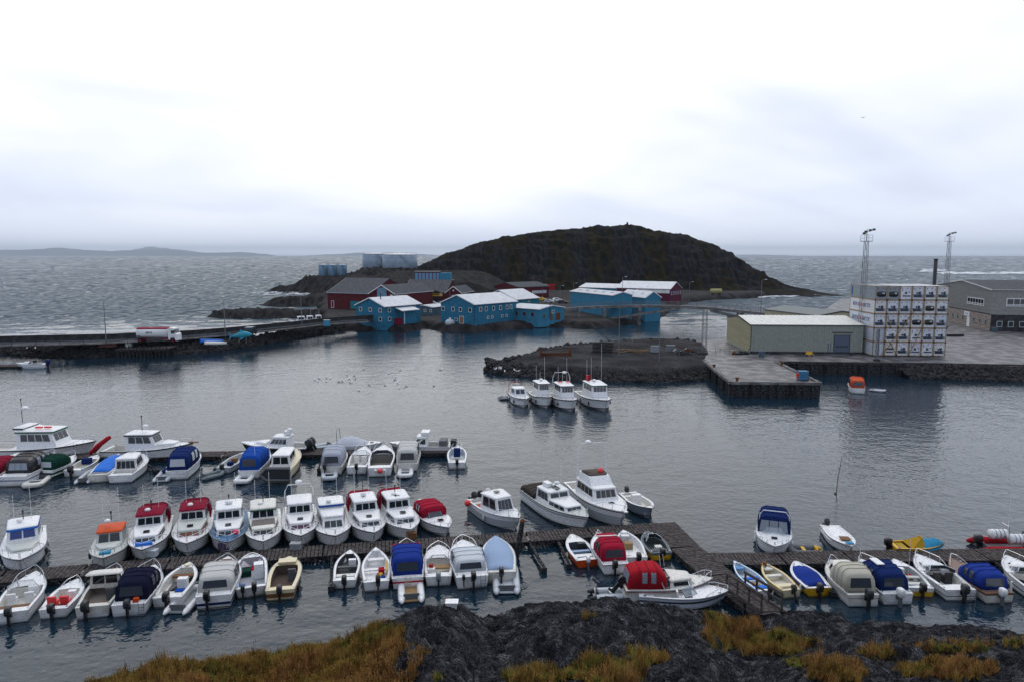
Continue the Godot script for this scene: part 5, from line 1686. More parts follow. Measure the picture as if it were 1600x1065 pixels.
func canopy(o, h: Hull, t0, t1, ht, m, opt = {}):
	# a canvas hood on hoops
	var q = Shape.new(true)
	var rings = []
	var n = 9
	var wf = opt.get("wf", 0.92)
	var prof = [0.86, 0.95, 1.0, 0.99, 1.0, 0.98, 0.97, 0.88, opt.get("frontlow", 0.62)]
	for i in n:
		var t = lerpf(t0, t1, i / (n - 1.0))
		var hh = ht * prof[i] * (1.0 - (0.055 if i % 2 == 1 else 0.0))
		var w = h.w(t) * wf * (0.965 if i % 2 == 1 else 1.0)
		var y = h.s(t)
		var ring = []
		for j in 13:
			var a = PI * j / 12
			ring.append(Vector3(h.x(t) + (-0.22 if i == 0 else 0.0) * (1.0 - pow(sin(a), 0.42)), y + hh * pow(sin(a), 0.42) + 0.022 * sin(j * 2.3 + i * 1.7) * sin(a), w * signf(cos(a)) * pow(absf(cos(a)), 0.42)))
		rings.append(ring)
	q.loft(rings, true, true)
	var c = put("canopy", q, m, o)
	var hoops = Shape.new(true)
	for i in [2, 4, 6]:
		var hp = []
		for j in 13: hp.append(rings[i][j] + Vector3(0, 0.012, 0))
		hoops.tube(hp, 0.022, 4)
	put("canopy_hoop", hoops, m, c)
	var wm = opt.get("win", M.vinyl)
	if opt.get("rearwin", true):
		var f = [rings[0][12], rings[0][0], rings[0][3], rings[0][9]]
		for k in f.size(): f[k] += Vector3(-0.03, 0, 0)
		var p = Shape.new()
		var bars = opt.get("panes", 1)
		for k in bars:
			quad_panel(p, f, 0.10 + 0.80 * (k + 0.03) / bars, 0.30, 0.10 + 0.80 * (k + 0.97) / bars, 0.90, 0.02)
		put("canopy_window", p, wm, c)
	if opt.get("sidewin", true):
		for s in [1, -1]:
			for seg in [[2, 4], [4, 6]]:
				var p = Shape.new(true)
				var rows = []
				for i in [seg[0], seg[0] + 1, seg[1]]:
					var k = 0.22 if i == seg[0] else (-0.22 if i == seg[1] else 0.0)
					var r = rings[i]
					var c4 = [r[0].lerp(r[1], 0.55), r[1], r[2], r[2].lerp(r[3], 0.8)] if s == 1 else [r[12].lerp(r[11], 0.55), r[11], r[10], r[10].lerp(r[9], 0.8)]
					var row = []
					for e in 4: row.append(c4[e] + Vector3((rings[4][0].x - rings[3][0].x) * k * 2.0, 0.012, 0.035 * s))
					rows.append(row)
				for a in 2:
					for e in 3: p.quad(rows[a][e], rows[a + 1][e], rows[a + 1][e + 1], rows[a][e + 1])
				put("canopy_window", p, wm, c)
	if opt.has("frontglass"):
		var f = [rings[8][0], rings[8][12], rings[8][9], rings[8][3]]
		for k in f.size(): f[k] += Vector3(0.03, 0, 0)
		for k in 3:
			var p = Shape.new()
			quad_panel(p, f, 0.05 + 0.3 * k, 0.1, 0.32 + 0.3 * k, 0.85, 0.02)
			put("canopy_window", p, wm, c)
func tarp(o, h: Hull, t0, t1, ht, m):
	var q = Shape.new(true)
	var rings = []
	var lr = RandomNumberGenerator.new()
	lr.seed = int(h.L * 1000)
	for i in 11:
		var t = lerpf(t0, t1, i / 10.0)
		var w = h.w(t) + 0.04
		var y = h.s(t)
		var r = ht * sin(PI * clampf(0.1 + 0.85 * i / 10.0, 0, 1)) * lr.randf_range(0.85, 1.1)
		var ring = []
		for j in 9:
			var u = j / 4.0 - 1.0
			var yy = y + r * (1.0 - pow(absf(u), 1.3)) + lr.randfn() * 0.02
			if absf(u) > 0.99: yy = y - 0.22
			ring.append(Vector3(h.x(t), yy, u * (w if absf(u) > 0.99 else w * 1.0)))
		rings.append(ring)
	q.loft(rings, true, true, false)
	put("boat_cover", q, m, o)
func outboard(o, x, y, z, m, tilt = 0.0, s = 1.0):
	var e = sub("outboard_motor", o)
	e.position = Vector3(x, y, z)
	e.rotation.z = -tilt
	var q = Shape.new(true)
	var rings = []
	for a in [[-0.05, 0.11, 0.15], [0.03, 0.155, 0.23], [0.30, 0.165, 0.26], [0.46, 0.145, 0.22], [0.50, 0.10, 0.15]]:
		rings.append(rounded((-a[2] - 0.18) * s, (a[2] - 0.18) * s, a[1] * s, a[1] * s, a[0] * s, 0.07))
	q.loft(rings)
	put("cowling", q, m, e)
	var l = Shape.new()
	l.box(Vector3(-0.16, -0.36, 0) * s, Vector3(0.24, 0.76, 0.12) * s)
	l.box(Vector3(-0.24, -0.74, 0) * s, Vector3(0.5, 0.14, 0.12) * s)
	l.box(Vector3(0.06, -0.10, 0) * s, Vector3(0.2, 0.26, 0.26) * s)
	put("leg", l, M.midgrey if m == M.white else M.black, e)
func rail_of(o, h: Hull, ta, hgt, m = null):
	var q = Shape.new()
	var top = []
	for s in [1, -1]:
		var pts = []
		for k in 7:
			var t = lerpf(ta, 0.985, k / 6.0) if s == 1 else lerpf(0.985, ta, k / 6.0)
			var f = clampf((t - ta) / 0.12, 0, 1)
			pts.append(Vector3(h.x(t), h.s(t) + hgt * f + 0.02, s * maxf(h.w(t) - 0.07, 0.03)))
		top.append_array(pts)
	q.tube(top, 0.022, 5)
	for k in [2, 4, 6, 7, 9, 11]:
		var p: Vector3 = top[k]
		q.tube([p, Vector3(p.x - 0.05, p.y - hgt, p.z)], 0.017, 4)
	put("bow_rail", q, m if m != null else M.steel, o)
func fender(o, h: Hull, t, s, m):
	var q = Shape.new(true)
	var p = h.side(t, 0.5)
	q.ball(Vector3(p.x, p.y - 0.05, s * (p.z + 0.12)), Vector3(0.11, 0.30, 0.11), 5, 8)
	put("fender", q, m, o)
func ball_part(o, called, c, s, m):
	var q = Shape.new(true)
	q.ball(c, s, 6, 12)
	put(called, q, m, o)
func stick(o, called, a, b, r, m):
	var q = Shape.new()
	q.tube([a, b], r, 5)
	put(called, q, m, o)
func place(sp, fs, fb):
	# where the boat floats: [middle, turn, length]
	var bow; var st
	if sp.has("bow") and sp.has("st"):
		bow = P(sp.bow[0], sp.bow[1], fb); st = P(sp.st[0], sp.st[1], fs)
		if sp.has("L"):
			var d = (bow - st); d.y = 0; d = d.normalized()
			if sp.get("keep", "st") == "st": bow = st + d * sp.L
			else: st = bow - d * sp.L
	else:
		var hd: Vector3
		if sp.get("vp") != null: hd = Vector3((sp.vp - 800.0) / F, 0, -1).normalized()
		else: hd = Vector3(cos(deg_to_rad(sp.az)), 0, -sin(deg_to_rad(sp.az)))
		if sp.has("bow"):
			if sp.get("vp") != null: hd = -hd
			bow = P(sp.bow[0], sp.bow[1], fb); st = bow - hd * sp.L
		else:
			st = P(sp.st[0], sp.st[1], fs); bow = st + hd * sp.L
	bow.y = 0; st.y = 0
	var d2 = bow - st
	return [(bow + st) * 0.5, atan2(-d2.z, d2.x), d2.length()]
func boat(sp):
	var h = Hull.new()
	h.fs = sp.get("fs", 0.7); h.fb = sp.get("fb", 1.1)
	var pl = place(sp, h.fs, h.fb)
	h.L = pl[2]
	h.B = sp.get("B", clampf(h.L * 0.36, 1.5, 3.2))
	h.tr = sp.get("tr", 0.86); h.pw = sp.get("pw", 2.3); h.rake = sp.get("rake", 0.11 * h.L)
	var o = thing(sp.n, sp.l, sp.get("c", "boat"), pl[0], pl[1], sp.get("g", "boats moored at the pontoons"))
	var hm = sp.get("hull", M.white); var dm = sp.get("deck", hm); var im = sp.get("inner", M.offwhite)
	# hull shell
	var q = Shape.new(true)
	var N = 16
	var sec = []
	for i in N + 1:
		var t = i / float(N)
		if i == N: t = 0.998
		var r = []
		for v in [0.0, 0.18, 0.45, 0.75, 1.0]: r.append(h.side(t, v))
		var kp = h.keel(t)
		var full = []
		for k in r.size(): full.append(r[k])
		full.append(kp)
		for k in range(r.size() - 1, -1, -1): full.append(mirror(r[k]))
		sec.append(full)
	q.loft(sec, true, false, false)
	put("hull", q, hm, o)
	# coloured bands round the topsides
	for bd in sp.get("band", []) + [[0.93, 1.0, paint(0.035, 0.045, 0.022, 0.9)]]:
		var s = Shape.new(true)
		for e in [1, -1]:
			for i in N:
				var t0 = i / float(N); var t1 = minf((i + 1) / float(N), 0.998)
				var c = [h.side(t0, bd[0]), h.side(t1, bd[0]), h.side(t1, bd[1]), h.side(t0, bd[1])]
				for k in 4:
					c[k].z += 0.012; c[k].x += 0.012 * t1 * t1
					if e < 0: c[k] = mirror(c[k])
				s.quad(c[0], c[1], c[2], c[3])
			var a = h.side(0, bd[0]); var b = h.side(0, bd[1])
			if e == 1: s.quad(a + Vector3(-0.012, 0, 0), b + Vector3(-0.012, 0, 0), mirror(b) + Vector3(-0.012, 0, 0), mirror(a) + Vector3(-0.012, 0, 0))
		put("hull_stripe", s, bd[2], o)
	# rubbing strake
	var rr = Shape.new(true)
	for e in [1, -1]:
		var pts = []
		for i in N + 1:
			var t = minf(i / float(N), 0.995)
			pts.append(Vector3(h.x(t) + 0.02, h.s(t) - 0.02, e * (h.w(t) + 0.012)))
		rr.tube(pts, sp.get("rubr", 0.035), 5)
	put("rubbing_strake", rr, sp.get("rub", M.grey), o)
	# deck with the cockpit cut out of it
	var ck = sp.get("cock", [0.05, 0.45])
	var sd = sp.get("side", 0.16)
	var fl = sp.get("floor", 0.22)
	var ts = []
	for i in 25: ts.append(i / 24.0)
	ts.append(ck[0]); ts.append(ck[1])
	ts.sort()
	var dk = Shape.new(true)
	var cw = Shape.new()
	for i in ts.size() - 1:
		var t0 = ts[i]; var t1 = minf(ts[i + 1], 0.998)
		if t1 - t0 < 0.0005: continue
		var p0 = Vector3(h.x(t0), h.s(t0), h.w(t0)); var p1 = Vector3(h.x(t1), h.s(t1), h.w(t1))
		if t0 >= ck[0] - 0.0001 and t1 <= ck[1] + 0.0001 and ck[1] > ck[0]:
			var i0 = Vector3(p0.x, p0.y, maxf(p0.z - sd, 0.05)); var i1 = Vector3(p1.x, p1.y, maxf(p1.z - sd, 0.05))
			for e in [1, -1]:
				var a = p0; var b = p1; var c = i1; var d = i0
				var f1 = Vector3(i1.x, fl, i1.z * 0.93); var f0 = Vector3(i0.x, fl, i0.z * 0.93)
				if e < 0:
					a = mirror(a); b = mirror(b); c = mirror(c); d = mirror(d); f0 = mirror(f0); f1 = mirror(f1)
				dk.quad(a, b, c, d)
				cw.quad(d, c, f1, f0)
			cw.quad(Vector3(i0.x, fl, i0.z * 0.93), Vector3(i1.x, fl, i1.z * 0.93), Vector3(i1.x, fl, -i1.z * 0.93), Vector3(i0.x, fl, -i0.z * 0.93))
		else:
			var cam = 0.07 * sin(PI * clampf(t0, 0, 1)); var cam1 = 0.07 * sin(PI * clampf(t1, 0, 1))
			var m0 = Vector3(p0.x, p0.y + cam * p0.z, 0); var m1 = Vector3(p1.x, p1.y + cam1 * p1.z, 0)
			dk.quad(p0, p1, m1, m0)
			dk.quad(m0, m1, mirror(p1), mirror(p0))
	put("deck", dk, dm, o)
	if ck[1] > ck[0]:
		for e in ck:
			var wi = maxf(h.w(e) - sd, 0.05)
			cw.quad(Vector3(h.x(e), h.s(e), wi), Vector3(h.x(e), h.s(e), -wi), Vector3(h.x(e), fl, -wi * 0.93), Vector3(h.x(e), fl, wi * 0.93))
		put("cockpit", cw, im, o)
	var cl = Shape.new()
	for t in [0.06, 0.88]:
		for s in [-1, 1]: cl.box(Vector3(h.x(t), h.s(t) + 0.05, s * maxf(h.w(t) - 0.1, 0.12)), Vector3(0.2, 0.05, 0.05))
	put("cleats", cl, M.steel, o).set_meta("kind", "stuff")
	if sp.get("n") != "cabin_cruiser" and sp.has("st") and sp.has("bow") and not sp.has("az") and h.L < 8.5 and sp.get("tie", true):
		for s in [-1, 1]:
			var ml = Shape.new()
			ml.tube([V(h.x(0.9), h.s(0.9) + 0.06, s * 0.2), V(h.x(1.0) + 0.1, lerpf(h.fb, 0.56, 0.75), s * 0.55), V(h.x(1.0) + 0.5, 0.56, s * 0.85)], 0.014, 4)
			put("mooring_line", ml, M.rope, o)
	# what stands on it
	for a in sp.get("bench", []):            # t, width along, height, material
		var w = h.w(a[0]) - sd - 0.02
		bx("bench", o, Vector3(h.x(a[0]), a[2], 0), Vector3(a[1], 0.10, w * 2), a[3] if a.size() > 3 else M.offwhite)
	for a in sp.get("seat", []):             # t, z, material
		var sq = Shape.new()
		sq.box(Vector3(h.x(a[0]), fl + 0.24, a[1]), Vector3(0.46, 0.46, 0.5))
		sq.box(Vector3(h.x(a[0]) - 0.22, fl + 0.62, a[1]), Vector3(0.12, 0.42, 0.5), Basis(Vector3.BACK, 0.15))
		put("seat", sq, a[2], o)
	for a in sp.get("box", []):              # name, t, y, z, size, material
		bx(a[0], o, Vector3(h.x(a[1]), a[2], a[3]), a[4], a[5])
	for a in sp.get("cab", []):              # t0, t1, width factor, foot above deck, height, options
		var y = h.s((a[0] + a[1]) / 2) + a[3]
		cabin(o, h, a[0], a[1], a[2], y, y + a[4], a[5] if a.size() > 5 else {})
	for a in sp.get("can", []): canopy(o, h, a[0], a[1], a[2], a[3], a[4] if a.size() > 4 else {})
	for a in sp.get("tarp", []): tarp(o, h, a[0], a[1], a[2], a[3])
	if sp.has("screen"):                     # t, height, rake, material
		var a = sp.screen
		var x = h.x(a[0]); var w = h.w(a[0]) - 0.12; var y = h.s(a[0]) + 0.02
		var f = [[Vector3(x, y, w * 0.55), Vector3(x, y, -w * 0.55), Vector3(x - a[2], y + a[1], -w * 0.5), Vector3(x - a[2], y + a[1], w * 0.5)],
			[Vector3(x - 0.75, y, w), Vector3(x, y, w * 0.55), Vector3(x - a[2], y + a[1], w * 0.5), Vector3(x - 0.75 - a[2] * 0.6, y + a[1] * 0.85, w * 0.88)],
			[Vector3(x, y, -w * 0.55), Vector3(x - 0.75, y, -w), Vector3(x - 0.75 - a[2] * 0.6, y + a[1] * 0.85, -w * 0.88), Vector3(x - a[2], y + a[1], -w * 0.5)]]
		for k in 3:
			var p = Shape.new(); quad_panel(p, f[k], 0, 0, 1, 1, 0.008)
			put("windscreen", p, a[3] if a.size() > 3 else M.clear, o)
			var e = Shape.new()
			for j in 4: e.bar(f[k][j], f[k][(j + 1) % 4], 0.035, 0.035)
			put("windscreen_frame", e, M.plastic, o)
	for a in sp.get("ob", []):               # z, material, tilt, scale
		outboard(o, h.x(0) - 0.08, h.s(0) - 0.05, a[0], a[1], a[2] if a.size() > 2 else 0.0, a[3] if a.size() > 3 else 1.0)
	if sp.has("rail"): rail_of(o, h, sp.rail[0], sp.rail[1])
	for a in sp.get("fend", []): fender(o, h, a[0], a[1], a[2])
	for a in sp.get("buoy", []): ball_part(o, "buoy", Vector3(h.x(a[0]), a[1], a[2]), Vector3.ONE * a[3], a[4])
	for a in sp.get("ant", []): stick(o, "antenna", Vector3(h.x(a[0]), a[1], a[2]), Vector3(h.x(a[0]) - 0.12, a[1] + a[3], a[2]), 0.016, M.white)
	for a in sp.get("dome", []): ball_part(o, "radar_dome", Vector3(h.x(a[0]), a[1], a[2]), Vector3(a[3], a[3] * 0.62, a[3]), M.white)
	for a in sp.get("mast", []):             # t, y, height
		stick(o, "mast", Vector3(h.x(a[0]), a[1], 0), Vector3(h.x(a[0]), a[1] + a[2], 0), 0.035, M.dark)
		bx("mast_light", o, Vector3(h.x(a[0]), a[1] + a[2], 0), Vector3(0.12, 0.16, 0.12), M.dark)
	for a in sp.get("hatch", []): bx("hatch", o, Vector3(h.x(a[0]), a[1], 0), Vector3(0.42, 0.05, 0.42), M.glass, Basis(Vector3.BACK, a[2] if a.size() > 2 else 0.0))
	if sp.has("arch"):                       # t, height, material
		var a = sp.arch
		var w = h.w(a[0]) * 0.9
		var y = h.s(a[0])
		var g = Shape.new()
		g.tube([Vector3(h.x(a[0]), y, w), Vector3(h.x(a[0]) - 0.1, y + a[1] * 0.8, w * 0.9), Vector3(h.x(a[0]) - 0.12, y + a[1], w * 0.7), Vector3(h.x(a[0]) - 0.12, y + a[1], -w * 0.7), Vector3(h.x(a[0]) - 0.1, y + a[1] * 0.8, -w * 0.9), Vector3(h.x(a[0]), y, -w)], 0.04, 6)
		put("radar_arch", g, a[2], o)
	if sp.has("ladder"):
		var g = Shape.new()
		for s in [-1, 1]: g.bar(Vector3(h.x(0) - 0.1, h.fs + 0.1, sp.ladder + s * 0.16), Vector3(h.x(0) - 0.12, 0.05, sp.ladder + s * 0.16), 0.03, 0.03)
		for k in 3: g.bar(Vector3(h.x(0) - 0.11, 0.15 + 0.2 * k, sp.ladder - 0.16), Vector3(h.x(0) - 0.11, 0.15 + 0.2 * k, sp.ladder + 0.16), 0.03, 0.03)
		put("boarding_ladder", g, M.steel, o)
	return [o, h]
func dinghy(sp):
	var r = sp.get("r", 0.21)
	var pl = place(sp, r * 1.6, r * 2.0)
	var L: float = pl[2]
	var W: float = sp.get("B", clampf(L * 0.5, 1.2, 2.4)) / 2 - r
	var o = thing(sp.get("n", "inflatable_dinghy"), sp.l, sp.get("c", "dinghy"), pl[0], pl[1], sp.get("g", "inflatable dinghies"))
	var m = sp.get("m", M.plastic)
	var path = []
	for k in 5: path.append(Vector3(lerpf(-L / 2 + r, L * 0.18, k / 4.0), 0, W))
	for k in 7:
		var a = PI / 2 * (k + 1) / 7.0
		path.append(Vector3(L * 0.18 + sin(a) * (L * 0.32 - r), 0.14 * sin(a) * sin(a), cos(a) * W))
	var full = path.duplicate()
	for k in range(path.size() - 2, -1, -1): full.append(Vector3(path[k].x, path[k].y, -path[k].z))
	var q = Shape.new(true)
	for k in full.size(): full[k] += Vector3(0, r * 0.85, 0)
	q.tube(full, r, 10)
	put("tube", q, m, o)
	for s in [1, -1]:
		var e = Shape.new(true)
		e.cyl(Vector3(-L / 2 + r, r * 0.85, s * W), Vector3(-L / 2 - 0.22, r * 0.85, s * W), r, r * 0.35, 10)
		put("tube_end", e, sp.get("tip", m), o)
		var st = Shape.new(true)
		var pts = []
		for k in path.size(): pts.append(Vector3(path[k].x, path[k].y + r * 0.85, s * path[k].z) + Vector3(0, 0.02, s * (r + 0.005)))
		st.tube(pts, 0.03, 5)
		put("rub_strip", st, sp.get("strip", M.midgrey), o)
	var f = Shape.new()
	f.hexa([Vector3(-L / 2 + 0.1, 0.06, -W), Vector3(L * 0.40, 0.10, -W * 0.35), Vector3(-L / 2 + 0.1, 0.13, -W), Vector3(L * 0.40, 0.17, -W * 0.35), Vector3(-L / 2 + 0.1, 0.06, W), Vector3(L * 0.40, 0.10, W * 0.35), Vector3(-L / 2 + 0.1, 0.13, W), Vector3(L * 0.40, 0.17, W * 0.35)])
	put("floor", f, sp.get("floor", M.grey), o)
	bx("transom", o, Vector3(-L / 2 + 0.35, 0.28, 0), Vector3(0.07, 0.46, W * 2 - r), sp.get("tip", M.midgrey))
	for t in sp.get("bench", [0.0]): bx("bench", o, Vector3(t * L, r * 1.5, 0), Vector3(0.24, 0.05, W * 2 - r * 0.8), sp.get("bm", M.plastic))
	if sp.has("ob"): outboard(o, -L / 2 + 0.25, 0.5, 0, sp.ob, sp.get("tilt", 0.0), sp.get("os", 0.8))
	for a in sp.get("box", []): bx(a[0], o, a[1], a[2], a[3])
	return [o, L, W]

# ---------------------------------------------------------------- the fleet
func cruiser(bow, vp, L, label, roof, extra = {}):
	# double-ended family cruiser: low fore cabin with a row of panes, wheelhouse behind it
	var trunk = extra.get("trunk", M.white)
	var sp = {"n": "cabin_cruiser", "l": label, "c": "cruiser", "bow": bow, "vp": vp, "L": L, "B": 2.85, "fs": 0.95, "fb": 1.35, "pw": 2.7, "tr": 0.9, "cock": [0.03, 0.20], "floor": 0.45, "side": 0.2, "band": [[0.04, 0.14, M.dark]], "rub": M.grey,
		"cab": [[0.46, 0.80, 0.80, -0.05, 0.50, {"m": trunk, "F": 3, "R": 2, "L": 2, "front": 0.30, "wb": 0.74, "narrow": 0.9, "v0": 0.30, "v1": 0.85, "roof_m": trunk, "visor": 0.05, "glass": extra.get("fglass", M.glass), "called": "fore_cabin"}], [0.20, 0.52, 0.80, -0.1, 1.45, {"F": 3, "R": 2, "L": 2, "front": 0.42, "rear": 0.0, "wb": 0.94, "v0": 0.48, "fv0": 0.58, "roof_m": roof, "called": "wheelhouse"}]],
		"rail": [0.62, 0.40], "ant": [[0.24, 2.4, 0.6, 1.8], [0.28, 2.4, -0.5, 2.4]], "mast": [[0.30, 2.45, 0.6]], "fend": [[0.35, 1, M.navy], [0.55, 1, M.dark], [0.35, -1, M.offwhite], [0.60, -1, M.dark]], "hatch": [[0.68, 1.75, 0.0]], "dome": [[0.36, 2.55, 0.2, 0.22]]}
	for k in extra:
		if k in ["trunk", "fglass", "rear"]: continue
		sp[k] = extra[k]
	var r = boat(sp)
	for s in [-1, 1]:
		var h = r[1]
		var q = Shape.new()
		q.tube([V(h.x(0.97), h.s(0.97), s * 0.12), V(h.x(1.0) + 0.7, 0.78, s * 0.5), V(h.x(1.0) + 1.35, 0.56, s * 0.95)], 0.016, 4)
		put("mooring_line", q, M.rope, r[0])
	if extra.has("rear"): canopy(r[0], r[1], 0.02, 0.22, 1.35, extra.rear, {"wf": 0.86, "frontlow": 1.0})
	return r
func build_boats():
	# --- long pontoon, far side: bows towards the planks
	cruiser([30, 874], 120, 8.0, "white cruiser with blue edged roof and red flag at the open pontoon end", M.white, {"cab": [[0.20, 0.56, 0.82, -0.1, 1.35, {"F": 2, "R": 2, "L": 2, "front": 0.55, "wb": 0.92, "v0": 0.45, "fv0": 0.5, "glass": paint(0.02, 0.05, 0.20, 0.08), "brow": M.bright, "called": "wheelhouse"}], [0.56, 0.82, 0.78, -0.1, 0.28, {"m": M.pale, "front": 0.6, "wb": 0.6, "called": "fore_deckhouse", "roof_m": M.pale}]], "hatch": []})
	cruiser([160, 871], 352, 6.6, "cream cruiser with orange red roof and light blue cover on the foredeck", M.orange, {"hull": M.pale, "deck": M.pale, "B": 2.5, "band": [[0.02, 0.12, M.maroon]], "cab": [[0.22, 0.58, 0.84, -0.1, 1.05, {"m": M.pale, "F": 2, "R": 2, "L": 2, "front": 0.6, "wb": 0.9, "v0": 0.4, "roof_m": M.orange, "called": "wheelhouse"}], [0.56, 0.80, 0.75, -0.12, 0.28, {"m": M.pale, "front": 0.6, "wb": 0.6, "roof_m": M.pale, "called": "fore_deckhouse"}]], "box": [["folded_cover", 0.84, 1.32, 0.0, V(0.5, 0.16, 0.7), M.teal]], "hatch": []})
	cruiser([221, 858], 400, 8.0, "white cruiser with dark red canvas roof and blue cover on its bow", M.maroon, {"rear": M.maroon, "box": [["folded_cover", 0.87, 1.38, 0.0, V(0.35, 0.18, 1.1), M.bright]]})
	cruiser([291, 848], 430, 8.0, "white cruiser with dark red roof and curtained orange fore windows", M.maroon, {"rear": M.maroon, "trunk": M.pale, "fglass": paint(0.20, 0.06, 0.03, 0.15), "band": [[0.03, 0.13, M.wood]]})
	cruiser([355, 846], 395, 8.0, "white cruiser with blue foredeck and pink buoy on its bow", M.white, {"deck": paint(0.03, 0.13, 0.28, 0.5), "buoy": [[0.86, 1.60, -0.55, 0.22, paint(0.75, 0.05, 0.14, 0.5)]], "dome": [[0.34, 2.62, 0.0, 0.30]], "ob": [[0.9, M.black, 1.1, 0.8]]})
	cruiser([411, 845], 420, 8.0, "white cruiser with green line above the windscreen and brown fore roof", M.offwhite, {"trunk": M.offwhite, "box": [["green_trim", 0.485, 2.27, 0.0, V(0.06, 0.06, 2.0), M.green], ["sun_cover", 0.61, 1.66, 0.0, V(1.3, 0.05, 1.7), paint(0.17, 0.15, 0.14, 0.8)]], "hatch": []})
	cruiser([470, 836], 450, 8.0, "white cruiser with tall radar arch and mauve fore windows", M.white, {"fglass": paint(0.11, 0.04, 0.075, 0.15), "arch": [0.24, 2.4, M.white], "dome": [[0.22, 3.55, 0.0, 0.30]], "mast": []})
	cruiser([524, 836], 440, 7.0, "white rounded cruiser with blue rimmed roof and small fore windows", M.white, {"cab": [[0.22, 0.74, 0.86, -0.08, 0.95, {"F": 3, "R": 3, "L": 3, "front": 0.75, "wb": 0.72, "v0": 0.30, "v1": 0.72, "called": "wheelhouse"}], [0.12, 0.44, 0.84, -0.05, 1.35, {"front": 0.4, "wb": 0.95, "brow": M.blue, "called": "aft_hood"}]], "hatch": [], "mast": []})
	cruiser([585, 831], 385, 8.0, "white cruiser with red side curtains next to its red curtained twin and blue fenders", M.white, {"rear": M.crimson, "fend": [[0.4, 1, M.blue], [0.6, 1, M.offwhite], [0.4, -1, M.dark], [0.7, -1, M.dark]], "dome": [[0.34, 2.65, 0.0, 0.26]], "mast": [[0.30, 2.45, 1.4]]})
	cruiser([642, 826], 355, 8.0, "white cruiser with red side curtains moored beside the red canopy speedboat", M.white, {"rear": M.crimson, "band": [[0.85, 0.98, M.grey]], "hatch": [[0.66, 1.78, 0.0], [0.4, 2.45, 0.0]]})
	boat({"n": "speedboat", "l": "white speedboat with red canopy at the far side of the long pontoon", "c": "speedboat", "bow": [701, 823], "vp": 235, "L": 6.3, "B": 2.3, "fs": 0.8, "fb": 1.05, "cock": [0.08, 0.5], "band": [[0.10, 0.18, M.grey]], "can": [[0.12, 0.50, 0.95, M.crimson, {"frontlow": 0.9}]], "screen": [0.56, 0.5, 0.55, M.smoke], "hatch": [[0.72, 1.06, 0.05]], "rail": [0.7, 0.25], "ob": [[0.0, M.white]], "ant": [[0.2, 1.5, 0.4, 2.6]], "seat": [[0.4, 0.4, M.white], [0.4, -0.4, M.white]]})
	# --- north side, right half
	boat({"n": "pilothouse_boat", "l": "white pilothouse boat with rounded dark windscreen and open stern cockpit", "c": "boat", "bow": [812, 808], "st": [745, 776], "L": 7.0, "keep": "bow", "B": 2.6, "fs": 0.95, "fb": 1.35, "cock": [0.05, 0.36], "band": [[0.40, 0.97, paint(0.36, 0.39, 0.42, 0.35)]], "floor": 0.3, "cab": [[0.36, 0.72, 0.86, -0.1, 1.25, {"F": 4, "R": 2, "L": 2, "front": 0.55, "wb": 0.72, "v0": 0.30, "fv0": 0.3, "visor": 0.05, "over": 0.18, "called": "wheelhouse"}]], "bench": [[0.10, 0.5, 0.7, M.offwhite], [0.30, 0.4, 0.6, M.teak]], "box": [["fish_box", 0.2, 0.5, 0.5, V(0.6, 0.4, 0.5), M.orange]], "ob": [[0.3, M.black, 0.8, 1.1], [-0.3, M.black, 0.8, 1.1]], "rail": [0.66, 0.5], "buoy": [[0.10, 0.9, 1.35, 0.28, M.buoy], [0.04, 1.5, -0.9, 0.24, M.offwhite], [0.16, 1.6, -1.1, 0.24, M.offwhite]], "fend": [[0.5, 1, M.offwhite]], "hatch": [[0.48, 2.45, 0.0]], "ant": [[0.42, 2.4, 0.0, 0.9]]})
	boat({"n": "motor_yacht", "l": "white motor yacht with dark stern hood and two long aerials", "c": "yacht", "bow": [919, 807], "st": [836, 764], "L": 9.6, "keep": "bow", "B": 3.0, "fs": 1.05, "fb": 1.5, "cock": [0.03, 0.28], "deck": M.pale, "band": [[0.03, 0.10, M.dark], [0.22, 0.27, M.dark]], "cab": [[0.50, 0.80, 0.78, -0.05, 0.42, {"F": 3, "R": 3, "L": 3, "front": 0.35, "wb": 0.7, "v0": 0.25, "v1": 0.85, "called": "fore_cabin"}], [0.30, 0.56, 0.80, -0.05, 1.05, {"F": 2, "R": 3, "L": 3, "front": 0.55, "wb": 0.95, "v0": 0.35, "called": "wheelhouse"}]], "can": [[0.02, 0.30, 0.55, paint(0.05, 0.042, 0.038, 0.9), {"wf": 0.94, "frontlow": 1.0, "sidewin": false, "rearwin": false}]], "box": [["liferaft", 0.36, 2.45, 0.3, V(0.9, 0.32, 0.5), M.white]], "dome": [[0.40, 2.55, -0.4, 0.26]], "ant": [[0.34, 2.3, 0.6, 4.2], [0.42, 2.3, -0.7, 3.6]], "rail": [0.80, 0.5], "hatch": [[0.42, 2.38, 0.0], [0.48, 2.38, 0.0]], "buoy": [[0.0, 1.2, -1.3, 0.22, M.yellow]]})
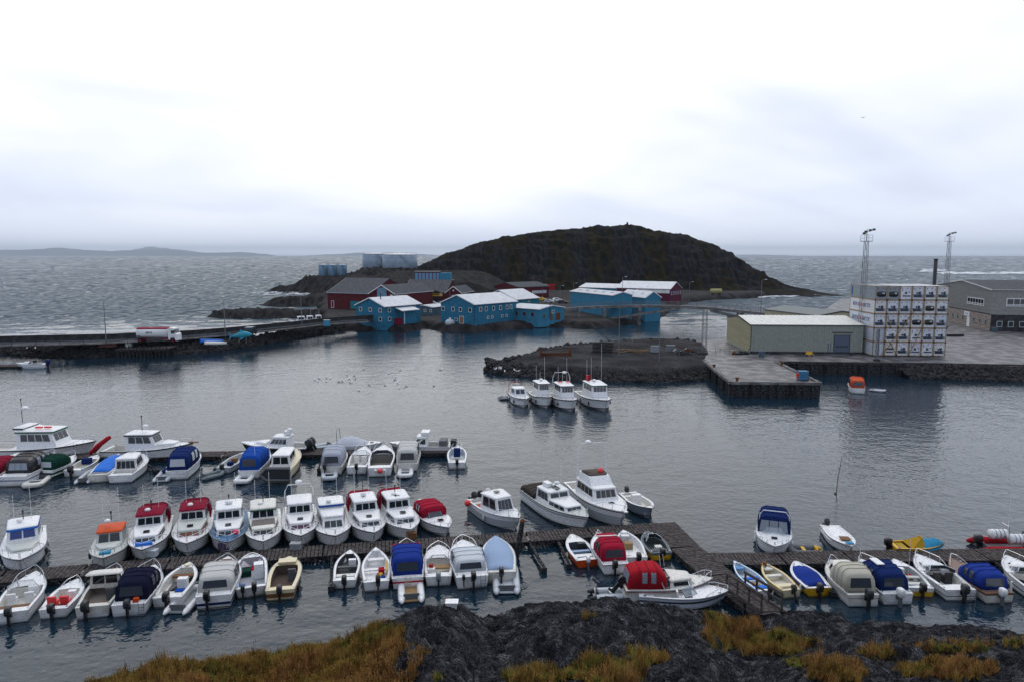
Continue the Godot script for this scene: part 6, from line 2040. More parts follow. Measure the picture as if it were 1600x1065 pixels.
	boat({"n": "flybridge_yacht", "l": "large white flybridge yacht with tall white arch and red ring", "c": "yacht", "bow": [977, 799], "st": [905, 752], "L": 10.0, "keep": "bow", "B": 3.3, "fs": 1.25, "fb": 1.75, "cock": [0.03, 0.22], "rub": M.offwhite, "band": [[0.10, 0.15, M.dark], [0.45, 0.98, paint(0.40, 0.42, 0.44, 0.35)]], "cab": [[0.24, 0.66, 0.84, -0.1, 1.15, {"F": 4, "R": 4, "L": 4, "front": 0.55, "wb": 0.86, "v0": 0.40, "fv0": 0.42, "glass": paint(0.05, 0.05, 0.05, 0.1), "called": "saloon"}], [0.28, 0.56, 0.72, 1.05, 0.75, {"front": 0.75, "wb": 0.9, "narrow": 0.92, "roof_m": paint(0.10, 0.08, 0.07, 0.8), "over": -0.12, "visor": -0.15, "called": "flybridge"}]], "arch": [0.32, 4.3, M.white], "dome": [[0.30, 5.7, 0.3, 0.3]], "buoy": [[0.42, 3.4, -0.4, 0.26, M.buoy]], "fend": [[0.4, 1, M.navy], [0.7, -1, M.offwhite]], "rail": [0.70, 0.45], "hatch": [[0.74, 1.62, 0.06]], "box": [["anchor_plank", 0.99, 1.78, 0.0, V(0.7, 0.08, 0.3), M.white]], "ob": [[-1.0, M.black, 0.9, 0.9]]})
	boat({"n": "open_boat", "l": "white open boat with grey hull beside the flybridge yacht", "bow": [1019, 793], "st": [980, 768], "L": 5.4, "keep": "bow", "B": 2.0, "fs": 0.75, "fb": 1.15, "hull": paint(0.22, 0.25, 0.30, 0.4), "deck": M.white, "cock": [0.06, 0.86], "side": 0.2, "floor": 0.35, "inner": M.offwhite, "bench": [[0.16, 0.4, 0.65], [0.72, 0.35, 0.7, M.teak]], "box": [["console", 0.42, 0.85, 0.1, V(0.5, 0.9, 0.8), M.white]], "ob": [[0.0, M.black, 0.5]]})
	# --- long pontoon, near side: sterns towards the shore
	boat({"n": "cuddy_boat", "l": "white open sports boat with brown trim beside the red seated runabout", "st": [14, 956], "bow": [56, 891], "B": 2.3, "fs": 0.75, "fb": 1.1, "cock": [0.10, 0.62], "inner": M.offwhite, "band": [[0.75, 0.98, M.plastic]], "bench": [[0.14, 0.45, 0.7, M.wood]], "seat": [[0.42, 0.5, M.white], [0.42, -0.5, M.white]], "screen": [0.66, 0.5, 0.45], "rail": [0.66, 0.45], "ob": [[0.0, M.dark]], "box": [["console", 0.56, 0.75, 0.5, V(0.4, 0.6, 0.6), M.white]]})
	boat({"n": "runabout", "l": "small white runabout with two red seats", "st": [82, 951], "bow": [121, 903], "B": 1.85, "fs": 0.6, "fb": 0.85, "cock": [0.10, 0.66], "side": 0.22, "inner": M.offwhite, "seat": [[0.26, 0.36, M.buoy], [0.26, -0.36, M.buoy]], "box": [["console", 0.52, 0.6, 0.35, V(0.35, 0.5, 0.45), M.white], ["cushion", 0.16, 0.45, 0.0, V(0.45, 0.14, 0.9), paint(0.16, 0.05, 0.05, 0.8)]], "rail": [0.72, 0.25], "ob": [[0.0, M.black]]})
	boat({"n": "cuddy_boat", "l": "off white cuddy boat with hard top over an open brown cockpit", "st": [143, 947], "bow": [183, 886], "B": 2.2, "fs": 0.75, "fb": 1.05, "hull": M.offwhite, "cock": [0.08, 0.60], "floor": 0.25, "inner": paint(0.30, 0.26, 0.22, 0.7), "band": [[0.70, 0.98, M.plastic]], "bench": [[0.14, 0.4, 0.55, M.wood]], "cab": [[0.50, 0.64, 0.86, -0.05, 0.95, {"m": M.offwhite, "F": 2, "R": 1, "L": 1, "A": 2, "front": 0.35, "v0": 0.3, "roof_m": M.offwhite, "over": 0.35, "wb": 0.92}]], "screen": [0.80, 0.2, 0.3, M.smoke], "ob": [[-0.3, M.dark, 0.0, 1.15]], "rail": [0.74, 0.35], "seat": [[0.40, 0.5, M.midgrey]]})
	boat({"n": "canopy_boat", "l": "white boat with very dark navy canopy beside the cuddy boat", "st": [200, 944], "bow": [241, 881], "B": 2.3, "fs": 0.75, "fb": 1.05, "cock": [0.14, 0.55], "can": [[0.14, 0.60, 1.25, paint(0.008, 0.010, 0.030, 0.85), {"win": M.smoke}]], "band": [[0.72, 0.98, M.plastic]], "rail": [0.66, 0.45], "ob": [[0.0, M.dark]], "ladder": 0.75, "box": [["fuel_can", 0.06, 0.88, 0.35, V(0.3, 0.24, 0.3), M.orange]]})
	boat({"n": "open_boat", "l": "white open boat with dark cockpit and yellow plate on its bow", "st": [261, 933], "bow": [296, 877], "B": 2.1, "fs": 0.65, "fb": 0.95, "cock": [0.10, 0.84], "side": 0.2, "inner": M.offwhite, "bench": [[0.18, 0.4, 0.5], [0.70, 0.4, 0.6, M.wood]], "box": [["console", 0.42, 0.65, 0.35, V(0.45, 0.75, 0.6), M.white], ["battery_box", 0.24, 0.42, 0.4, V(0.5, 0.35, 0.5), M.blue], ["bow_plate", 0.90, 0.97, 0.0, V(0.4, 0.04, 0.3), M.cream], ["dark_mat", 0.5, 0.25, -0.2, V(1.5, 0.03, 0.8), M.midgrey]], "ob": [[0.0, M.black, 0.0, 1.1]]})
	boat({"n": "canopy_boat", "l": "sleek white cruiser with pale grey canvas hood and brown foredeck", "c": "cruiser", "st": [333, 930], "bow": [356, 868], "B": 2.5, "fs": 0.85, "fb": 1.1, "cock": [0.16, 0.6], "can": [[0.14, 0.64, 1.0, M.canvas, {"win": M.smoke, "panes": 1}]], "band": [[0.55, 0.75, M.navy]], "ob": [[-0.35, M.black, 0.0, 1.1]], "rail": [0.7, 0.25], "box": [["teak_deck", 0.84, 1.10, 0.0, V(0.7, 0.05, 0.7), M.wood]], "hatch": []})
	dinghy({"l": "white inflatable dinghy tied behind the grey canvas cruiser", "bow": [309, 913], "st": [273, 953], "B": 1.6, "m": M.white, "r": 0.2, "floor": M.grey, "bench": []})
	boat({"n": "open_boat", "l": "white square bowed work boat with blue crate and two outboards", "st": [393, 917], "bow": [393, 865], "B": 2.0, "fs": 0.65, "fb": 0.9, "pw": 6.0, "tr": 0.97, "cock": [0.06, 0.90], "side": 0.16, "inner": paint(0.34, 0.36, 0.40, 0.6), "box": [["console", 0.48, 0.75, 0.45, V(0.6, 1.0, 0.6), M.white], ["crate", 0.14, 0.40, -0.6, V(0.4, 0.35, 0.4), M.bright], ["net_box", 0.62, 0.42, -0.4, V(0.8, 0.4, 0.7), M.deepgreen], ["red_mat", 0.80, 0.27, 0.0, V(0.6, 0.06, 1.1), M.red]], "ob": [[-0.55, M.black, 0.0, 0.8], [0.15, M.black, 0.0, 1.0]], "rail": [0.88, 0.12]})
	boat({"n": "open_boat", "l": "cream boat with dark wood lined cockpit and brown stern", "st": [437, 921], "bow": [452, 868], "B": 2.1, "fs": 0.7, "fb": 0.95, "pw": 3.2, "hull": M.cream, "cock": [0.10, 0.72], "side": 0.24, "floor": 0.2, "inner": paint(0.085, 0.06, 0.05, 0.7), "band": [[0.35, 0.75, M.wood]], "bench": [[0.2, 0.3, 0.42, M.wood]], "seat": [[0.55, 0.45, M.midgrey]], "box": [["fore_top", 0.80, 1.0, 0.0, V(0.7, 0.14, 1.2), M.cream]], "ob": [[0.0, M.dark]]})
	boat({"n": "open_boat", "l": "small white open motor boat with black cockpit beside the empty berth", "st": [538, 906], "bow": [547, 858], "B": 1.75, "fs": 0.6, "fb": 0.8, "cock": [0.10, 0.86], "side": 0.15, "inner": paint(0.05, 0.055, 0.06, 0.6), "bench": [[0.2, 0.4, 0.5, M.offwhite], [0.50, 0.25, 0.5, M.midgrey]], "box": [["console", 0.60, 0.6, 0.3, V(0.3, 0.5, 0.5), M.white]], "ob": [[0.0, M.dark]]})
	boat({"n": "open_boat", "l": "white sharp bowed open boat carrying yellow and red floats", "st": [588, 908], "bow": [587, 854], "B": 1.95, "fs": 0.65, "fb": 1.0, "pw": 2.0, "cock": [0.08, 0.90], "side": 0.14, "inner": M.white, "bench": [[0.45, 0.3, 0.5, M.white], [0.72, 0.4, 0.65, M.white]], "box": [["red_tub", 0.40, 0.45, 0.35, V(0.5, 0.4, 0.4), M.red], ["oar", 0.5, 0.6, 0.7, V(1.6, 0.05, 0.14), M.yellow]], "buoy": [[0.24, 0.55, 0.3, 0.16, M.yellow], [0.20, 0.45, 0.45, 0.17, M.blue], [0.30, 0.45, 0.15, 0.13, M.red]], "ob": [[0.1, M.black, 0.4]]})
	boat({"n": "canopy_boat", "l": "white boat with royal blue canopy edged red beside the sharp bowed open boat", "st": [637, 902], "bow": [635, 849], "B": 2.4, "fs": 0.8, "fb": 1.1, "cock": [0.10, 0.6], "can": [[0.12, 0.66, 1.25, M.royal, {"win": M.smoke}]], "band": [[0.30, 0.45, M.red]], "box": [["red_trim", 0.66, 1.75, 0.0, V(0.25, 0.1, 1.9), M.red]], "rail": [0.74, 0.45], "ladder": 0.0, "fend": [[0.3, 1, M.offwhite], [0.5, -1, M.offwhite]]})
	dinghy({"l": "white inflatable dinghy with wooden floor behind the royal blue canopy boat", "bow": [640, 889], "st": [643, 934], "B": 1.7, "r": 0.23, "m": M.white, "floor": M.teak, "bench": [0.12]})
	boat({"n": "cuddy_boat", "l": "small white cuddy boat with tan cockpit seat and low side rails", "st": [685, 900], "bow": [685, 850], "B": 2.0, "fs": 0.7, "fb": 0.95, "pw": 3.4, "cock": [0.12, 0.56], "inner": M.offwhite, "bench": [[0.36, 0.55, 0.6, M.teak]], "box": [["locker", 0.26, 0.5, -0.5, V(0.4, 0.5, 0.5), M.white], ["red_bag", 0.30, 0.8, -0.5, V(0.25, 0.2, 0.3), M.red]], "rail": [0.62, 0.3], "ob": [[0.0, M.grey]], "screen": [0.60, 0.25, 0.2]})
	boat({"n": "canopy_boat", "l": "white cruiser with smoked glass stern hood beside the tarpaulin covered boat", "c": "cruiser", "st": [738, 900], "bow": [722, 842], "B": 2.5, "fs": 0.85, "fb": 1.1, "pw": 2.8, "cock": [0.16, 0.56], "can": [[0.16, 0.60, 0.85, M.plastic, {"win": M.smoke}]], "rail": [0.72, 0.4], "ob": [[0.05, M.black], [-0.6, M.black, 0.0, 0.6]], "ladder": 0.7, "cab": [[0.56, 0.80, 0.75, -0.1, 0.22, {"front": 0.5, "wb": 0.6, "called": "fore_deckhouse"}]], "fend": [[0.2, 1, M.offwhite], [0.5, 1, M.offwhite]]})
	boat({"n": "covered_boat", "l": "boat wrapped in pale blue grey tarpaulin up to its bow", "st": [783, 893], "bow": [774, 836], "B": 2.4, "fs": 0.8, "fb": 1.1, "hull": M.offwhite, "cock": [0.1, 0.5], "tarp": [[0.06, 0.97, 0.55, M.bluegrey]], "ob": [[0.0, M.black]]})
	dinghy({"l": "grey white inflatable dinghy tied behind the tarpaulin covered boat", "bow": [789, 872], "st": [792, 921], "B": 1.8, "r": 0.23, "m": M.plastic, "floor": M.plastic, "bench": []})
	boat({"n": "open_boat", "l": "white boat with orange hull and small white outboard", "st": [918, 874], "bow": [893, 834], "B": 1.75, "fs": 0.6, "fb": 0.85, "hull": M.orange, "deck": M.white, "rub": M.white, "rubr": 0.06, "cock": [0.10, 0.70], "inner": paint(0.08, 0.10, 0.13, 0.6), "bench": [[0.2, 0.45, 0.55, M.white], [0.42, 0.3, 0.5, M.bluegrey]], "box": [["console", 0.60, 0.6, 0.3, V(0.3, 0.45, 0.6), M.dark]], "ob": [[0.0, M.white, 0.0, 0.8]]})
	boat({"n": "canopy_boat", "l": "white boat with deep red canopy next to the orange hulled boat", "st": [963, 881], "bow": [934, 831], "B": 2.15, "fs": 0.75, "fb": 1.05, "cock": [0.14, 0.5], "can": [[0.14, 0.50, 1.15, M.crimson, {"win": M.smoke}]], "box": [["red_roof_panel", 0.55, 1.75, 0.0, V(0.5, 0.1, 1.3), M.crimson], ["white_bow", 0.50, 1.78, 0.0, V(0.1, 0.08, 1.5), M.white], ["number_board", 0.02, 0.60, 0.25, V(0.04, 0.25, 0.5), M.grey]], "screen": [0.66, 0.55, 0.4, M.smoke], "ob": [[-0.15, M.black]], "rail": [0.9, 0.3], "band": [[0.06, 0.12, M.wood]]})
	boat({"n": "open_boat", "l": "white open skiff with brown box amidships beside the red canopy boat", "st": [994, 870], "bow": [974, 827], "B": 1.95, "fs": 0.65, "fb": 0.95, "cock": [0.08, 0.90], "side": 0.13, "inner": M.white, "box": [["wooden_box", 0.58, 0.48, 0.0, V(0.5, 0.45, 0.6), M.teak]], "bench": [[0.14, 0.4, 0.5, M.white], [0.86, 0.5, 0.75, M.white]], "ob": [[0.15, M.black]]})
	boat({"n": "open_boat", "l": "grey open boat with yellow hull and low dark windscreen", "st": [1034, 863], "bow": [1011, 829], "B": 1.8, "fs": 0.6, "fb": 0.85, "hull": M.yellow, "deck": paint(0.10, 0.12, 0.14, 0.6), "rub": M.grey, "cock": [0.08, 0.72], "inner": paint(0.07, 0.09, 0.09, 0.7), "band": [[0.0, 0.30, paint(0.11, 0.13, 0.15, 0.6)]], "screen": [0.72, 0.4, 0.3, M.smoke], "bench": [[0.2, 0.35, 0.48, M.midgrey]], "box": [["white_box", 0.30, 0.5, 0.1, V(0.45, 0.35, 0.5), M.offwhite]], "ob": [[0.0, M.black]]})
	# --- at the gangway
	boat({"n": "canopy_boat", "l": "white cruiser with tall bright red canopy moored at the gangway", "c": "cruiser", "bow": [1114, 902], "az": 3, "L": 5.9, "B": 2.4, "fs": 0.95, "fb": 1.2, "hull": M.offwhite, "cock": [0.05, 0.48], "can": [[0.06, 0.44, 1.3, M.red, {"frontlow": 0.62, "wf": 0.86}]], "cab": [[0.48, 0.80, 0.78, -0.08, 0.42, {"m": M.offwhite, "R": 1, "L": 1, "front": 0.5, "wb": 0.7, "v0": 0.3, "v1": 0.8, "called": "fore_cabin", "roof_m": M.offwhite}]], "screen": [0.54, 0.6, 0.35, M.smoke], "band": [[0.10, 0.16, M.maroon], [0.22, 0.25, M.wood]], "rail": [0.80, 0.45], "ob": [[0.0, M.black, 0.7]], "ant": [[0.40, 2.2, 0.3, 0.8], [0.44, 2.2, 0.3, 0.8]]})
	boat({"n": "runabout", "l": "white bow rider with black side stripe at the foot of the gangway", "bow": [1140, 921], "az": -6, "L": 5.7, "B": 2.4, "fs": 0.75, "fb": 1.0, "hull": paint(0.55, 0.60, 0.70, 0.3), "deck": M.white, "cock": [0.06, 0.58], "inner": paint(0.50, 0.54, 0.62, 0.5), "band": [[0.30, 0.46, M.black]], "screen": [0.64, 0.50, 0.5], "seat": [[0.46, 0.5, M.white], [0.46, -0.5, M.midgrey]], "bench": [[0.12, 0.5, 0.6, M.white]], "rail": [0.72, 0.28], "box": [["dark_cover", 0.5, 0.85, -0.45, V(0.5, 0.5, 0.5), M.dark], ["side_bag", 0.3, 0.75, -0.85, V(0.4, 0.25, 0.1), M.midgrey]]})
	dinghy({"l": "grey inflatable dinghy behind the bright red canopy cruiser", "st": [925, 925], "bow": [985, 921], "B": 1.4, "r": 0.21, "m": M.plastic, "tip": M.dark, "floor": M.grey})
	# --- short pontoon, far side
	boat({"n": "canopy_boat", "l": "white cruiser with navy canopy and clear front panes at the short pontoon", "c": "cruiser", "bow": [1211, 853], "vp": 1185, "L": 6.6, "B": 2.6, "fs": 0.9, "fb": 1.15, "pw": 2.8, "cock": [0.08, 0.5], "can": [[0.10, 0.52, 1.45, M.navy, {"frontlow": 0.9, "frontglass": true}]], "screen": [0.60, 0.5, 0.6], "hatch": [[0.74, 1.14, 0.05]], "rail": [0.72, 0.25], "arch": [0.48, 1.6, M.white], "fend": [[0.4, 1, M.white], [0.55, 1, M.white], [0.4, -1, M.white], [0.6, -1, M.white]], "band": [[0.7, 0.98, M.plastic]]})
	dinghy({"l": "dark inflatable with yellow tips moored along the short pontoon", "bow": [1228, 853], "st": [1283, 857], "B": 1.6, "r": 0.26, "m": M.midgrey, "tip": M.yellow, "floor": M.bluegrey, "bm": M.yellow})
	boat({"n": "covered_boat", "l": "small white boat with green gunwale line and white cover", "bow": [1332, 853], "st": [1299, 822], "L": 4.9, "keep": "bow", "B": 1.8, "fs": 0.65, "fb": 0.9, "band": [[0.08, 0.16, M.deepgreen]], "cock": [0.1, 0.5], "tarp": [[0.08, 0.62, 0.35, M.white]], "ob": [[0.2, M.dark, 0.8]], "box": [["bow_cover", 0.9, 0.98, 0.0, V(0.4, 0.06, 0.5), M.teal], ["brown_pad", 0.7, 0.92, 0.0, V(0.7, 0.06, 0.7), M.wood]]})
	boat({"n": "covered_boat", "l": "yellow motor boat with sky blue fore cover lying along the short pontoon", "bow": [1476, 847], "st": [1394, 850], "B": 1.8, "fs": 0.65, "fb": 0.85, "hull": M.yellow, "deck": M.yellow, "rub": M.dark, "cock": [0.08, 0.5], "inner": paint(0.35, 0.20, 0.02, 0.7), "tarp": [[0.50, 0.97, 0.45, M.teal]], "cab": [[0.30, 0.56, 0.9, -0.05, 0.62, {"m": paint(0.36, 0.22, 0.02, 0.9), "roof": false, "rear": 1.0, "front": 0.1, "narrow": 0.35, "called": "folded_hood"}]], "bench": [[0.2, 0.5, 0.5, paint(0.40, 0.24, 0.02, 0.7)]], "ob": [[0.0, M.black, 0.0, 1.1]]})
	var rib = dinghy({"n": "rescue_boat", "l": "red rigid inflatable boat carrying two white drums on the short pontoon", "c": "rescue boat", "g": "boats moored at the pontoons", "st": [1528, 847], "bow": [1660, 846], "L": 7.2, "B": 2.5, "r": 0.30, "m": M.red, "floor": M.midgrey, "ob": M.black, "os": 1.2, "bench": []})
	for a in [[-0.9, 0.95, 0.35], [-1.9, 1.05, -0.35]]:
		var q = Shape.new(true)
		q.cyl(V(a[0] - 0.6, a[1], a[2]), V(a[0] + 0.6, a[1], a[2]), 0.36, 0.36, 14)
		put("liferaft_drum", q, M.white, rib[0])
		for s in [-0.3, 0.0, 0.3]:
			var b = Shape.new(true)
			b.cyl(V(a[0] + s - 0.03, a[1], a[2]), V(a[0] + s + 0.03, a[1], a[2]), 0.375, 0.375, 14)
			put("drum_strap", b, M.grey, rib[0])
	bx("console", rib[0], V(0.3, 0.8, 0), V(0.8, 1.0, 0.8), M.midgrey)
	stick(rib[0], "antenna", V(-1.4, 1.4, 0), V(-1.4, 5.2, 0), 0.025, M.white)
	var hoop = Shape.new(); hoop.tube([V(-1.6, 0.5, 0.5), V(-1.6, 1.9, 0.4), V(-1.6, 1.9, -0.4), V(-1.6, 0.5, -0.5)], 0.04, 6)
	put("roll_bar", hoop, M.steel, rib[0])
	# --- short pontoon, near side
	boat({"n": "rowing_skiff", "l": "long white skiff with blue thwarts beside the timber steps", "st": [1197, 922], "bow": [1147, 875], "B": 1.5, "fs": 0.55, "fb": 0.8, "pw": 1.9, "tr": 0.75, "hull": M.white, "cock": [0.05, 0.93], "side": 0.09, "inner": paint(0.52, 0.60, 0.66, 0.5), "rub": M.teal, "bench": [[0.48, 0.25, 0.45, M.bright], [0.16, 0.35, 0.45, M.bright], [0.82, 0.5, 0.6, paint(0.08, 0.25, 0.50, 0.5)]], "box": [["rope_heap", 0.32, 0.32, 0.1, V(0.5, 0.16, 0.4), M.teak], ["red_can", 0.2, 0.36, -0.2, V(0.3, 0.25, 0.25), M.red]], "ob": [[0.2, M.black, 0.3, 0.7]]})
	boat({"n": "rowing_skiff", "l": "cream open skiff between the white skiff and the blue covered boat", "st": [1237, 921], "bow": [1193, 878], "B": 1.6, "fs": 0.55, "fb": 0.85, "pw": 2.1, "tr": 0.8, "hull": M.cream, "cock": [0.06, 0.92], "side": 0.11, "inner": paint(0.58, 0.54, 0.44, 0.5), "rub": M.yellow, "bench": [[0.25, 0.4, 0.42, M.cream], [0.62, 0.3, 0.5, M.offwhite], [0.84, 0.5, 0.66, M.offwhite]], "box": [["brown_bag", 0.90, 0.9, -0.1, V(0.2, 0.3, 0.2), M.wood]], "ob": [[0.1, M.dark, 0.5, 0.8]]})
	boat({"n": "covered_boat", "l": "yellow hulled boat under a royal blue cover at the short pontoon", "st": [1281, 918], "bow": [1243, 876], "B": 1.85, "fs": 0.6, "fb": 0.9, "hull": M.yellow, "deck": M.white, "rub": M.white, "rubr": 0.06, "cock": [0.06, 0.3], "inner": M.offwhite, "tarp": [[0.10, 0.82, 0.40, M.royal]], "ob": [[-0.1, M.black]], "fend": [[0.2, -1, M.offwhite]]})
	boat({"n": "canopy_boat", "l": "white cabin boat with beige canvas cockpit tent at the short pontoon", "c": "cruiser", "st": [1350, 929], "bow": [1298, 873], "B": 2.3, "fs": 0.8, "fb": 1.1, "hull": M.offwhite, "cock": [0.06, 0.4], "inner": paint(0.35, 0.33, 0.30, 0.6), "can": [[0.12, 0.52, 1.30, paint(0.48, 0.46, 0.38, 0.9), {"win": M.smoke, "sidewin": false}]], "cab": [[0.48, 0.80, 0.80, -0.08, 0.75, {"m": M.offwhite, "roof_m": M.offwhite, "R": 2, "L": 2, "F": 2, "front": 0.55, "wb": 0.7, "v0": 0.3, "v1": 0.85}]], "band": [[0.28, 0.32, M.dark], [0.75, 0.98, M.plastic]], "ob": [[0.2, M.dark, 0.0, 1.15]], "rail": [0.84, 0.35], "ant": [[0.5, 1.9, 0.8, 1.4]]})
	boat({"n": "canopy_boat", "l": "white boat with navy canopy and white outboard beside the beige canvas boat", "st": [1404, 927], "bow": [1345, 872], "B": 2.3, "fs": 0.75, "fb": 1.1, "cock": [0.14, 0.55], "can": [[0.14, 0.66, 1.15, M.navy, {"win": M.smoke}]], "ob": [[0.0, M.white, 0.0, 1.1]], "rail": [0.70, 0.45], "box": [["white_board", 0.45, 2.0, -0.3, V(1.0, 0.06, 0.5), M.white]], "band": [[0.70, 0.98, M.plastic]]})
	boat({"n": "open_boat", "l": "open white boat with yellow bottom between the navy canopy boat and the white console boat", "st": [1440, 918], "bow": [1397, 872], "B": 1.9, "fs": 0.6, "fb": 0.85, "hull": M.white, "cock": [0.08, 0.74], "side": 0.2, "inner": paint(0.36, 0.40, 0.40, 0.6), "band": [[0.45, 0.99, M.yellow]], "bench": [[0.2, 0.4, 0.5, M.pale], [0.45, 0.3, 0.5, M.pale]], "box": [["console", 0.60, 0.62, -0.3, V(0.35, 0.5, 0.5), M.white], ["red_bag", 0.55, 0.35, 0.3, V(0.4, 0.25, 0.3), M.red]], "ob": [[0.0, M.black]], "ant": [[0.1, 0.7, -0.7, 3.0]]})
	boat({"n": "sports_boat", "l": "long white sports boat with open cockpit and dark seats", "c": "speedboat", "st": [1502, 921], "bow": [1432, 864], "B": 2.3, "fs": 0.75, "fb": 1.0, "cock": [0.14, 0.52], "side": 0.24, "inner": M.offwhite, "screen": [0.58, 0.4, 0.4, M.smoke], "seat": [[0.42, 0.4, M.dark], [0.42, -0.4, M.dark]], "box": [["console", 0.50, 0.7, 0.45, V(0.35, 0.6, 0.5), M.white], ["vent_slit", 0.66, 1.0, -0.62, V(0.5, 0.03, 0.12), M.dark]], "cab": [[0.58, 0.84, 0.7, -0.1, 0.22, {"front": 0.6, "wb": 0.5, "called": "fore_deckhouse"}]], "rail": [0.60, 0.40], "ob": [[0.1, M.dark, 0.0, 1.1]], "ladder": 0.75, "band": [[0.55, 0.62, M.dark]]})
	boat({"n": "wood_deck_boat", "l": "varnished wood decked boat with royal blue canopy", "st": [1563, 926], "bow": [1485, 871], "B": 2.2, "fs": 0.7, "fb": 0.95, "hull": M.offwhite, "deck": paint(0.17, 0.095, 0.062, 0.4), "rub": M.wood, "cock": [0.14, 0.5], "can": [[0.13, 0.54, 1.05, M.royal, {"win": M.smoke}]], "screen": [0.60, 0.5, 0.4], "ob": [[0.0, M.white]], "box": [["fender_post", 0.02, 0.95, 0.8, V(0.1, 0.9, 0.1), M.offwhite]], "band": [[0.0, 0.22, M.wood]], "rail": [0.80, 0.35]})
	boat({"n": "sports_boat", "l": "white sports boat with navy side stripe at the end of the short pontoon", "c": "speedboat", "st": [1640, 926], "bow": [1572, 866], "B": 2.3, "fs": 0.8, "fb": 1.05, "cock": [0.12, 0.5], "screen": [0.56, 0.45, 0.45, M.smoke], "cab": [[0.56, 0.84, 0.72, -0.08, 0.3, {"R": 1, "L": 1, "front": 0.6, "wb": 0.5, "v0": 0.3, "called": "fore_deckhouse"}]], "rail": [0.62, 0.4], "ob": [[0.0, M.black]], "band": [[0.5, 0.6, M.navy]]})
	build_far_boats()
func pilot(bow, vp, L, label, roof, brow, extra = {}):
	# work boat with a tall wheelhouse well forward
	var sp = {"n": "work_boat", "l": label, "c": "boat", "g": "work boats by the breakwater", "bow": bow, "vp": vp, "L": L, "B": L * 0.33, "fs": 1.1, "fb": 1.8, "pw": 3.0, "tr": 0.88, "cock": [0.04, 0.34], "floor": 0.5, "side": 0.2, "inner": M.offwhite, "band": [[0.02, 0.10, M.dark], [0.88, 0.99, M.dark]], "rub": M.dark, "rubr": 0.06,
		"cab": [[0.34, 0.72, 0.74, -0.2, 2.2, {"F": 4, "R": 3, "L": 3, "front": 0.25, "rear": 0.0, "wb": 0.84, "narrow": 0.94, "v0": 0.60, "v1": 0.9, "roof_m": roof, "brow": brow, "over": 0.15, "visor": 0.25, "called": "wheelhouse"}]],
		"rail": [0.70, 0.4], "ant": [[0.40, 3.2, 0.6, 2.5], [0.44, 3.2, -0.6, 3.8], [0.5, 3.2, 0.2, 1.6]], "mast": [[0.42, 3.1, 1.6]], "dome": [[0.46, 3.6, 0.0, 0.32]], "fend": [[0.4, 1, M.dark], [0.7, 1, M.dark], [0.4, -1, M.dark], [0.7, -1, M.dark]]}
	for k in extra: sp[k] = extra[k]
	return boat(sp)
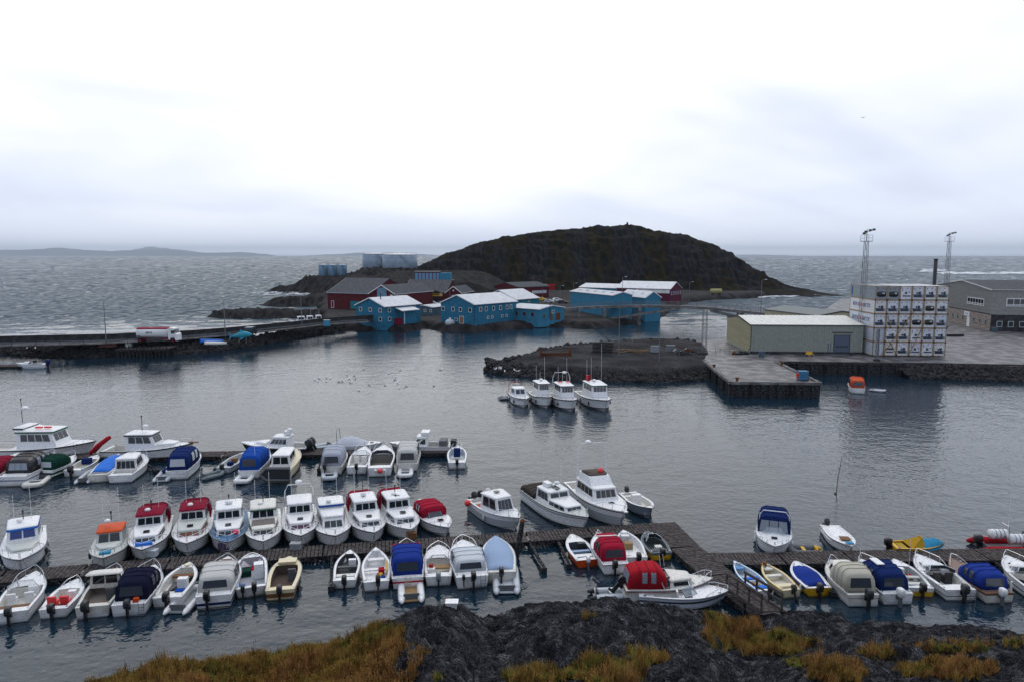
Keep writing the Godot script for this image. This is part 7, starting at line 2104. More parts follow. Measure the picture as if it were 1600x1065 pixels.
func build_far_boats():
	# --- far pontoon, near side
	boat({"n": "covered_boat", "l": "white boat with dark red cover next to the black canopy cruiser", "st": [-22, 744], "bow": [28, 706], "B": 2.4, "fs": 0.85, "fb": 1.1, "cock": [0.1, 0.4], "can": [[0.1, 0.6, 1.0, M.maroon, {"sidewin": false}]], "ob": [[0.0, M.black]]})
	boat({"n": "canopy_boat", "l": "large white cruiser with black canopy and clear panes at the far pontoon", "c": "cruiser", "st": [18, 744], "bow": [84, 706], "B": 3.0, "fs": 1.0, "fb": 1.35, "cock": [0.14, 0.56], "can": [[0.16, 0.60, 1.45, M.black, {"panes": 3, "wf": 0.86}]], "band": [[0.35, 0.5, paint(0.2, 0.24, 0.3, 0.4)]], "rail": [0.66, 0.4], "hatch": []})
	boat({"n": "canopy_boat", "l": "white boat with dark green canopy and green hull bands", "st": [66, 735], "bow": [117, 710], "B": 2.4, "fs": 0.85, "fb": 1.15, "cock": [0.1, 0.5], "can": [[0.10, 0.56, 1.15, M.deepgreen, {"win": M.plastic, "sidewin": false}]], "band": [[0.25, 0.5, M.deepgreen], [0.7, 0.98, M.deepgreen]], "rail": [0.66, 0.45], "ant": [[0.6, 1.0, -0.8, 1.8]]})
	dinghy({"l": "white inflatable with grey seat behind the green canopy boat", "st": [66, 741], "bow": [44, 757], "B": 1.9, "r": 0.25, "m": M.offwhite, "floor": M.midgrey, "ob": M.black, "tilt": 0.6, "os": 0.6})
	boat({"n": "open_boat", "l": "white open boat with navy seat cover and black outboard", "st": [112, 734], "bow": [153, 709], "B": 2.0, "fs": 0.7, "fb": 0.95, "cock": [0.1, 0.7], "inner": M.offwhite, "box": [["seat_cover", 0.55, 0.85, 0.0, V(0.6, 0.6, 0.8), M.navy]], "bench": [[0.2, 0.4, 0.5]], "ob": [[0.0, M.black, 0.0, 1.2]], "rub": M.green})
	boat({"n": "covered_boat", "l": "white boat under a bright blue tarpaulin at the far pontoon", "st": [152, 741], "bow": [185, 708], "B": 2.2, "fs": 0.8, "fb": 1.1, "hull": M.offwhite, "cock": [0.04, 0.14], "tarp": [[0.14, 0.92, 0.55, M.bright]], "ob": []})
	dinghy({"l": "narrow grey inflatable behind the bright blue tarpaulin boat", "bow": [147, 732], "st": [127, 751], "B": 1.5, "r": 0.2, "m": M.plastic, "floor": M.dark, "bench": []})
	boat({"n": "pilothouse_boat", "l": "white cabin boat with four glass doors at its stern", "c": "boat", "st": [187, 742], "bow": [223, 708], "B": 2.6, "fs": 0.8, "fb": 1.2, "pw": 2.8, "cock": [0.10, 0.24], "floor": 0.4, "cab": [[0.24, 0.72, 0.86, -0.1, 1.15, {"A": 4, "R": 2, "L": 2, "F": 2, "front": 0.8, "wb": 0.74, "v0": 0.2, "v1": 0.85}]], "rail": [0.76, 0.5], "hatch": [], "band": [[0.9, 0.99, M.dark]]})
	boat({"n": "canopy_boat", "l": "white boat with tall navy canopy and pale windows at the far pontoon", "st": [276, 735], "bow": [306, 702], "B": 2.5, "fs": 0.9, "fb": 1.2, "cock": [0.1, 0.5], "can": [[0.06, 0.62, 1.6, M.navy, {"win": M.plastic}]], "rail": [0.8, 0.4], "fend": [[0.7, 1, M.navy]], "band": [[0.35, 0.42, M.plastic]]})
	dinghy({"l": "inflatable with navy bow cover behind the tall navy canopy boat", "bow": [267, 728], "st": [250, 748], "B": 1.6, "r": 0.22, "m": M.plastic, "floor": M.plastic, "bench": [], "box": [["bow_cover", V(0.9, 0.4, 0), V(1.0, 0.22, 1.0), M.navy]]})
	dinghy({"l": "long grey green inflatable lying off the far pontoon", "bow": [349, 734], "st": [313, 744], "B": 1.5, "r": 0.2, "m": paint(0.16, 0.20, 0.21, 0.6), "floor": M.midgrey, "bench": []})
	boat({"n": "open_boat", "l": "small grey open boat with navy bags next to the blue canopy boat", "st": [348, 730], "bow": [382, 705], "B": 1.8, "fs": 0.6, "fb": 0.85, "hull": M.plastic, "cock": [0.1, 0.85], "inner": M.pale, "box": [["navy_bag", 0.2, 0.6, 0.3, V(0.5, 0.6, 0.5), M.navy], ["brown_crate", 0.6, 0.5, -0.2, V(0.5, 0.35, 0.5), M.wood]], "ob": [[0.0, M.black]]})
	boat({"n": "canopy_boat", "l": "white boat with blue canopy beside the boat with a dark dinghy on its stern", "st": [388, 735], "bow": [416, 701], "B": 2.4, "fs": 0.85, "fb": 1.15, "cock": [0.1, 0.5], "can": [[0.06, 0.60, 1.6, M.blue, {"win": M.smoke, "sidewin": false}]], "rail": [0.72, 0.5], "ant": [[0.1, 1.6, 0.5, 2.2]]})
	dinghy({"l": "white inflatable with bow to the water behind the blue canopy boat", "st": [388, 738], "bow": [373, 751], "B": 1.7, "r": 0.24, "m": M.white, "floor": M.dark, "bench": []})
	var hb = boat({"n": "pilothouse_boat", "l": "cream white cabin boat with a dark dinghy hung across its stern", "c": "boat", "st": [432, 738], "bow": [461, 699], "B": 2.6, "fs": 0.95, "fb": 1.25, "hull": M.cream, "deck": M.cream, "pw": 2.8, "cock": [0.06, 0.2], "cab": [[0.20, 0.66, 0.80, -0.1, 1.25, {"A": 2, "R": 2, "L": 2, "F": 2, "front": 0.6, "wb": 0.8, "v0": 0.35}]], "rail": [0.7, 0.35], "hatch": []})
	var hq = Shape.new()
	var pr = [[], []]
	for a in [[-1.45, 1.0], [-0.9, 0.45], [1.35, 0.40], [1.35, 1.55], [-0.9, 1.6]]:
		pr[0].append(V(hb[1].x(0.0) - 0.12, a[1], a[0])); pr[1].append(V(hb[1].x(0.0) - 0.45, a[1] - 0.1, a[0]))
	hq.loft(pr)
	put("hung_dinghy", hq, M.dark, hb[0])
	var ht = Shape.new(true)
	var tp = []
	for k in 6: tp.append(pr[1][k % 5])
	ht.tube(tp, 0.13, 7)
	put("dinghy_tube", ht, M.midgrey, hb[0])
	boat({"n": "canopy_boat", "l": "cream boat with pale grey canvas hood and square dark window", "st": [517, 729], "bow": [530, 697], "B": 2.5, "fs": 0.85, "fb": 1.15, "hull": M.offwhite, "cock": [0.1, 0.5], "can": [[0.06, 0.62, 1.45, paint(0.36, 0.39, 0.45, 0.9), {"win": M.smoke, "sidewin": false}]], "rail": [0.75, 0.35], "ob": [[-0.6, M.black]]})
	dinghy({"l": "grey inflatable with yellow float behind the pale grey canvas boat", "st": [515, 731], "bow": [514, 746], "B": 1.6, "r": 0.22, "m": M.plastic, "floor": M.dark, "box": [["yellow_float", V(-1.0, 0.55, 0.5), V(0.25, 0.25, 0.25), M.yellow]]})
	boat({"n": "open_boat", "l": "white cuddy boat with rounded windscreen beside the red fender boat", "st": [557, 729], "bow": [570, 696], "B": 2.3, "fs": 0.8, "fb": 1.1, "cock": [0.08, 0.55], "inner": M.offwhite, "screen": [0.62, 0.5, 0.4], "rail": [0.68, 0.5], "ob": [[0.0, M.black]], "seat": [[0.45, 0.4, M.white], [0.45, -0.4, M.white]]})
	boat({"n": "sports_boat", "l": "white sports cruiser with red fender on its stern", "c": "cruiser", "st": [593, 730], "bow": [600, 694], "B": 2.7, "fs": 0.95, "fb": 1.2, "cock": [0.1, 0.55], "inner": paint(0.20, 0.19, 0.17, 0.7), "screen": [0.62, 0.45, 0.4, M.smoke], "rail": [0.68, 0.45], "fend": [], "buoy": [[-0.03, 0.65, 0.05, 0.24, M.buoy], [-0.03, 0.7, 0.5, 0.18, M.offwhite], [-0.03, 0.7, -0.4, 0.18, M.offwhite]]})
	boat({"n": "canopy_boat", "l": "cream boat with smoked canopy and inflatable at its stern", "st": [636, 724], "bow": [641, 691], "B": 2.5, "fs": 0.85, "fb": 1.15, "hull": M.offwhite, "cock": [0.1, 0.5], "can": [[0.06, 0.62, 1.5, M.canvas, {"win": M.smoke}]], "rail": [0.76, 0.35]})
	dinghy({"l": "white inflatable behind the smoked canopy boat", "st": [634, 728], "bow": [632, 742], "B": 1.6, "r": 0.22, "m": M.white, "floor": M.midgrey})
	boat({"n": "open_boat", "l": "small white open boat alone at the end of the far pontoon", "st": [714, 722], "bow": [714, 694], "B": 2.1, "fs": 0.7, "fb": 0.95, "cock": [0.08, 0.75], "inner": M.plastic, "box": [["console", 0.5, 0.9, 0.0, V(0.5, 0.9, 0.7), M.navy]], "rail": [0.76, 0.4], "ob": [[0.0, M.black]], "bench": [[0.2, 0.4, 0.5]]})
	# --- far pontoon, far side
	pilot([150, 688], 0, 13.0, "large white pilot boat with green roof edge and tilted mast", M.white, M.green, {"vp": null, "az": -1.0, "g": "boats moored at the pontoons", "cab": [[0.40, 0.74, 0.76, -0.3, 2.05, {"F": 3, "R": 4, "L": 4, "front": 0.8, "rear": 0.0, "wb": 0.86, "v0": 0.50, "v1": 0.86, "brow": M.green, "over": 0.2, "visor": 0.3, "called": "wheelhouse"}], [0.36, 0.52, 0.66, 1.75, 0.42, {"front": 1.0, "brow": M.deepgreen, "called": "upper_deck"}]], "buoy": [], "box": [["lifebuoy_rack", 0.55, 3.42, 0.6, V(0.7, 0.15, 0.3), M.buoy], ["lifebuoy_rack", 0.62, 3.42, 0.5, V(0.7, 0.15, 0.3), M.buoy]], "mast": [[0.38, 3.8, 2.6]], "dome": [[0.41, 5.4, 0.0, 0.4]], "ob": [], "rail": [0.80, 0.5]})
	var wb = pilot([302, 691], 0, 9.6, "white pilothouse cruiser with a red inflatable slung at its stern", M.white, M.dark, {"vp": null, "az": -1.0, "g": "boats moored at the pontoons", "hull": M.white, "cab": [[0.28, 0.64, 0.78, -0.1, 1.7, {"F": 3, "R": 3, "L": 3, "front": 0.75, "wb": 0.85, "v0": 0.48, "v1": 0.88, "brow": M.dark, "over": 0.2, "called": "wheelhouse"}], [0.64, 0.86, 0.72, -0.1, 0.4, {"front": 0.6, "wb": 0.6, "called": "fore_cabin"}]], "box": [["bow_plank", 1.0, 1.85, 0.0, V(1.0, 0.08, 0.4), M.wood]], "fend": [[0.4, 1, M.dark], [0.5, 1, M.dark]]})
	for s in [-1, 1]:
		var rt = Shape.new(true)
		rt.tube([V(wb[1].x(0) - 1.0, 0.9, 1.1 + 0.35 * s), V(wb[1].x(0) - 0.3, 1.7, 0.9 + 0.35 * s), V(wb[1].x(0) + 0.7, 2.5, 0.6 + 0.2 * s)], 0.2, 8)
		put("slung_inflatable", rt, M.red, wb[0])
	boat({"n": "sports_boat", "l": "black hulled white cruiser with big black outboard at the far pontoon", "c": "cruiser", "bow": [377, 690], "az": 178, "L": 7.6, "B": 2.7, "fs": 1.0, "fb": 1.35, "hull": paint(0.02, 0.022, 0.03, 0.3), "deck": M.white, "rub": M.white, "rubr": 0.09, "cock": [0.04, 0.26], "cab": [[0.26, 0.62, 0.82, -0.05, 1.05, {"R": 4, "L": 4, "F": 2, "front": 1.0, "wb": 0.8, "v0": 0.35, "v1": 0.85, "called": "wheelhouse"}], [0.6, 0.84, 0.7, -0.05, 0.25, {"front": 0.7, "wb": 0.5, "called": "fore_deckhouse"}]], "box": [["roof_locker", 0.30, 2.5, 0.0, V(0.7, 0.4, 0.8), M.white]], "dome": [[0.28, 2.8, 0.0, 0.3]], "ob": [[0.4, M.dark, 0.5, 1.6], [-0.4, M.dark, 0.5, 1.6]], "ant": [[0.3, 2.5, 0.3, 2.6]]})
	dinghy({"l": "small grey inflatable alongside the far pontoon behind the covered speedboat", "st": [518, 692], "bow": [486, 697], "B": 1.4, "r": 0.2, "m": M.plastic, "floor": M.navy, "bench": []})
	boat({"n": "covered_boat", "l": "white speedboat under a pale cover with a curved arch", "c": "speedboat", "bow": [598, 690], "az": 1, "L": 5.6, "B": 2.3, "fs": 0.9, "fb": 1.1, "cock": [0.04, 0.2], "tarp": [[0.04, 0.70, 0.85, paint(0.50, 0.52, 0.58, 0.9)]], "arch": [0.12, 1.7, M.grey], "hatch": [[0.78, 1.1, 0.0]]})
	boat({"n": "sports_boat", "l": "white hard top cruiser with black stern outboards at the end of the far pontoon", "c": "cruiser", "bow": [607, 690], "az": 179, "L": 7.0, "B": 2.6, "fs": 1.0, "fb": 1.25, "cock": [0.04, 0.36], "cab": [[0.36, 0.66, 0.8, -0.05, 0.95, {"R": 2, "L": 2, "F": 2, "front": 1.0, "wb": 0.8, "v0": 0.25, "v1": 0.85}]], "box": [["folded_hood", 0.40, 2.35, 0.0, V(0.9, 0.35, 1.4), M.white], ["rear_locker", 0.12, 1.3, 0.0, V(0.8, 0.6, 1.6), M.midgrey]], "band": [[0.4, 0.98, paint(0.22, 0.20, 0.19, 0.4)]], "ob": [[0.3, M.black, 0.0, 1.3], [-0.3, M.black, 0.0, 1.3]]})
	# --- four work boats by the breakwater
	pilot([821, 623], 560, 8.0, "white cabin boat with red stern frame, smallest of the four by the breakwater", M.white, M.plastic, {"cab": [[0.30, 0.62, 0.80, -0.1, 1.15, {"F": 2, "R": 2, "L": 2, "front": 0.7, "wb": 0.86, "v0": 0.4, "glass": paint(0.02, 0.04, 0.07, 0.08)}]], "mast": [], "ant": [[0.4, 2.4, 0.3, 1.2]], "dome": [], "arch": [0.14, 1.6, M.red], "fb": 1.4, "band": [[0.25, 0.3, M.grey]]})
	pilot([857, 620], 570, 8.4, "white work boat with dark framed windscreen and plain white roof by the breakwater", M.white, M.dark)
	pilot([895.5, 625], 575, 9.8, "white work boat with white gantry and red lifebuoys on its roof", M.white, M.dark, {"arch": [0.36, 3.6, M.white], "box": [["roof_lifebuoy", 0.50, 3.62, 0.6, V(0.3, 0.12, 0.6), M.buoy], ["roof_lifebuoy", 0.50, 3.62, -0.6, V(0.3, 0.12, 0.6), M.buoy]], "dome": [[0.44, 4.9, -0.2, 0.32]]})
	pilot([949, 625], 579, 11.5, "white work boat with green roof edge and red funnel, largest of the four", M.white, M.green, {"box": [["red_funnel", 0.36, 3.7, 0.6, V(0.7, 1.0, 0.5), M.red]], "ant": [[0.40, 3.6, 0.9, 3.0], [0.52, 3.6, -0.9, 5.5], [0.42, 3.6, 0.3, 3.4]]})
	dinghy({"l": "grey inflatable tied beside the smallest boat by the breakwater", "bow": [800, 618], "st": [781, 620], "B": 1.4, "r": 0.22, "m": M.grey, "floor": M.dark, "bench": []})
	# --- by the jetty
	boat({"n": "canopy_boat", "l": "small white boat with orange canopy moored by the quay wall", "g": "boats lying off the quay", "st": [1341, 606], "az": 70, "L": 5.8, "B": 2.5, "fs": 0.9, "fb": 1.2, "cock": [0.1, 0.5], "can": [[0.06, 0.60, 1.45, M.orange, {"win": M.smoke}]], "rail": [0.75, 0.4]})
	dinghy({"l": "pale low dinghy floating beside the orange canopy boat", "bow": [1385, 609], "st": [1361, 607], "B": 1.3, "r": 0.18, "m": M.plastic, "floor": M.plastic, "bench": []})
	# --- causeway side
	var fl = [P(-30, 571, 0.4), P(64, 570.5, 0.4)]
	pontoon("small wooden float by the causeway carrying a speedboat", fl, 2.4)
	boat({"n": "speedboat", "l": "white speedboat with dark outboard beside the small wooden float", "c": "speedboat", "g": "boats lying off the causeway", "bow": [24, 566.5], "az": 180, "L": 6.0, "B": 2.2, "fs": 0.85, "fb": 1.0, "cock": [0.1, 0.5], "screen": [0.55, 0.55, 0.5, M.smoke], "cab": [[0.5, 0.8, 0.75, -0.1, 0.3, {"front": 0.6, "wb": 0.5, "called": "fore_deckhouse"}]], "ob": [[0.0, M.navy, 0.0, 1.6]], "band": [[0.5, 0.98, M.plastic]]})
	var far = [[455, 501.5, 8.0, "white cabin boat with blue hull band, outermost behind the causeway", M.blue], [472, 500.5, 7.0, "white wheelhouse boat in the middle of the cluster behind the causeway", M.dark], [487, 499.5, 6.5, "white cabin boat nearest the village behind the causeway", M.navy]]
	for a in far:
		boat({"n": "cabin_boat", "l": a[3], "c": "boat", "g": "boats behind the causeway", "bow": [a[0] - 8, a[1]], "az": 205, "L": a[2], "B": 2.6, "fs": 1.0, "fb": 1.4, "cock": [0.05, 0.3], "band": [[0.4, 0.95, a[4]]], "cab": [[0.3, 0.62, 0.8, -0.1, 1.6, {"F": 2, "R": 2, "L": 2, "front": 0.5, "wb": 0.9, "v0": 0.45}]], "ant": [[0.4, 2.6, 0.2, 2.0]], "hatch": []})

# ---------------------------------------------------------------- small things
func gull_mesh(flying = false) -> ArrayMesh:
	var q = Shape.new(true)
	var rings = []
	for a in [[-0.30, 0.02, 0.012, 0.14], [-0.18, 0.05, 0.035, 0.13], [-0.05, 0.085, 0.075, 0.13], [0.08, 0.085, 0.08, 0.15], [0.16, 0.05, 0.055, 0.20], [0.20, 0.04, 0.045, 0.25], [0.25, 0.042, 0.045, 0.28], [0.29, 0.03, 0.03, 0.28], [0.34, 0.008, 0.008, 0.27]]:
		var ring = []
		for j in 8:
			var t = TAU * j / 8
			ring.append(Vector3(a[0], a[3] + sin(t) * a[2], cos(t) * a[1]))
		rings.append(ring)
	q.loft(rings)
	if flying:
		for s in [1, -1]:
			var w = [[Vector3(0.10, 0.16, 0.05 * s), Vector3(-0.08, 0.16, 0.05 * s)], [Vector3(0.16, 0.30, 0.32 * s), Vector3(-0.04, 0.29, 0.32 * s)], [Vector3(0.02, 0.22, 0.68 * s), Vector3(-0.05, 0.22, 0.68 * s)]]
			for k in 2:
				var u = Vector3(0, 0.012, 0)
				q.loft([[w[k][0] - u, w[k][1] - u, w[k][1] + u, w[k][0] + u], [w[k + 1][0] - u, w[k + 1][1] - u, w[k + 1][1] + u, w[k + 1][0] + u]])
	else:
		for s in [1, -1]: q.tube([Vector3(0.0, 0.08, 0.03 * s), Vector3(0.01, -0.02, 0.03 * s)], 0.008, 4)
	return q.mesh()
func build_details():
	# mole pile and boxes on the pontoons
	var o = thing("mooring_pile", "dark slanting mooring pile at the edge of the long pontoon", "pile", P(806, 872, 0.0))
	var q = Shape.new(); q.cyl(Vector3(-0.25, -1.5, 0), Vector3(0.5, 2.6, -0.6), 0.20, 0.18, 8); put("trunk", q, M.pile, o)
	q = Shape.new(); q.cyl(Vector3(0.5, 2.6, -0.6), Vector3(0.52, 2.75, -0.62), 0.21, 0.10, 8); put("cap", q, M.rust, o)
	for a in [[237, 868, M.plastic, "pale plastic box on the long pontoon below the dark red canvas roof"], [350, 857, paint(0.08, 0.06, 0.12, 0.7), "dark purple box on the long pontoon before the pink buoy boat"], [462, 857, M.grey, "grey box on the long pontoon below the mauve windowed cruiser"], [643, 840, M.wood, "brown crate on the long pontoon before the red curtained cruiser"]]:
		o = thing("dock_box", a[3], "box", P(a[0], a[1], 0.53))
		bx("box_body", o, Vector3(0, 0.22, 0), Vector3(0.75, 0.42, 0.5), a[2])
		bx("lid", o, Vector3(0, 0.455, 0), Vector3(0.8, 0.05, 0.55), a[2])
	# withy standing in the harbour
	o = thing("marker_pole", "thin slanting marker pole standing alone in the water", "pole", P(1306, 771, 0.0))
	q = Shape.new(); q.tube([Vector3(0, -1.0, 0), Vector3(0.15, 1.5, 0), Vector3(0.42, 3.6, 0)], 0.045, 5, 0.02); put("pole", q, M.rust, o)
	q = Shape.new(true); q.ball(Vector3(0, 0.0, 0), Vector3(0.14, 0.12, 0.14), 5, 8); put("float", q, M.dark, o)
	# breakwater clutter
	o = thing("pallet_stack", "grey stack of weathered pallets and boards on the breakwater", "pallets", P(942, 549.5, 2.1))
	for k in 9:
		for c in 3:
			var bs = Basis(Vector3.UP, rng.randf_range(-0.08, 0.08))
			bx("pallet_board", o, Vector3(-1.5 + 1.5 * c, 0.12 + 0.24 * k, rng.randf_range(-0.15, 0.15)), Vector3(1.45, 0.09 + 0.05 * (k % 2), 1.2), paint(0.10, 0.092, 0.088, 0.9) if (k + c) % 3 else paint(0.055, 0.05, 0.05, 0.9), bs)
	o = thing("timber_heap", "heap of loose brown timber beside the pallet stack", "timber", P(985, 550, 2.1))
	for k in 16: bx("plank", o, Vector3(rng.randf_range(-2.4, 2.6), 0.12 + 0.10 * (k / 3), rng.randf_range(-0.7, 0.7)), Vector3(rng.randf_range(2.0, 4.2), 0.09, 0.25), paint(0.15, 0.11, 0.075, 0.9) if k % 3 else paint(0.24, 0.15, 0.07, 0.9), Basis.from_euler(Vector3(0, rng.randf_range(-0.5, 0.5), rng.randf_range(-0.10, 0.10))))
	o = thing("rusty_frame", "long rusty steel frame with upright ends on the breakwater", "scrap", P(868, 557.5, 1.9), deg_to_rad(6))
	for k in 5: bx("girder", o, Vector3(rng.randf_range(-0.4, 0.4), 0.2 + 0.16 * k, rng.randf_range(-0.5, 0.5)), Vector3(6.0, 0.14, 0.2), M.rust, Basis(Vector3.UP, rng.randf_range(-0.06, 0.06)))
	for s in [-1, 1]:
		q = Shape.new(); q.hexa([Vector3(s * 2.9 - 0.35, 0, -0.3), Vector3(s * 2.9 + 0.35, 0, -0.3), Vector3(s * 2.9 - 0.05, 2.0, -0.2), Vector3(s * 2.9 + 0.12, 2.0, -0.2), Vector3(s * 2.9 - 0.35, 0, 0.1), Vector3(s * 2.9 + 0.35, 0, 0.1), Vector3(s * 2.9 - 0.05, 2.0, 0.0), Vector3(s * 2.9 + 0.12, 2.0, 0.0)])
		put("upright", q, M.rust, o)
	for a in [[1024, 549.5, M.grey, "grey tank box on the breakwater beside the timber"], [1048, 548.5, paint(0.16, 0.18, 0.21, 0.7), "small slate box further along the breakwater"]]:
		o = thing("steel_box", a[3], "box", P(a[0], a[1], 2.1))
		bx("box_body", o, Vector3(0, 0.6, 0), Vector3(1.7, 1.2, 1.3), a[2])
		bx("lid", o, Vector3(0, 1.23, 0), Vector3(1.8, 0.08, 1.4), M.midgrey)
	o = thing("scrap_heap", "tangled dark scrap heap at the root of the breakwater", "scrap", P(1068, 553.5, 2.1))
	for k in 18: bx("scrap_piece", o, Vector3(rng.randfn() * 1.2, 0.15 + absf(rng.randfn()) * 0.4, rng.randfn() * 0.6), Vector3(rng.randf_range(0.5, 2.2), rng.randf_range(0.1, 0.4), rng.randf_range(0.1, 0.5)), [M.dark, M.rust, M.pile, M.grey][k % 4], Basis.from_euler(Vector3(rng.randf() * 0.6, rng.randf() * 6, rng.randf() * 0.8)))
	q = null
	o = thing("railing", "low steel railing with dark clutter beside the quay warehouse", "railing", P(1118, 552, QH))
	for k in 5: bx("post", o, Vector3(k * 0.95, 0.5, 0), Vector3(0.07, 1.0, 0.07), M.galv)
	for y in [0.5, 0.98]: bx("rail", o, Vector3(1.9, y, 0), Vector3(3.9, 0.06, 0.06), M.galv)
	o = thing("net_heap", "heap of dark nets and gear by the warehouse gable", "nets", P(1160, 553.5, QH))
	for k in 8:
		q = Shape.new(true); q.ball(Vector3(rng.randf_range(-1.6, 1.6), 0.25, rng.randf_range(-0.5, 0.5)), Vector3(rng.randf_range(0.4, 0.8), rng.randf_range(0.25, 0.55), rng.randf_range(0.3, 0.6)), 5, 8)
		put("net_bundle", q, [M.dark, M.rust, M.pile, M.deepgreen][k % 4], o)
	lamp_post("thin lamp post on the breakwater behind the four work boats", P(967, 557, 2.1), 9.5, 0.0, "breakwater poles")
	lamp_post("thin pole standing before the beige warehouse corner on the breakwater", P(1030, 566, 2.1), 7.5, 0.0, "breakwater poles")
	# village clutter
	o = thing("tarpaulin_heap", "long heap of goods under bright blue tarpaulin behind the blue house", "tarpaulin", P(758, 470, 2.7))
	q = Shape.new(true)
	var rows = []
	for i in 11:
		var ring = []
		for j in 7:
			var a = PI * j / 6
			var hh = 2.6 + 1.8 * smoothstep(0.55, 0.95, i / 10.0) + 0.5 * sin(i * 1.9)
			ring.append(Vector3((i - 5) * 1.35, sin(a) * hh + 0.12 * sin(j * 3.0 + i), cos(a) * 2.6))
		rows.append(ring)
	q.loft(rows); put("tarpaulin", q, paint(0.012, 0.10, 0.40, 0.6), o)
	bx("pallet", o, Vector3(0, 0.05, 0), Vector3(13.0, 0.3, 4.6), M.plank)
	for a in [[843, 452.5, M.deepgreen, "dark green freight container at the foot of the hill"], [859, 453.0, M.red, "red freight container beside the green one at the foot of the hill"]]:
		o = thing("freight_container", a[3], "container", PD(a[0], a[1], 345.0), deg_to_rad(rng.randf_range(-8, 8)))
		bx("box", o, Vector3(0, 1.3, 0), Vector3(4.9, 2.6, 2.4), a[2])
		q = Shape.new()
		for k in 12: q.box(Vector3(-2.2 + 0.4 * k, 1.3, 1.22), Vector3(0.16, 2.3, 0.05))
		put("corrugation", q, a[2], o).set_meta("kind", "stuff")
	o = thing("horizontal_tank", "pale yellow horizontal tank on cradles at the foot of the hill", "tank", PD(1119, 460.5, 352.0), 0.1)
	q = Shape.new(true); q.cyl(Vector3(-2.6, 1.6, 0), Vector3(2.6, 1.6, 0), 1.25, 1.25, 18); put("shell", q, paint(0.34, 0.30, 0.13, 0.6), o)
	for s in [-1.6, 1.6]: bx("cradle", o, Vector3(s, 0.3, 0), Vector3(0.5, 1.2, 2.2), M.darkconcrete)
	boat({"n": "cabin_boat", "l": "small white boat hauled out on the shore below the hill", "g": "", "st": [1094, 459.5], "bow": [1078, 460.0], "L": 6.0, "fs": 1.0, "fb": 1.3, "cab": [[0.3, 0.6, 0.8, -0.1, 1.2, {"F": 2, "R": 2, "L": 2}]]})
	# parked cars
	var cars = [[676, 476.5, M.plastic, "silver hatchback parked at the red store gate"], [690, 476.0, M.dark, "dark hatchback parked beside the silver one at the red store"], [656, 476.5, M.white, "white hatchback parked along the red store wall"], [664, 476.7, M.grey, "grey hatchback parked between the white and the silver ones"], [871, 471.0, M.white, "white hatchback parked in the yard before the blue halls"], [858, 473.5, M.plastic, "silver hatchback parked in the yard by the low blue house"], [846, 470.0, M.yellow, "yellow hatchback parked in the yard below the red container"], [880, 474.5, M.dark, "dark hatchback parked beside the long blue hall"]]
	for a in cars:
		o = thing("parked_car", a[3], "car", P(a[0], a[1], 2.75), deg_to_rad(rng.randf_range(-25, 25)), "cars parked in the village")
		q = Shape.new()
		var prof = [[-2.0, 0.3], [-2.05, 0.85], [-1.9, 1.0], [-1.45, 1.45], [0.35, 1.47], [1.05, 0.98], [1.95, 0.85], [2.05, 0.5], [2.0, 0.3]]
		var r0 = []; var r1 = []
		for p in prof:
			var nr = 0.83 if p[1] < 1.1 else 0.66
			r0.append(Vector3(p[0], p[1], nr)); r1.append(Vector3(p[0], p[1], -nr))
		q.loft([r0, r1]); put("body", q, a[2], o)
		for s in [-1, 1]: bx("side_window", o, Vector3(-0.5, 1.22, s * 0.76), Vector3(1.6, 0.32, 0.04), M.glass, Basis(Vector3.RIGHT, -s * 0.32))
		for x in [-1.25, 1.25]:
			for s in [-1, 1]:
				q = Shape.new(true); q.cyl(Vector3(x, 0.3, s * 0.62), Vector3(x, 0.3, s * 0.85), 0.3, 0.3, 10); put("wheel", q, M.rubber, o)
	for a in [[875, 447, 470, "lamp post in the yard below the hill with the containers"], [896, 443, 468, "lamp post in the yard nearest the long blue hall"], [848, 445, 466, "lamp post behind the green container"], [1077, 441, 470, "lamp post beside the plum warehouse gable"], [703, 438, 478, "tall white lamp post before the red store gable"]]:
		var f = P(a[0], a[2], 2.8)
		lamp_post(a[3], f, PD(a[0], a[1], -f.z).y - f.y, 1.0, "village lamp posts")
	o = thing("white_dome", "white dome shaped cover on the shore before the large blue house", "cover", P(703, 506.5, 1.7))
	q = Shape.new(true); q.ball(Vector3(0, 0.4, 0), Vector3(1.5, 1.2, 1.2), 6, 12); put("dome", q, M.plastic, o)
	bx("neck", o, Vector3(0, 1.7, 0), Vector3(0.5, 0.5, 0.5), M.white)
	# cairns on the hill
	for a in [[980, 352, 1.9, "stone cairn on the very top of the hill"], [950, 354, 0.9, "small cairn on the hill ridge beside the top"]]:
		var p = PD(a[0], a[1], 448.0)
		o = thing("cairn", a[3], "cairn", p - Vector3(0, 1.4, 0))
		for k in 7:
			q = Shape.new(); q.ball(Vector3(rng.randfn() * 0.25, 0.4 + k * a[2] * 0.22, rng.randfn() * 0.2), Vector3(1.1 - 0.11 * k, 0.35, 1.0 - 0.1 * k) * (0.6 + 0.3 * a[2]), 4, 7); put("stone", q, M.boulder, o)
	# gulls
	var gm = gull_mesh()
	var spots = []
	for k in 26:
		var px = rng.randf_range(766, 812)
		spots.append(P(px, lerpf(581.5, 574.0, rng.randf()) + (px - 766) * 0.03, rng.randf_range(0.5, 1.0)) + Vector3(0, 0.15, 0))
	for k in spots.size():
		o = put("gull", gm, M.white)
		o.position = spots[k]
		o.scale = Vector3.ONE * 1.3
		o.rotation.y = rng.randf() * TAU
		tag(o, "white gull resting on the boulders at the breakwater tip", "bird", "gulls on the breakwater tip")
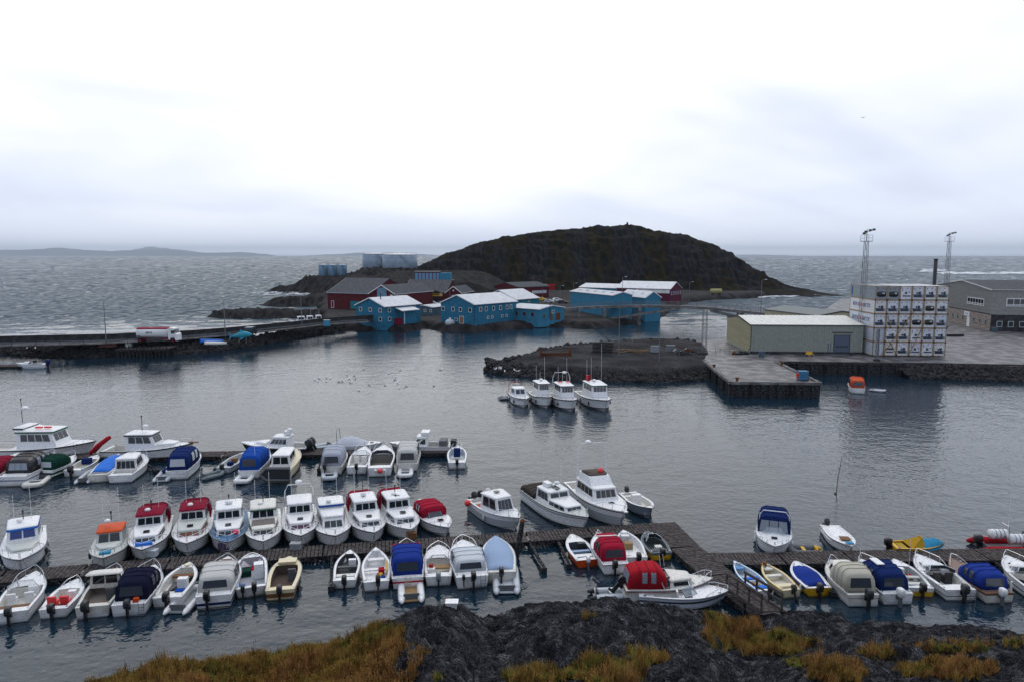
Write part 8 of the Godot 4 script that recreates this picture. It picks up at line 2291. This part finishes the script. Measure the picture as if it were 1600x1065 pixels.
	for k in 30:
		o = put("gull", gm, M.white)
		var near = rng.randf() < 0.5
		var p = P(rng.randf_range(480, 560) if near else rng.randf_range(560, 690), rng.randf_range(585, 597) if near else rng.randf_range(575, 615), 0.0)
		o.position = p - Vector3(0, 0.04, 0)
		o.scale = Vector3.ONE * 1.2
		o.rotation.y = rng.randf() * TAU
		tag(o, "white gull floating on the open harbour water", "bird", "gulls floating in the harbour")
	o = put("gull", gull_mesh(true), M.midgrey)
	o.position = PD(1349, 185, 170.0)
	o.rotation.y = 0.5
	tag(o, "gull flying high over the sea", "bird")
	# white tub on the shore rock
	o = thing("plastic_tub", "white plastic tub standing on the shore rock near the water", "tub", Vector3.ZERO)
	var tp = PD(706, 944, 31.0)
	o.position = Vector3(tp.x, slope_height(tp.x, tp.z) - 0.06, tp.z)
	q = Shape.new(); q.hexa([Vector3(-0.2, 0, -0.16), Vector3(0.2, 0, -0.16), Vector3(-0.26, 0.45, -0.2), Vector3(0.26, 0.45, -0.2), Vector3(-0.2, 0, 0.16), Vector3(0.2, 0, 0.16), Vector3(-0.26, 0.45, 0.2), Vector3(0.26, 0.45, 0.2)]); put("tub_body", q, M.white, o)
	bx("rim", o, Vector3(0, 0.46, 0), Vector3(0.58, 0.05, 0.46), M.white)
	# surf and white caps
	var foam = paint(0.72, 0.75, 0.78, 0.8)
	q = Shape.new()
	var fl = RandomNumberGenerator.new(); fl.seed = 555
	for k in 150:
		var r = 480.0 * pow(6.0, fl.randf())
		var a = deg_to_rad(fl.randf_range(-40, 40))
		foam_patch(q, fl, Vector3(sin(a) * r, 0.35, -cos(a) * r), fl.randf_range(0.6, 2.2) * (1.0 + r / 900.0), fl.randf_range(0.25, 0.6) * (1.0 + r / 600.0))
	for k in 90:
		foam_patch(q, fl, P(fl.randf_range(1470, 1620), 427.5 + fl.randfn() * 0.9, 0.0) + Vector3(0, 0.6, 0), fl.randf_range(4.0, 12.0), fl.randf_range(3.0, 8.0))
		if k < 30: foam_patch(q, fl, P(fl.randf_range(1440, 1480), 423.5 + fl.randfn() * 1.0, 0.0) + Vector3(0, 0.6, 0), fl.randf_range(3.0, 9.0), fl.randf_range(3.0, 9.0))
	for k in 70:
		var px = fl.randf_range(1120, 1275)
		foam_patch(q, fl, P(px, lerpf(466.5, 461.0, (px - 1120) / 150.0) + absf(fl.randfn()) * 1.2, 0.0) + Vector3(0, 0.3, 0), fl.randf_range(1.0, 4.0), fl.randf_range(0.5, 1.5))
		foam_patch(q, fl, P(fl.randf_range(395, 520), fl.randf_range(457, 463), 0.0) + Vector3(0, 0.3, 0), fl.randf_range(0.8, 3.0), fl.randf_range(0.4, 1.0))
	tag(put("sea_foam", q, foam), "scattered white caps and surf on the open sea", "foam", "", "stuff")
func foam_patch(q: Shape, r: RandomNumberGenerator, c: Vector3, l, w):
	var n = 9
	var pts = []
	for k in n:
		var a = TAU * k / n
		var s = r.randf_range(0.45, 1.1)
		pts.append(c + Vector3(cos(a) * l * s, 0.05 * r.randf(), sin(a) * w * s))
	var top = c + Vector3(0, 0.18 + 0.05 * w, 0)
	for k in n: q.tri(top, pts[k], pts[(k + 1) % n])
